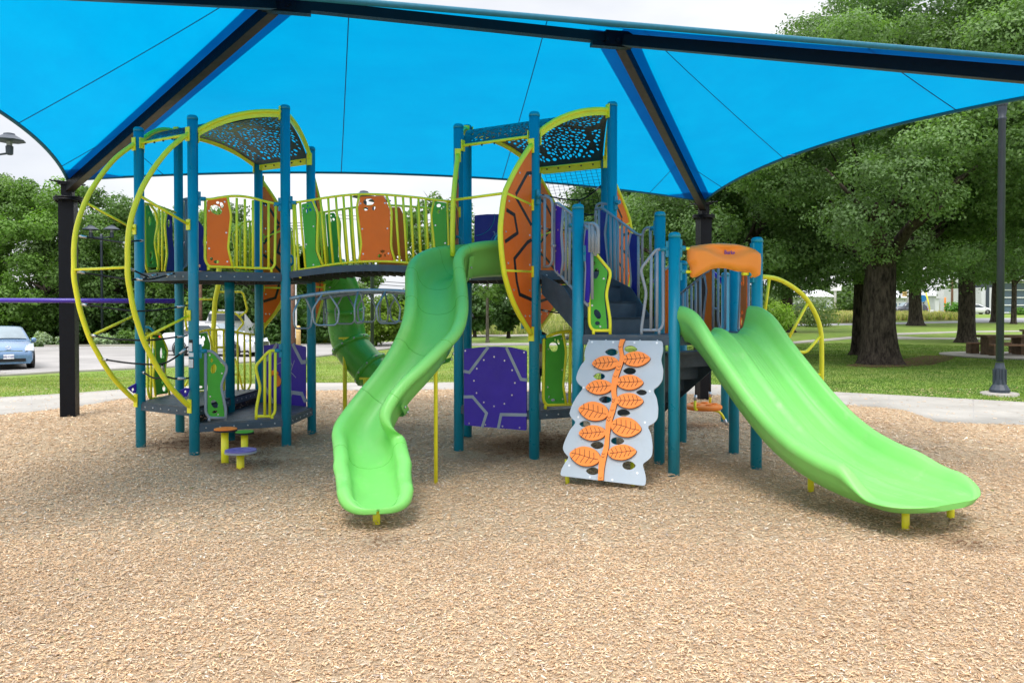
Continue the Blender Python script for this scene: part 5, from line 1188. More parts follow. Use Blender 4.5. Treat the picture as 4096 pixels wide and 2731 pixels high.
plate('panel', pJ, 'z17', [(828,160),(872,160),(872,705),(812,705),(818,400)], [(845,260,8,62),(828,300,6,20),(823,640,10,40),(832,560,6,20)], 'orange', g)
pK = VP(H5, H5+dn); plate('panel', pK, 'z17', [(140,185),(168,165),(168,755),(138,755)], [], 'orange', PS)
rails('stair_rail', pK, 'z17', [[(0,310),(60,250),(170,150)]], 'grey')
# ---------------- curved yellow climber behind the double slide
pY = VP(Vector((2.9, 10.0, 0)), Vector((3.9, 10.25, 0)))
rails('arch_climber', pY, 'z10', [{'r': .030, 'p': [tuple(p)[:2] for p in spline([(90,405,0),(230,428,0),(400,535,0),(500,672,0),(552,820,0),(562,1000,0),(560,1290,0),(560,1600,0)], 4)]}, [(152,420),(108,745)], [(450,615),(283,920)], [(550,872),(440,998),(300,988)], [(560,1172),(420,1172)]], r=.02)
# ---------------- dark green tube slide behind the bridge
def tube_slide():
    px = [(690,900,12.4),(560,860,12.2),(600,1000,12.6),(640,1150,12.9),(620,1300,13.0),(650,1450,13.0),(740,1560,13.0)]
    P = [Vector((-2.85, 11.75, 2.5)), W(1290, 1075, 12.3), W(1350, 1130, 12.55), W(1378, 1217, 12.7), W(1384, 1300, 12.75), W(1404, 1380, 12.7), W(1455, 1448, 12.6), W(1512, 1505, 12.5), W(1560, 1560, 12.4)]
    S_ = spline(P, 8); mb = MB(); mb.tube(S_, .285, 28, caps=False); o = part('tube_slide', mb, 'tube_slide', PS)
    for k in (1.6, 3.3, 5, 6.5):
        i = int(k*8); a, b = S_[i-1], S_[i+1]; t = (b-a).normalized(); m2 = MB(); m2.tube([S_[i]-t*.035, S_[i]-t*.034, S_[i]+t*.034, S_[i]+t*.035], [.285, .315, .315, .285], 28, caps=False); c_ = part('collar', m2, 'tube_slide', o)
        b_ = MB(); 
        for j in range(10):
            a_ = j*pi/5; e1 = t.orthogonal().normalized(); e2 = t.cross(e1); b_.lathe([(.014, -.014), (.014, .014)], S_[i]+(e1*math.cos(a_)+e2*math.sin(a_))*.317, 6)
        part('bolts', b_, 'steel', c_)
    for z, x, y0, y1 in (('z14', 337, 790, 1640), ('z14', 552, 1210, 1560)):
        t_ = W(*q(z, x, y0), 12.45 if x < 400 else 12.2); m2 = MB(); m2.tube([Vector((t_.x, t_.y, -.1)), t_], .033, 12); m2.beam(t_+Vector((-.09,0,0)), t_+Vector((.09,0,0)), .06, .03); part('support_leg', m2, 'yellow', o)
tube_slide()
# overhead arm for the hanging discs
mb = MB(); mb.tube(spline([W(*q('z17', 560, 205), 12.9), W(*q('z17', 600, 235), 12.8), W(*q('z17', 640, 275), 12.75), W(*q('z17', 665, 325), 12.7)], 5), .04, 12); part('purple_arm', mb, 'purpletube', PS)
# ---------------- hanging discs
def disc(label, z, cx, cy, rpx, Y, m, ropes, name='hanging_disc', arms=True):
    c = W(*q(z, cx, cy), Y); r = rpx/ZF[z][2]/F*Y; t = thing(name, label, 'hanging disc', (c.x, c.y, c.z-.05), 'discs hanging behind the low deck')
    mb = MB(); mb.lathe([(r*.9, -.045), (r, -.02), (r, .01), (r*.93, .03), (r*.2, .035)], c, 32); o = part('seat', mb, m, t)
    if arms:
        m3 = MB()
        for k in range(5): a = k*1.2566; m3.lathe([(r*.2, .03), (r*.2, .05), (r*.12, .055)], c+Vector((r*.55*math.cos(a), r*.55*math.sin(a), 0)), 12)
        parts('raised_pad', m3, m, t)
        m2 = MB(); a_ = W(*q(z, 405, 1320), Y-r); m2.tube([a_, W(*q(z, 402, 1430), Y-r), c+Vector((0,0,-.05)), W(*q(z, 600, 1438), Y), W(*q(z, 640, 1465), Y), W(*q(z, 665, 1515), Y)], .02, 8, .05); m2.tube([W(*q(z, 540, 1300), Y+r), W(*q(z, 538, 1370), Y+r)], .02, 8); part('frame_arm', m2, 'yellow', t)
        m2 = MB()
        for (x0, y0, x1, y1, dy) in ((408,1297,406,1345,-r),(540,1268,540,1315,r),(668,1515,690,1566,0)): m2.tube([W(*q(z, x0, y0), Y+dy), W(*q(z, x1, y1), Y+dy)], .026, 8)
        part('ferrule', m2, 'steel', t)
    for (x0, y0, x1, y1, dy) in ropes: m2 = MB(); m2.tube([W(*q(z, x0, y0), Y+dy), W(*q(z, x1, y1), Y+dy)], .011, 6); part('rope', m2, 'rope', t)
disc('orange disc hanging low on black ropes between the blue-green posts', 'z17', 480, 1400, 163, 12.3, 'leafor', [(408,1300,408,1050,-.2),(538,1270,536,1080,.2),(392,450,398,1050,-.1),(585,330,590,640,0)])
disc('small purple disc hanging behind the orange disc', 'z17', 372, 1136, 57, 13.6, 'purpletube', [(345,1105,345,1140,0),(372,1160,405,1165,0)], arms=False)
# ---------------- stepping pods
def pod(label, z, cx, cy, rpx, m, bx, by, rim='black', wv=0):
    b = Gq(z, bx, by); ztp = W(*q(z, cx, cy), b.y).z; cx3 = W(*q(z, cx, cy), b.y).x; r = rpx/ZF[z][2]/F*b.y
    t = thing('stepping_pod', label, 'stepping pod', (b.x, b.y, 0), 'three stepping pods before the left tower')
    mb = MB(); mb.tube([Vector((b.x, b.y, -.1)), Vector((b.x, b.y, ztp-.03))], .043, 16); part('post', mb, 'yellow', t)
    out_ = [(cx3+r*math.cos(a)*(1+wv*math.cos(3*a+.5)), b.y+r*math.sin(a)*(1+wv*math.cos(3*a+.5))) for a in np.linspace(0, 2*pi, 40, endpoint=False)]
    P0 = Plane((0, 0, ztp), (1, 0, 0), (0, 1, 0)); mb = MB(); mb.slab(P0, [(cx3+(x-cx3)*1.03, b.y+(y-b.y)*1.03) for x, y in out_], .022, off=-.014); part('rim', mb, rim, t)
    mb = MB(); mb.slab(P0, out_, .012, off=.003); part('tread', mb, m, t)
    mb = MB()
    for k in range(4): a = k*1.57+.4; mb.slab(P0, [(cx3+r*.5*math.cos(a)+.03*math.cos(a+w_), b.y+r*.5*math.sin(a)+.03*math.sin(a+w_)) for w_ in np.linspace(0, 6.28, 8, endpoint=False)], .004, off=.011)
    parts('grip_dimple', mb, m, t)
pod('tall yellow stepping pod with an orange top', 'z2', 1295, 1172, 80, 'leafor', 1291, 1437, wv=.05)
pod('stepping pod with a green top, behind the purple one', 'z2', 1435, 1192, 66, 'green', 1436, 1382)
pod('low wide stepping pod with a pale purple top', 'z2', 1408, 1330, 112, 'podpurple', 1405, 1477, rim='grey')
# ------------------------------------------------------------------ trees
def leaf_mat(name, trans=.40): return attr_mat(name, 'tint', .55, trans, .35)
M['leaf'] = leaf_mat('tree_leaves')
def crown(name, clumps, nleaf, size, base, parent, origin, varc=.25, seed=1, flat=.75):
    """clumps: (x,y,z,r). leaves spread through the outer part of every clump"""
    R = np.random.default_rng(seed); C_ = np.array(clumps); n = len(C_); per = np.maximum(20, (nleaf*C_[:, 3]**2/np.sum(C_[:, 3]**2)).astype(int)); idx = np.repeat(np.arange(n), per); m_ = len(idx)
    d = R.normal(size=(m_, 3)); d /= np.linalg.norm(d, axis=1)[:, None]; rad = R.uniform(.35, 1.0, m_)**.5*(1+R.normal(0, .10, m_))
    ph = R.uniform(0, 6.28, (n, 3)); lump = 1+.16*np.sin(d[:, 0]*5+ph[idx, 0])*np.sin(d[:, 1]*5+ph[idx, 1])+.14*np.sin(d[:, 2]*6+ph[idx, 2])
    P = C_[idx, :3]+d*(rad*lump*C_[idx, 3])[:, None]*np.array([1, 1, flat])
    up = d*1.0+np.array([0, 0, .55])+R.normal(0, .65, (m_, 3)); up /= np.linalg.norm(up, axis=1)[:, None]
    t = np.cross(up, R.normal(size=(m_, 3))); t /= np.linalg.norm(t, axis=1)[:, None]; b = np.cross(up, t)
    s_ = size*R.uniform(.6, 1.35, m_)[:, None]
    V = np.stack([P-t*s_*.55, P-b*s_*.34+t*s_*.05, P+t*s_*.6, P+b*s_*.34+t*s_*.05], 1).reshape(-1, 3)
    V[1::4] += (up*s_*.10); V[3::4] += (up*s_*.10)
    F_ = np.arange(m_*4).reshape(-1, 4)
    bc = np.array(base); cl = R.normal(0, 1, (n, 1)); c = bc*(1+varc*.75*np.clip(cl[idx], -1.3, 1.6)+R.normal(0, varc*.55, (m_, 1))); yel = R.uniform(0, 1, (m_, 1))*(.5+.5*np.tanh(cl[idx])); c = c*(1-.3*yel)+c*np.array([1.5, 1.2, 1.0])*.3*yel
    c = np.clip(c, .006, .6); o = fast_mesh(name, (V-np.array(origin)).astype(np.float32), F_, np.repeat(c, 4, axis=0), M['leaf']); o.parent = parent; return o
def trunk(parent, base, h, r, limbs, m='bark', lean=(0, 0), seed=0, roots=True):
    R = random.Random(seed); mb = MB(); b = Vector(base); pts = []; rs = []
    n = 14
    for i in range(n+1):
        t = i/n; pts.append(b+Vector((lean[0]*t+.06*r*math.sin(5*t+seed), lean[1]*t, -.15+(h+.15)*t))); rs.append(r*(1-.22*t)*(1+(.55*math.exp(-t*h/.55/max(.3, r)) if roots else .1)))
    seg = 18; vs = []
    for p, rr in zip(pts, rs):
        t = (p.z-b.z)/h
        for k in range(seg):
            a = 2*pi*k/seg; fl = 1+.10*math.sin(3*a+seed)*math.exp(-t*2.5)+.06*math.sin(5*a+seed*2+t*3)+.03*math.sin(9*a+t*9); vs.append(p+Vector((math.cos(a), math.sin(a), 0))*rr*fl)
    mb.add(vs, [(i*seg+k, i*seg+(k+1) % seg, (i+1)*seg+(k+1) % seg, (i+1)*seg+k) for i in range(n) for k in range(seg)], True)
    top = pts[-1]
    for j, (ax, ln, el, h0) in enumerate(limbs):
        s0 = pts[min(n, int(n*h0))]; d = Vector((math.cos(ax)*math.cos(el), math.sin(ax)*math.cos(el), math.sin(el))); P_ = [s0-Vector((0,0,r*.5))]
        for k in range(1, 6): P_.append(s0+d*ln*k/5+Vector((R.uniform(-.1, .1), R.uniform(-.1, .1), .10*math.sin(k*1.3)))*ln*.22)
        r0 = r*.48; mb.tube(spline(P_, 3), [r0*(1-.85*i/15)+.015 for i in range(16)], 8)
        for q_ in (2, 3, 4):
            e_ = P_[q_]; d2 = (d+Vector((R.uniform(-1, 1), R.uniform(-1, 1), R.uniform(-.1, .8)))).normalized(); mb.tube([e_, e_+d2*ln*.3+Vector((0,0,.05)), e_+d2*ln*.55], [r0*.42, r0*.25, r0*.07], 6)
    v = mb.v; o = part('trunk', mb, m, parent); return o
def tree(name, label, base, h, r, cr, cz, ch, nl, size, col, seed=1, group=None, m='bark', nclump=40, squash=1.0, cat='tree', low=.0, offx=0, trunkh=None, crad=None, lean=(0, 0), ylim=None, skip_trunk=False, gaps=0.0, flat=.75, xlim=None):
    R = random.Random(seed*7+1); t = thing(name, label, cat, base, group); b = Vector(base); cl = []
    c = b+Vector((offx, 0, cz))
    for i in range(nclump*6):
        if len(cl) >= nclump: break
        u = Vector((R.gauss(0, 1), R.gauss(0, 1), R.gauss(0, 1))).normalized()*(R.uniform(.45, 1)**.6); p = c+Vector((u.x*cr, u.y*cr, u.z*ch)); rr = (crad or cr*.27)*R.uniform(.65, 1.25)
        if p.z < b.z+low: continue
        if ylim and p.y < ylim: continue
        if xlim and p.x < xlim: continue
        if gaps and R.random() < gaps: continue
        cl.append((p.x, p.y, p.z, rr))
    crown('crown', cl, nl, size, col, t, t.location, seed=seed, flat=flat)
    if not skip_trunk:
        th = trunkh or max(1.0, cz-ch*.55); limbs = [(R.uniform(0, 6.28), cr*R.uniform(.55, .95), R.uniform(.25, 1.0), R.uniform(.72, 1)) for _ in range(7)]
        trunk(t, base, th, r, limbs, m, lean, seed)
    return t
def X(px, Y): return (px-2048)/F*Y
def gz(x, y): return zt(x, y)
OAK = (.140, .235, .088); DARK = (.082, .160, .050); LIGHT = (.12, .22, .04); OLIVE = (.135, .195, .070)
# the big oaks on the right
def T_(px, Y, **k): x = X(px, Y); return (x, Y, gz(x, Y))
tree('oak_tree', 'largest oak with a thick dark trunk on bare soil right of the slide', T_(3518, 26), 0, .56, 5.9, 7.3, 5.0, 240000, .092, OAK, 3, 'oaks in the park', nclump=175, crad=.98, flat=.62, trunkh=4.0, low=3.0, offx=.9)
tree('oak_tree', 'oak whose trunk stands close behind the left side of the largest oak', T_(3448, 31), 0, .36, 6.0, 8.4, 5.2, 80000, .14, DARK, 5, 'oaks in the park', nclump=80, crad=1.4, trunkh=4.6, low=3.0, offx=.3)
tree('oak_tree', 'broad oak rising behind the right black column of the canopy', T_(2900, 30), 0, .42, 4.0, 4.9, 3.4, 120000, .10, OAK, 6, 'oaks in the park', nclump=90, crad=.92, flat=.65, trunkh=3.6, low=2.4)
tree('oak_tree', 'oak with a straight wide trunk between the largest oak and the stone picnic table', T_(3867, 42), 0, .42, 6.4, 9.0, 5.4, 70000, .16, OAK, 7, 'oaks in the park', nclump=80, crad=1.6, trunkh=5.5, low=3.3, offx=.8)
tree('oak_tree', 'oak with two limbs forking above a flared trunk beside the road', T_(3660, 76), 0, .62, 7.5, 10.0, 5.5, 26000, .34, DARK, 8, 'oaks in the park', nclump=50, crad=2.1, trunkh=5.6, low=5.6)
tree('oak_tree', 'oak with a bare dark trunk seen through the yellow climbing arch', T_(3148, 60), 0, .48, 8.0, 9.5, 6.0, 34000, .29, DARK, 9, 'oaks in the park', nclump=60, crad=2.0, trunkh=4.8, low=3.6, offx=1.0)
tree('oak_tree', 'distant oak left of the grey building, partly behind the right lamp post', T_(3985, 84), 0, .5, 6.5, 9.5, 5.5, 20000, .36, OAK, 10, 'oaks in the park', nclump=44, crad=2.0, trunkh=6, low=5.0)
tree('oak_tree', 'thin-trunked tree in front of the windowed building', T_(4055, 80), 0, .26, 4.5, 8.5, 4.0, 10000, .33, OAK, 11, 'oaks in the park', nclump=26, crad=1.5, trunkh=5.5, low=4.4)
tree('oak_tree', 'huge oak filling the upper right edge of the view', T_(4480, 24), 0, .6, 5.6, 9.0, 5.6, 170000, .095, OAK, 12, 'oaks in the park', nclump=125, crad=1.05, flat=.62, trunkh=5.5, low=3.3)
tree('oak_tree', 'dense dark oak behind the net of the right tower', T_(2440, 46), 0, .35, 3.9, 5.6, 3.6, 26000, .26, DARK, 13, 'oaks in the park', nclump=50, crad=1.2, trunkh=3.4, low=2.2)
tree('oak_tree', 'olive-green oak between the right tower and the right black column', T_(2610, 52), 0, .45, 6.2, 6.6, 6.0, 34000, .28, OLIVE, 14, 'oaks in the park', nclump=64, crad=1.9, trunkh=3.6, low=1.0)
# young open trees in the middle
YG = (.115, .20, .055)
tree('young_tree', 'tall thin young tree rising over the right end of the bridge', T_(1760, 44), 0, .13, 2.3, 6.0, 2.7, 6000, .20, YG, 21, nclump=46, crad=.55, trunkh=7.5, m='barklight', low=3.2)
tree('young_tree', 'thin pale green tree just right of the tall young one', T_(1950, 47), 0, .10, 2.0, 4.0, 1.6, 3000, .19, YG, 22, nclump=30, crad=.5, trunkh=5.0, m='barklight', low=2.5)
tree('shrubby_tree', 'dark bushy tree seen between the right tower legs', T_(1900, 56), 0, .12, 1.4, 2.0, 1.6, 7000, .24, DARK, 23, nclump=30, crad=.55, low=.4, trunkh=2)
tree('shrubby_tree', 'dark multi-stemmed tree left of the orange shell panel', T_(2035, 52), 0, .12, 1.3, 2.2, 1.7, 7000, .22, DARK, 24, nclump=28, crad=.5, low=.3, trunkh=2)
tree('shrubby_tree', 'dark bushy tree behind the big green wave slide', T_(1610, 56), 0, .15, 1.6, 1.7, 1.4, 6000, .24, DARK, 25, nclump=28, crad=.8, low=.3, trunkh=2)
tree('shrubby_tree', 'bright yellow-green bush beyond the ring ladder', T_(1500, 46), 0, .08, 1.4, 1.6, 1.4, 7000, .20, (.17, .27, .035), 26, nclump=30, crad=.62, low=.1, trunkh=1.2)
tree('shrubby_tree', 'pale green sapling above the dark green tube slide', T_(1425, 52), 0, .08, 1.5, 3.6, 1.6, 3500, .22, YG, 27, nclump=18, crad=.6, low=1.0, trunkh=3)
# woods on the left: individual trees
LW = [(-330,52,5.0,5.6,5.4),(-60,50,4.6,5.7,5.3),(180,49,3.9,5.2,4.9),(330,54,3.6,5.4,4.6),(470,50,3.0,4.7,4.3),(610,55,3.6,5.0,4.4),(760,50,3.2,4.6,4.2),(900,54,3.4,4.6,4.2),(1010,50,2.8,3.9,3.7),(1120,56,3.2,3.6,3.6),(1235,54,2.6,2.9,2.9),(1340,60,2.4,2.0,2.1)]
LLB = ['trees at the far left edge of the woods', 'tall tree behind the blue car', 'tall rounded tree just left of the left black column', 'tree with a pale trunk behind the left black column', 'tree behind the yellow climbing arches', 'tree whose crown shows left of the left tower posts', 'bushy tree seen through the left tower above the white pickup', 'tree behind the middle posts of the left tower', 'low dense tree behind the orange paw panel', 'dark tree behind the white car bonnet', 'tree behind the brown utility pole', 'low bush-like tree at the right end of the woods']
LLB[0] = 'tree at the far left edge of the woods'
for i, ((px, Y, cr_, cz_, ch_), lb) in enumerate(zip(LW, LLB)):
    R = random.Random(i); colr = [(.105, .19, .055), (.13, .215, .07), (.12, .225, .045), (.095, .17, .05)][i % 4]
    tree('woodland_tree', lb, T_(px, Y), 0, .2, cr_, cz_, ch_, int(4200*cr_*ch_/2), .17, colr, 40+i, 'trees of the woods behind the parking lot', nclump=int(5.5*cr_*ch_/2)+14, crad=.95, low=.0, trunkh=3.4, m='barklight' if i in (3, 5, 8) else 'bark')
def bushes():
    for i, (px, Y, r_, h_, c, lb) in enumerate(((160,45,.62,.55,(.30,.38,.26),'round pale silvery shrub right of the blue car'),(262,45.5,.55,.5,(.30,.38,.26),'pale silvery shrub half hidden by the left black column'),(425,45.5,.7,.5,(.27,.36,.22),'pale shrub at the foot of the double lamp'),(520,46,.8,.6,(.12,.22,.05),'green shrub right of the double lamp'),
        (3085,54,1.7,1.9,(.22,.36,.05),'bright lime-green bush right of the slide hood'),(3225,74,3.0,2.2,(.13,.19,.07),'grey-green bush behind the climbing arch'),(3835,100,1.6,1.5,(.08,.20,.03),'dark green rounded bush near the white block wall'))):
        x = X(px, Y); t = thing('shrub', lb, 'shrub', (x, Y, gz(x, Y)), 'shrubs'); R = random.Random(i); cl = [(x+R.uniform(-.6, .6)*r_, Y+R.uniform(-.5, .5)*r_, gz(x, Y)+h_*R.uniform(.35, .9), r_*.5) for _ in range(12)]
        crown('foliage', cl, 3200, .10*Y/40+.02, c, t, t.location, seed=70+i, flat=.9)
        mb = MB(); [mb.tube([Vector((x, Y, gz(x, Y)-.05)), Vector((c_[0], c_[1], c_[2]))], [.03, .01], 5) for c_ in cl[:5]]; part('stem', mb, 'bark', t)
bushes()
# dark undergrowth along the wood's edge and yellow flower bed: uncountable greenery
def understory():
    R = np.random.default_rng(5); cl = []
    for i in range(210):
        px = -500+i*9.0; Y = 47.5+R.uniform(0, 4); x = X(px, Y); cl.append((x, Y, gz(x, Y)+R.uniform(.2, 2.4), R.uniform(.55, 1.0)))
    o = crown('undergrowth', cl, 60000, .22, (.06, .13, .03), None, (0, 0, 0), seed=3, varc=.4); tag(o, 'dense green undergrowth filling the edge of the woods', 'undergrowth', None, 'stuff')
    cl = []
    for i in range(60):
        px = 1150+i*3.6; Y = 41.5; p = G(px, 1368); cl.append((p.x, p.y+R.uniform(-.3, .3), p.z+R.uniform(.1, .42), .28))
    o = crown('flower_bed', cl, 9000, .10, (.33, .42, .03), None, (0, 0, 0), seed=4, varc=.5); tag(o, 'low yellow-green flowering plants along the kerb', 'flower bed', None, 'stuff')
understory()
def blades(name, label, poly, n, h, wd, cols, seed, kind='stuff'):
    R = np.random.default_rng(seed); P = [(p[0], p[1]) for p in poly]; x0, x1 = min(p[0] for p in P), max(p[0] for p in P); y0, y1 = min(p[1] for p in P), max(p[1] for p in P); pts = []
    while len(pts) < n:
        x, y = R.uniform(x0, x1, 4000), R.uniform(y0, y1, 4000)
        for a, b in zip(x, y):
            if R.random() < (y0/b)**1.0 and inpoly(a, b, P): pts.append((a, b))
            if len(pts) >= n: break
    A = np.array(pts); z = np.array([zt(a, b) for a, b in pts]); hh = h*R.uniform(.45, 1.25, n); a = R.uniform(0, 2*pi, n); w_ = wd*R.uniform(.6, 1.4, n)*(1+A[:, 1]/60)
    B = np.c_[A, z]; dx = np.c_[np.cos(a), np.sin(a), np.zeros(n)]*w_[:, None]; tip = B+np.c_[R.normal(0, .35, (n, 2))*hh[:, None], hh]
    V = np.stack([B-dx, B+dx, tip], 1).reshape(-1, 3); F_ = np.arange(n*3).reshape(-1, 3); c = np.array(cols)[R.integers(0, len(cols), n)]*R.uniform(.75, 1.25, (n, 1)); pn = np.array([noise.noise(Vector((p_[0]*.35, p_[1]*.7, 5)))+.5*noise.noise(Vector((p_[0]*1.4, p_[1]*2.0, 9))) for p_ in pts])[:, None]; c = c*(1+.35*pn)+np.array([.10, .05, .015])*np.clip(pn, 0, 1); o = fast_mesh(name, V, F_, np.repeat(c, 3, axis=0), M['leaf']); return tag(o, label, 'grass', None, kind)
gcol = [(.19, .27, .05), (.23, .30, .07), (.30, .33, .12), (.15, .24, .04), (.36, .35, .17)]
blades('grass', 'short mown grass beyond the left and middle of the walkway', gp([(-500,1640),(0,1590),(560,1553),(1261,1532),(2100,1530),(2300,1531),(2700,1533),(2700,1400),(1900,1395),(1594,1399),(1003,1456),(500,1485),(0,1512),(-500,1545)]), 90000, .030, .009, gcol, 1)
blades('grass', 'short mown park grass on the right beneath the oaks', gp([(2700,1534),(3000,1546),(3296,1568),(3600,1583),(4000,1605),(4500,1632),(4500,1400),(3420,1372),(2700,1385)]), 100000, .032, .009, [(.10, .20, .035), (.13, .23, .045), (.08, .16, .03), (.18, .25, .07)], 2)
blades('tall_grass', 'tall dry unmown grass of the field behind the play structure', gp([(1380,1336),(2300,1334),(2700,1322),(3060,1300),(3060,1268),(2300,1268),(1380,1280)]), 60000, .5, .03, [(.34, .34, .14), (.26, .30, .10), (.44, .40, .22), (.18, .25, .07)], 3)
blades('tall_grass', 'tall dry grass strip beyond the road behind the oaks', gp([(3050,1297),(3430,1291),(3580,1283),(3840,1280),(3860,1266),(3050,1260)]), 26000, .7, .05, [(.42, .38, .18), (.26, .32, .10), (.50, .43, .24)], 4)
# ------------------------------------------------------------------ street lamps
def lamp(label, px, py, heads, Y=None, H_=6.35, arm=0.0, yaw=0):
    b = G(px, py) if Y is None else Vector((X(px, Y), Y, gz(X(px, Y), Y))); t = thing('street_lamp', label, 'street lamp', b, 'park street lamps')
    mb = MB(); mb.lathe([(.36, -.2), (.36, .04), (.33, .05)], b, 24); part('footing', mb, 'concrete', t)
    mb = MB(); mb.lathe([(.195, .05), (.195, .11), (.165, .16), (.13, .22), (.11, .32), (.105, .56), (.085, .64), (.083, .68)], b, 12, sm=False)
    for k in range(8): a = k*pi/4; mb.box(b+Vector((.118*math.cos(a), .118*math.sin(a), .38)), (.025, .04, .32), a)
    part('base', mb, 'lamp', t)
    mb = MB(); mb.lathe([(.075, .7), (.072, H_-.55), (.085, H_-.53), (.085, H_-.5), (.065, H_-.48), (.09, H_-.35), (.09, H_-.12), (.06, H_-.1), (.05, H_-.05)], b, 12); part('pole', mb, 'lamp', t)
    R_ = Matrix.Rotation(yaw, 3, 'Z')
    for dx in heads:
        c = b+R_@Vector((dx, 0, H_)); ar = MB()
        if dx: ar.tube([b+Vector((0,0,H_-.3)), b+R_@Vector((dx*.5, 0, H_-.26)), b+R_@Vector((dx, 0, H_-.22))], .035, 8); part('arm', ar, 'lamp', t)
        h_ = MB(); h_.lathe([(.07, -.28), (.11, -.25), (.12, .0), (.09, .02)], c, 8, sm=False); hd = part('lantern', h_, 'lamp', t)
        h_ = MB(); h_.lathe([(.085, .0), (.10, .2)], c, 8, sm=False); part('lamp_glass', h_, 'lampglass', hd)
        h_ = MB(); h_.lathe([(.47, .17), (.48, .20), (.18, .38), (.17, .42), (.06, .45)], c, 8, sm=False); h_.lathe([(.44, .165), (.12, .19)], c, 8, sm=False); part('lamp_shade', h_, 'lamp', hd)
    return t
lamp('tall dark street lamp at the right edge, standing in the grass by the walkway', 3998, 1578, [0])
lamp('dark lamp with its lantern cut by the left edge of the photo', -28, 1497, [-.62, .62], H_=7.5)
lamp('distant double-headed lamp left of the left tower, across the parking lot', 408, 1368, [-.62, .62], Y=47, H_=6.6)
lamp('single lamp behind the middle of the bridge, its pole beside the tube slide', 1489, 1404, [-.62, .62], Y=33, H_=6.5, yaw=1.2)
lamp('farther lamp seen through the bridge railing left of the wave slide', 1654, 1380, [0], Y=49, H_=6.3)
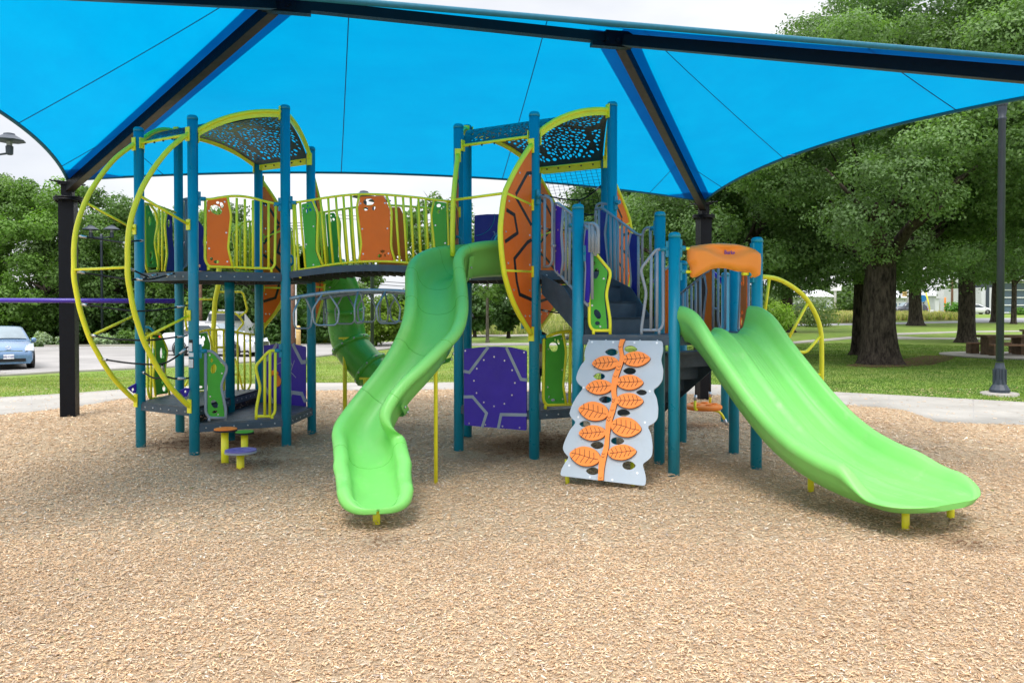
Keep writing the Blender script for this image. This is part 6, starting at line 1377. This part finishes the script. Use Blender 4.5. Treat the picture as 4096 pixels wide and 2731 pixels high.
# ------------------------------------------------------------------ vehicles
def loft(mb, secs, smooth_=True):
    m_ = len(secs[0]); vs = [p for s_ in secs for p in s_]; mb.add(vs, [(i*m_+k, i*m_+k+1, (i+1)*m_+k+1, (i+1)*m_+k) for i in range(len(secs)-1) for k in range(m_-1)], smooth_)
    b = len(mb.v)-len(vs); mb.f.append(tuple(b+k for k in reversed(range(m_)))); mb.f.append(tuple(b+(len(secs)-1)*m_+k for k in range(m_))); mb.sm += [False, False]
def car(name, label, cat, loc, yaw, L0, Wd, Hh, paint, kind='sedan', rim_r=.33, wb=2.7, front=.92, plate=None, group=None, glass='glass', ws='glasslight'):
    t = thing(name, label, cat, loc, group); R_ = Matrix.Rotation(yaw, 3, 'Z'); B = Vector(loc); T = lambda x, y, z: B+R_@Vector((x, y, z))
    hw = Wd/2; xf = wb/2+front; xr = xf-L0; belt = Hh*.60; cl = .19
    if kind == 'sedan': hood = [(xf, .52), (xf-.05, .66), (xf-.25, .76), (xf-.75, .86), (xf-1.35, .94)]; cab = [(xf-1.25, .94), (xf-2.05, Hh-.03), (xf-2.6, Hh), (xf-3.3, Hh-.04), (xr+.75, 1.04)]; boot = [(xr+.75, 1.04), (xr+.2, 1.02), (xr+.05, .92), (xr, .6)]
    elif kind == 'hatch': hood = [(xf, .50), (xf-.06, .66), (xf-.3, .80), (xf-.75, .93), (xf-1.05, 1.0)]; cab = [(xf-1.0, 1.0), (xf-2.0, Hh-.03), (xf-2.5, Hh), (xf-3.2, Hh-.06), (xr+.25, 1.12)]; boot = [(xr+.25, 1.12), (xr+.05, 1.0), (xr, .6)]
    else: hood = [(xf, .60), (xf-.04, .85), (xf-.3, .98), (xf-1.1, 1.08)]; cab = [(xf-1.05, 1.08), (xf-1.7, Hh-.04), (xf-2.4, Hh), (xr+.7, Hh-.05), (xr+.12, 1.1)]; boot = [(xr+.12, 1.1), (xr+.03, .9), (xr, .6)]
    # body: sections along x up to the belt line
    up = hood+boot; up.sort(key=lambda p: -p[0]); mb = MB(); secs = []
    for x, z in up:
        tp_ = 1-.16*smooth(xf-.65, xf, x)-.10*smooth(xr+.5, xr, x); w_ = hw*tp_; secs.append([T(x, -w_*.90, cl+.02), T(x, -w_*.99, cl+.12), T(x, -w_, (cl+z)*.55), T(x, -w_*.97, z-.10), T(x, -w_*.86, z), T(x, 0, z+.025), T(x, w_*.86, z), T(x, w_*.97, z-.10), T(x, w_, (cl+z)*.55), T(x, w_*.99, cl+.12), T(x, w_*.90, cl+.02)])
    loft(mb, secs); body = part('body', mb, paint, t)
    # greenhouse
    mb = MB(); secs = []
    for x, z in cab:
        k = (z-cab[0][1])/(Hh-cab[0][1]); w0 = hw*.93; w1 = hw*(.90-.16*k); zb = min(z, .93); secs.append([T(x, -w0, zb-.05), T(x, -(w0+w1)/2, (zb+z)/2), T(x, -w1, z-.02), T(x, -w1*.8, z+.0), T(x, 0, z+.02), T(x, w1*.8, z), T(x, w1, z-.02), T(x, (w0+w1)/2, (zb+z)/2), T(x, w0, zb-.05)])
    loft(mb, secs); part('cabin', mb, paint, t)
    g = MB()
    def pane(pts): n_ = len(pts); g.add([T(*p) for p in pts]+[T(p[0], p[1]*.985, p[2]) for p in pts], [tuple(range(n_)), tuple(reversed(range(n_, 2*n_)))])
    for sg in (-1, 1):
        w_lo, w_hi = hw*.925*sg, hw*.775*sg; z0, z1 = .98, Hh-.09; a0, a1 = cab[0][0]-.12, cab[1][0]-.02; c1, c0 = cab[3][0]+.05, cab[4][0]-(.0 if kind == 'sedan' else -.12)
        xm = (a1+c1)/2-.1; yl = lambda k: (w_lo+(w_hi-w_lo)*k)*1.012
        g2 = MB()
        for P_ in ([(a0-.22, yl(0), z0), (xm+.04, yl(0), z0), (xm+.04, yl(1), z1), (a1-.15, yl(1), z1)], [(xm-.04, yl(0), z0), (c0+.35, yl(0), z0+.04), (c1+.02, yl(1), z1-.02), (xm-.04, yl(1), z1)]):
            off_ = [(x, y+.012*sg, z) for x, y, z in P_]; g2.add([T(*p) for p in off_]+[T(*p) for p in P_], [(0,1,2,3),(7,6,5,4),(0,4,5,1),(1,5,6,2),(2,6,7,3),(3,7,4,0)])
        part('side_window', g2, glass, t)
    def screen(p0, p1, nm):
        (x0, z0), (x1, z1) = p0, p1; d = Vector((x1-x0, z1-z0)); n_ = Vector((-d.y, d.x)).normalized(); n_ = n_ if n_.y > 0 else -n_; g3 = MB(); a, b = .06, .93
        P_ = [(x0+d.x*a, -hw*.80, z0+d.y*a), (x0+d.x*a, hw*.80, z0+d.y*a), (x0+d.x*b, hw*.66, z0+d.y*b), (x0+d.x*b, -hw*.66, z0+d.y*b)]
        m_ = 7; vs = []
        for i in range(2):
            for j in range(m_):
                s_ = j/(m_-1); A_, B_ = (P_[0], P_[1]) if i == 0 else (P_[3], P_[2]); y = A_[1]+(B_[1]-A_[1])*s_; bul = .035*(1-(2*s_-1)**2); vs.append(T(A_[0]+n_.x*(.02+bul), y, A_[2]+n_.y*(.02+bul)+.012))
        g3.add(vs, [(j, j+1, m_+j+1, m_+j) for j in range(m_-1)], True); part(nm, g3, ws if nm == 'windscreen' else glass, t)
    screen(cab[0], cab[1], 'windscreen'); screen(cab[4], cab[3], 'rear_window')
    for x in (wb/2, -wb/2):
        for sg in (-1, 1):
            c = T(x, sg*(hw-.10), rim_r-.0); rt = (R_@Matrix.Rotation(pi/2*(-sg), 3, 'X')); mb = MB(); mb.lathe([(rim_r*.66, -.10), (rim_r*.94, -.11), (rim_r, -.07), (rim_r, .07), (rim_r*.94, .108), (rim_r*.66, .10)], c, 28, rot=rt); w_ = part('wheel', mb, 'tyre', t)
            mb = MB(); mb.lathe([(rim_r*.68, .06), (rim_r*.68, .095), (rim_r*.60, .095), (rim_r*.58, .07)], c, 24, rot=rt); mb.lathe([(rim_r*.14, .06), (rim_r*.12, .105)], c, 12, rot=rt)
            for k in range(5):
                for dl in (-.14, .14): a = k*2*pi/5; v0 = Vector((math.cos(a)*rim_r*.1, math.sin(a)*rim_r*.1, .09)); v1 = Vector((math.cos(a+dl)*rim_r*.62, math.sin(a+dl)*rim_r*.62, .085)); mb.tube([c+rt@v0, c+rt@v1], .018, 5)
            part('rim', mb, 'rim', w_); ms_ = MB(); ms_.lathe([(rim_r*.62, .02), (rim_r*.05, .025)], c, 16, rot=rt); part('wheel_disc', ms_, 'blackplastic', w_)
            ar = MB(); 
            ar.lathe([(rim_r*1.16, -.02), (rim_r*1.16, .105), (rim_r*1.02, .1), (rim_r*1.02, -.02)], c, 26, rot=rt); part('wheel_arch', ar, 'blackplastic', t)
    for sg in (-1, 1):
        mb = MB(); mb.lathe([(.02, -.10), (.085, -.06), (.10, .0), (.08, .06), (.02, .08)], T(cab[0][0]-.30, sg*(hw+.06), .99), 10, rot=R_@Matrix.Rotation(pi/2, 3, 'X'), sx=.7); part('mirror', mb, paint, t)
        mb = MB()
        x0 = xf-.03; P_ = [T(x0+.0, sg*hw*.52, .60), T(x0-.26, sg*hw*.86, .62), T(x0-.36, sg*hw*.90, .76), T(x0-.18, sg*hw*.74, .77), T(x0-.06, sg*hw*.55, .68)] if kind != 'hatch' else [T(x0-.02, sg*hw*.58, .64), T(x0-.20, sg*hw*.88, .62), T(x0-.42, sg*hw*.90, .88), T(x0-.32, sg*hw*.72, .86), T(x0-.13, sg*hw*.58, .72)]
        n_ = R_@Vector((.8, sg*.5, .45)); n_.normalize(); mb.add([p+n_*.07 for p in P_]+[p-n_*.06 for p in P_], [tuple(range(5)), tuple(reversed(range(5, 10)))]+[(i, i+5, (i+1) % 5+5, (i+1) % 5) for i in range(5)]); part('headlight', mb, 'headlight', t)
        mb = MB(); mb.box(T(xr+.02, sg*hw*.72, .82), (.10, .30, .16), yaw); part('tail_light', mb, 'red', t)
    mb = MB()
    if kind == 'sedan':
        for k in range(4): mb.box(T(xf-.015+.012*k, 0, .44+.06*k), (.08, Wd*.60, .022), yaw)
        gr = part('grille', mb, 'chrome', t); mb = MB(); mb.box(T(xf-.03, 0, .53), (.09, Wd*.62, .24), yaw); part('grille_backing', mb, 'blackplastic', gr)
        mb = MB(); mb.lathe([(.075, 0), (.075, .02)], T(xf+.03, 0, .60), 20, rot=R_@Matrix.Rotation(pi/2, 3, 'Y')); em = part('badge', mb, 'chrome', t)
    else:
        mb.box(T(xf-.02, 0, .34), (.10, Wd*.60, .11), yaw)
        for k in range(3): mb.box(T(xf+.01, 0, .315+.03*k), (.06, Wd*.60, .008), yaw)
        part('grille', mb, 'blackplastic', t); mb = MB(); mb.beam(T(xf-.06, -hw*.5, .66), T(xf-.06, hw*.5, .66), .03, .02); part('bonnet_trim', mb, 'chrome', t)
        mb = MB(); c = T(xf-.085, 0, .77); rt = R_@Matrix.Rotation(pi/2-.35, 3, 'Y')
        ring = lambda rx, ry: [c+rt@Vector((ry*math.cos(a), rx*math.sin(a), .03)) for a in np.linspace(0, 2*pi, 20, endpoint=False)]
        mb.tube(ring(.085, .058), .008, 5, closed=True); mb.tube(ring(.035, .055), .006, 5, closed=True); mb.tube(ring(.075, .022), .006, 5, closed=True); part('badge', mb, 'chrome', t)
    mb = MB(); mb.box(T((xf+xr)/2, 0, cl+.05), (L0*.92, Wd*.90, .10), yaw); part('underbody', mb, 'blackplastic', t)
    for sg in (-1, 1):
        mb = MB(); mb.tube([T(cab[2][0], sg*hw*.945, .86), T(cab[2][0], sg*hw*1.01, .86)], .01, 5); mb.beam(T(cab[2][0]+.1, sg*hw*1.0, .87), T(cab[2][0]-.1, sg*hw*1.0, .87), .03, .025); part('door_handle', mb, paint, t)
    if plate:
        mb = MB(); mb.box(T(xf+.055, 0, .47), (.012, .32, .16), yaw); p_ = part('number_plate', mb, 'white', t); pl = Plane(T(xf+.064, 0, .465), R_@Vector((0, 1, 0)), (0, 0, 1)); tb = MB(); text_mesh(tb, plate, pl, 0, 0, .085, .003, 0); part('plate_lettering', tb, 'navy', p_)
    return t
wy = -.36
def carpos(px, Y): x = X(px, Y); return (x, Y, zt(x, Y)+.015)
car('parked_car', 'white sedan parked side-on behind the left tower', 'car', carpos(870, 36.6), math.radians(-14), 4.75, 1.83, 1.47, 'whitecar', 'sedan')
car('parked_car', 'light blue hatchback facing the camera at the left edge', 'car', carpos(5, 29.65), math.radians(-52), 4.4, 1.72, 1.49, 'bluecar', 'hatch', plate='BPJ-C485', front=.85)
car('parked_car', 'dark grey estate on the road behind the forked oak', 'car', T_(3632, 118), math.radians(180), 4.8, 1.9, 1.75, 'darkcar', 'van')
car('parked_car', 'white car beside the white block wall on the right', 'car', T_(3900, 118), math.radians(0), 4.6, 1.8, 1.5, 'whitecar', 'hatch')
car('parked_car', 'dark car far off behind the bush at the climbing arch', 'car', T_(3150, 118), math.radians(180), 4.8, 1.9, 1.6, 'darkcar', 'van')
def pickup():
    Y = 47; x = X(895, Y); L_ = (x, Y, zt(x, Y)+.015); t = thing('utility_truck', 'white utility pickup with a service body behind the white sedan', 'truck', L_); yaw = math.radians(72); R_ = Matrix.Rotation(yaw, 3, 'Z'); B = Vector(L_); T = lambda a, b, c: B+R_@Vector((a, b, c))
    mb = MB(); secs = []
    for a, z, w_ in ((2.9, .9, .8), (2.8, 1.15, .92), (1.7, 1.25, .97), (1.5, 1.25, .97), (.9, 1.95, .78), (-.3, 1.97, .78), (-.5, 1.3, .95)): secs.append([T(a, -w_, .45), T(a, -w_, min(z, 1.15)), T(a, -w_*.92, z), T(a, w_*.92, z), T(a, w_, min(z, 1.15)), T(a, w_, .45)])
    loft(mb, secs, False); part('cab', mb, 'whitecar', t)
    mb = MB(); mb.box(T(-.46, 0, 1.62), (.14, 1.35, .42), yaw); part('rear_window', mb, 'glass', t)
    mb = MB(); [mb.box(T(.3, s_*.86, 1.6), (.9, .06, .40), yaw) for s_ in (-1, 1)]; part('side_window', mb, 'glass', t)
    for s_ in (-1, 1): mb = MB(); mb.box(T(-1.75, s_*.78, 1.0), (2.3, .42, .82), yaw); part('tool_locker', mb, 'whitecar', t)
    mb = MB(); mb.box(T(-1.75, 0, .75), (2.3, 1.2, .2), yaw); mb.box(T(-2.93, 0, .85), (.06, 1.9, .5), yaw); part('tray', mb, 'whitecar', t)
    for s_ in (-1, 1):
        for z in (.95, 1.15): mb = MB(); mb.lathe([(.07, 0), (.07, .03)], T(-2.98, s_*.8, z), 14, rot=R_@Matrix.Rotation(-pi/2, 3, 'Y')); part('tail_light', mb, 'red' if z > 1 else 'headlight', t)
    for a in (1.9, -1.9):
        for s_ in (-1, 1): mb = MB(); mb.lathe([(.2, -.1), (.38, -.1), (.38, .1), (.2, .1)], T(a, s_*.85, .38), 22, rot=R_@Matrix.Rotation(pi/2, 3, 'X')); w_ = part('wheel', mb, 'tyre', t); mb = MB(); mb.lathe([(.2, -.11), (.2, .11)], T(a, s_*.85, .38), 16, rot=R_@Matrix.Rotation(pi/2, 3, 'X')); part('rim', mb, 'rim', w_)
    mb = MB(); mb.beam(T(.2, -.5, 2.03), T(.2, .5, 2.03), .12, .08); part('roof_light_bar', mb, 'whitecar', t)
    c = T(-2.2, .55, 1.43); k = thing('traffic_cone', 'small orange traffic cone standing on the white utility pickup', 'traffic cone', c); mb = MB(); mb.lathe([(.13, -.02), (.13, 0), (.10, .01), (.03, .34), (.02, .36)], c, 16); part('cone', mb, 'leafor', k); mb = MB(); mb.lathe([(.075, .12), (.058, .19)], c, 16); part('reflective_band', mb, 'white', k)
pickup()
# ------------------------------------------------------------------ poles, wires, bollard, kerb, signs, building
def pole(label, px, Y, h, r=.14, arm=True):
    x = X(px, Y); z = gz(x, Y); t = thing('utility_pole', label, 'utility pole', (x, Y, z), 'utility poles'); mb = MB(); mb.lathe([(r, -.3), (r*.85, h*.5), (r*.7, h)], (x, Y, z), 14); part('pole', mb, 'wood', t)
    if arm: mb = MB(); mb.beam(Vector((x-1.0, Y, z+h-.5)), Vector((x+1.0, Y, z+h-.5)), .1, .1); a_ = part('crossarm', mb, 'wood', t); mb = MB(); [mb.lathe([(.04, 0), (.06, .05), (.03, .12)], (x+dx, Y, z+h-.45), 8) for dx in (-.9, -.4, .4, .9)]; part('insulator', mb, 'steel', a_)
    return Vector((x, Y, z+h-.3))
p1 = pole('brown utility pole right of the left tower posts', 1170, 46, 5.2, .17, False); p2 = pole('thin brown utility pole behind the white utility pickup', 800, 47, 6.4, .15); 
mb = MB(); x = X(1176, 45.6); mb.box((x+.12, 45.6, 2.4), (.07, .1, 4.6)); single('cable_guard', mb, 'signback', 'pale grey cable cover strapped beside the brown utility pole', 'cable cover')
pole('wooden utility pole beside the white road sign on the right', 3808, 108, 7.0, .17, False)
for z0, z1, dz in ((870, 885, 0), (878, 893, .1), (1038, 1056, 0), (1118, 1145, 0), (1128, 1156, 0), (1345-480, 1350-480, .2)):
    pass
WL = ['uppermost thin black wire crossing before the woods on the left', 'second wire from the top before the woods, just below the uppermost', 'third wire from the top before the woods on the left', 'lower wire sloping down before the woods behind the left tower', 'nearly level wire in front of the middle of the woods', 'upper of the two wires crossing the sky behind the bridge railing', 'lower of the two wires crossing the sky behind the bridge railing', 'upper of the two wires seen in the gap under the bridge', 'lower of the two wires seen in the gap under the bridge']
for i, (x0, y0, x1, y1, Y) in enumerate(((-300,895,1300,888,58),(-300,906,1300,900,58),(-300,922,1300,912,58),(330,1070,1300,1120,50),(-300,1046,1300,1060,62),(1200,850,2700,905,62),(1200,862,2700,925,62),(1380,1112,2300,1150,60),(1380,1126,2300,1162,60))):
    a, b = W(x0, y0, Y), W(x1, y1, Y); mb = MB(); mb.tube([a.lerp(b, k/10)+Vector((0, 0, -1.0*4*(k/10)*(1-k/10)*.25)) for k in range(11)], .022, 4, caps=False)
    single('power_line', mb, 'blackplastic', WL[i], 'power line', 'overhead wires')
b = G(1193, 1352); b = Vector((X(1193, 42), 42, gz(X(1193, 42), 42))); t = thing('bollard', 'cream yellow bollard behind the flower bed', 'bollard', b); mb = MB(); mb.lathe([(.12, -.1), (.12, 1.15), (.10, 1.21), (.05, 1.25)], b, 20); part('post', mb, 'kerb', t); mb = MB(); mb.lathe([(.124, .9), (.124, .98)], b, 20); part('band', mb, 'kerb', t)
mb = MB(); a, b = G(100, 1387), G(178, 1384); mb.beam(a+Vector((0,0,.08)), b+Vector((0,0,.08)), .35, .17); single('parking_kerb', mb, 'kerb', 'cream painted kerb block right of the blue car', 'kerb block')
mb = MB(); P_ = gp([(178,1388),(400,1386),(640,1385),(900,1383),(1150,1377)]); [mb.beam(a+Vector((0,0,.05)), b+Vector((0,0,.05)), .15, .14) for a, b in zip(P_, P_[1:])]; single('kerb', mb, 'concrete', kind='structure')
mb = MB(); P_ = gp([(-300,1512),(0,1504),(242,1489),(500,1478),(800,1463),(1003,1449),(1263,1428),(1594,1392)]); [mb.beam(a+Vector((0,0,.02)), b+Vector((0,0,.02)), .15, .06) for a, b in zip(P_, P_[1:])]; single('lot_kerb', mb, 'concrete', kind='structure')
def picnic(label, px0, px1, Y, zt_, zs):
    xa, xb = X(px0, Y), X(px1, Y); z = gz(xa, Y); t = thing('picnic_table', label, 'picnic table', ((xa+xb)/2, Y, z), 'stone picnic tables'); w_ = (xb-xa)
    mb = MB(); mb.box(((xa+xb)/2, Y, z+.75), (w_*1.0, .75, .09)); part('table_top', mb, 'stone', t)
    for k in (.18, .82): mb = MB(); mb.box((xa+w_*k, Y, z+.35), (.42, .55, .72)); part('pillar', mb, 'stone', t)
    for dy in (-.75, .75):
        mb = MB(); mb.box(((xa+xb)/2, Y+dy, z+.44), (w_*1.05, .32, .06)); b_ = part('bench', mb, 'plank', t)
        for k in (.06, .94): mb = MB(); mb.box((xa+w_*k, Y+dy, z+.2), (.34, .34, .42)); part('bench_support', mb, 'stone', b_)
picnic('brown stone picnic table with plank benches behind the right lamp post', 3925, 4125, 30.5, 0, 0)
mb = MB(); x = X(4030, 30.5); mb.lathe([(2.4, -.05), (2.4, .05)], (x, 30.3, 0), 40); single('picnic_pad', mb, 'concrete', kind='structure')
picnic('second stone picnic table at the right edge, farther off', 4098, 4230, 38, 0, 0)
picnic('small picnic table glimpsed below the low deck beside the right black column', 2690, 2830, 40, 0, 0)
def sign(label, px, py0, py1, Y, w_, h_, m, pm='steel', round_=False):
    x = X(px, Y); z = gz(x, Y); zt_ = W(2048, py0, Y).z; t = thing('road_sign', label, 'road sign', (x, Y, z)); mb = MB(); mb.lathe([(.05, -.1), (.05, zt_-z)], (x, Y+.08, z), 8); part('post', mb, pm, t)
    mb = MB(); 
    if round_: mb.lathe([(w_/2, 0), (w_/2, .05)], (x, Y, zt_-h_/2), 24, rot=Matrix.Rotation(pi/2, 3, 'X'))
    else: mb.box((x, Y, zt_-h_/2), (w_, .05, h_))
    part('sign_plate', mb, m, t); return t
sign('square white road sign on a thin post right of the forked oak', 3760, 1160, 1260, 105, 1.0, 1.1, 'signback')
sign('round blue sign beside the trunk of the forked oak', 3690, 1180, 1255, 110, .95, .95, 'signblue', round_=True)
sign('small white board leaning near the yellow pole', 3727, 1238, 1260, 100, .42, .65, 'white')
mb = MB(); mb.tube([W(3703, 1165, 112), W(3722, 1248, 112)], .09, 8); single('yellow_pole', mb, 'yellow', 'leaning yellow guard on a cable beside the blue sign', 'cable guard')
mb = MB(); x = X(3780, 112); mb.lathe([(.12, .6), (.12, 3.0), (.1, 3.05)], (x, 112, .2), 10); single('orange_marker', mb, 'leafor', 'short orange marker post left of the wooden utility pole', 'marker post')
for px, lb in ((3632, 'tall grey steel pole with a small traffic signal left of the forked oak'), (3340, 'tall pale pole with a white board left of the largest oak')):
    x = X(px, 120); z = gz(x, 120); t = thing('steel_pole', lb, 'pole', (x, 120, z)); mb = MB(); mb.lathe([(.2, 0), (.18, 6.5)], (x, 120, z), 10); part('pole', mb, 'signback', t)
    mb = MB(); mb.box((x-(.7 if px > 3500 else 0), 119.7, z+(3.0 if px > 3500 else 4.2)), (.5, .4, .7) if px > 3500 else (1.6, .1, 1.4)); part('signal_head' if px > 3500 else 'board', mb, 'kerb' if px > 3500 else 'white', t)
def building():
    Y = 122; x0, x1, x2 = X(3925, Y), X(4005, Y), X(4600, Y); z = .85; t = thing('building', 'low building with a white block wall and a gridded glass front at the right edge', 'building', ((x0+x2)/2, Y, z))
    H_ = W(2048, 1150, Y).z-z; mb = MB(); mb.box(((x0+x1)/2, Y+6, z+H_/2), (x1-x0, 12, H_)); part('block_wall', mb, 'block', t); mb = MB(); mb.box(((x1+x2)/2, Y+6.5, z+(H_+1)/2), (x2-x1, 11, H_+1)); part('wall', mb, 'bwin', t)
    mb = MB(); mb.box(((x0+x2)/2, Y+6, z+H_+1.25), (x2-x0-1, 13, .5)); part('roof', mb, 'signback', t); mb = MB(); mb.box((x0+.9, Y-.06, z+H_/2), (.5, .1, H_)); part('downpipe', mb, 'lamp', t)
    for i in range(9):
        for j in range(4):
            w_ = (x2-x1)/9; hh = (H_+.6)/4; cx_, cz_ = x1+w_*(i+.5), z+.2+hh*(j+.5); mb = MB()
            for dx, dz, sx_, sz_ in ((0, hh/2, w_, .16), (0, -hh/2, w_, .16), (w_/2, 0, .16, hh-.16), (-w_/2, 0, .16, hh-.16)): mb.box((cx_+dx, Y+.9, cz_+dz), (sx_, .1+.004*((i+j) % 2), sz_))
            wn = part('window', mb, 'white', t)
    b = G(4090, 1262)
    t2 = thing('shrub', 'small clipped green bush before the glass front', 'shrub', (X(4080, 112), 112, .8), 'shrubs'); crown('foliage', [(X(4080, 112), 112, 1.2, .8), (X(4088, 112), 112, 1.1, .8)], 1500, .3, (.12, .28, .03), t2, t2.location, seed=90)
    for i, (px0, px1, hh, lb) in enumerate(((3150, 3300, 3.2, 'pale low house seen through the climbing arch'), (3480, 3600, 3.0, 'low pale building behind the dark grey estate'), (3700, 3860, 3.4, 'long low pale building behind the road signs'))):
        Y2 = 170; a, b_ = X(px0, Y2), X(px1, Y2); t3 = thing('house', lb, 'house', ((a+b_)/2, Y2, .85)); mb = MB(); mb.box(((a+b_)/2, Y2, .85+hh/2), (b_-a, 8, hh)); part('wall', mb, 'block', t3); mb = MB(); mb.add([(a-.5, Y2-4.6, .85+hh), (b_+.5, Y2-4.6, .85+hh), (b_+.5, Y2+4.6, .85+hh), (a-.5, Y2+4.6, .85+hh), (a+.5, Y2, .85+hh+1.5), (b_-.5, Y2, .85+hh+1.5)], [(0,1,5,4),(2,3,4,5),(0,4,3),(1,2,5),(3,2,1,0)]); part('roof', mb, 'signback', t3)
        for k in range(3): mb = MB(); mb.box((a+(b_-a)*(.25+.25*k), Y2-4.02, 2.2), (1.2, .1, 1.0)); part('window', mb, 'bwin', t3)
building()
def farline():
    R = np.random.default_rng(8); cl = []
    for i in range(330):
        px = 1100+i*10.2; Y = R.uniform(190, 230); x = X(px, Y); cl.append((x, Y, .8+R.uniform(.5, 5.5 if px > 2500 else 1.2), R.uniform(2.4, 4.0) if px > 2500 else R.uniform(1.0, 1.7)))
    o = crown('far_treeline', cl, 60000, .9, (.09, .15, .05), None, (0, 0, 0), seed=12, varc=.3); tag(o, 'distant hazy green treeline beyond the field and road', 'treeline', None, 'stuff')
farline()
mb = MB(); a, b = Vector((X(1560, 90), 90, .45)), Vector((X(2200, 90), 90, .45))
for k in range(22): p = a.lerp(b, k/21); mb.box(p+Vector((0,0,.75)), (.12, .12, 1.5))
mb.beam(a+Vector((0,0,1.3)), b+Vector((0,0,1.3)), .04, .5); mb.beam(a+Vector((0,0,.6)), b+Vector((0,0,.6)), .04, .5); single('fence', mb, 'lamp', 'low grey fence far across the dry field', 'fence')
# ------------------------------------------------------------------ small child on the low deck of the right tower
def child():
    Y = 10.45; x = X(2166, Y); z = ZM+.005; t = thing('person', 'small child in a cream shirt standing behind the low green panel', 'person', (x, Y, z)); Hc = .93
    J = {'pel': (0,0,.42), 'ch': (0,0,.60), 'nk': (0,0,.70), 'hd': (0,-.01,.77), 'ht': (0,-.01,.86), 'lh': (-.055,0,.39), 'lk': (-.06,-.015,.22), 'la': (-.06,.0,.05), 'lt': (-.065,-.08,.025), 'rh': (.055,0,.39), 'rk': (.06,-.015,.22), 'ra': (.06,0,.05), 'rt': (.065,-.08,.025), 'ls': (-.10,0,.645), 'le': (-.135,.01,.53), 'lw': (-.12,-.10,.50), 'rs': (.10,0,.645), 're': (.135,.01,.53), 'rw': (.12,-.06,.43)}
    rad = dict(pel=.075, ch=.085, nk=.033, hd=.07, ht=.06, lh=.05, lk=.036, la=.026, lt=.02, rh=.05, rk=.036, ra=.026, rt=.02, ls=.036, le=.026, lw=.02, rs=.036, re=.026, rw=.02)
    ed = [('pel','ch'),('ch','nk'),('nk','hd'),('hd','ht'),('pel','lh'),('lh','lk'),('lk','la'),('la','lt'),('pel','rh'),('rh','rk'),('rk','ra'),('ra','rt'),('ch','ls'),('ls','le'),('le','lw'),('ch','rs'),('rs','re'),('re','rw')]
    for s_, wr in ((-1, 'lw'), (1, 'rw')):
        for k in range(4):
            a = f'{wr}f{k}'; w_ = J[wr]; J[a] = (w_[0]+s_*.003+(k-1.5)*.009, w_[1]-.022, w_[2]-.012); J[a+'t'] = (J[a][0], w_[1]-.045, w_[2]-.028+.003*abs(k-1.5)); rad[a] = .0055; rad[a+'t'] = .0045; ed += [(wr, a), (a, a+'t')]
        a = wr+'th'; J[a] = (J[wr][0]-s_*.022, J[wr][1]-.018, J[wr][2]-.005); rad[a] = .0055; ed.append((wr, a))
    names = list(J)
    def skin(name, sel, edges, m, grow=0.0, parent=t):
        ids = {n_: i for i, n_ in enumerate(sel)}; me = bpy.data.meshes.new(name); me.from_pydata([J[n_] for n_ in sel], [(ids[a], ids[b]) for a, b in edges], []); o = bpy.data.objects.new(name, me); COL.objects.link(o)
        md = o.modifiers.new('s', 'SKIN'); sub = o.modifiers.new('u', 'SUBSURF'); sub.levels = sub.render_levels = 2
        for i, n_ in enumerate(sel): r_ = rad[n_]+grow; me.skin_vertices[0].data[i].radius = (r_, r_*(.8 if n_ in ('pel', 'ch') else 1)); me.skin_vertices[0].data[i].use_root = (i == 0)
        me.materials.append(M[m]); o.parent = parent; 
        return o
    body = skin('body', names, ed, 'skin')
    skin('shirt', ['ch', 'pel', 'nk', 'ls', 'le', 'rs', 're'], [('pel','ch'),('ch','nk'),('ch','ls'),('ls','le'),('ch','rs'),('rs','re')], 'cream', .012); skin('trousers', ['pel', 'lh', 'lk', 'la', 'rh', 'rk', 'ra'], [('pel','lh'),('lh','lk'),('lk','la'),('pel','rh'),('rh','rk'),('rk','ra')], 'dkcloth', .012)
    mb = MB(); mb.lathe([(.02, -.05), (.06, -.035), (.078, .0), (.072, .045), (.04, .075), (.005, .083)], (x, Y+.012, z+.825), 16, sy=1.0); part('hair', mb, 'hair', t)
    mb = MB(); 
    for s_ in (-1, 1): mb.lathe([(.004, 0), (.008, .003), (.003, .005)], (x+s_*.025, Y-.082, z+.80), 8, rot=Matrix.Rotation(pi/2, 3, 'X'))
    part('eyes', mb, 'black', t)
    for s_ in (-1, 1): mb = MB(); mb.lathe([(.03, -.01), (.034, .02), (.022, .04)], (x+s_*.063, Y-.03, z), 12, sy=1.9); part('shoe', mb, 'white', t)
child()
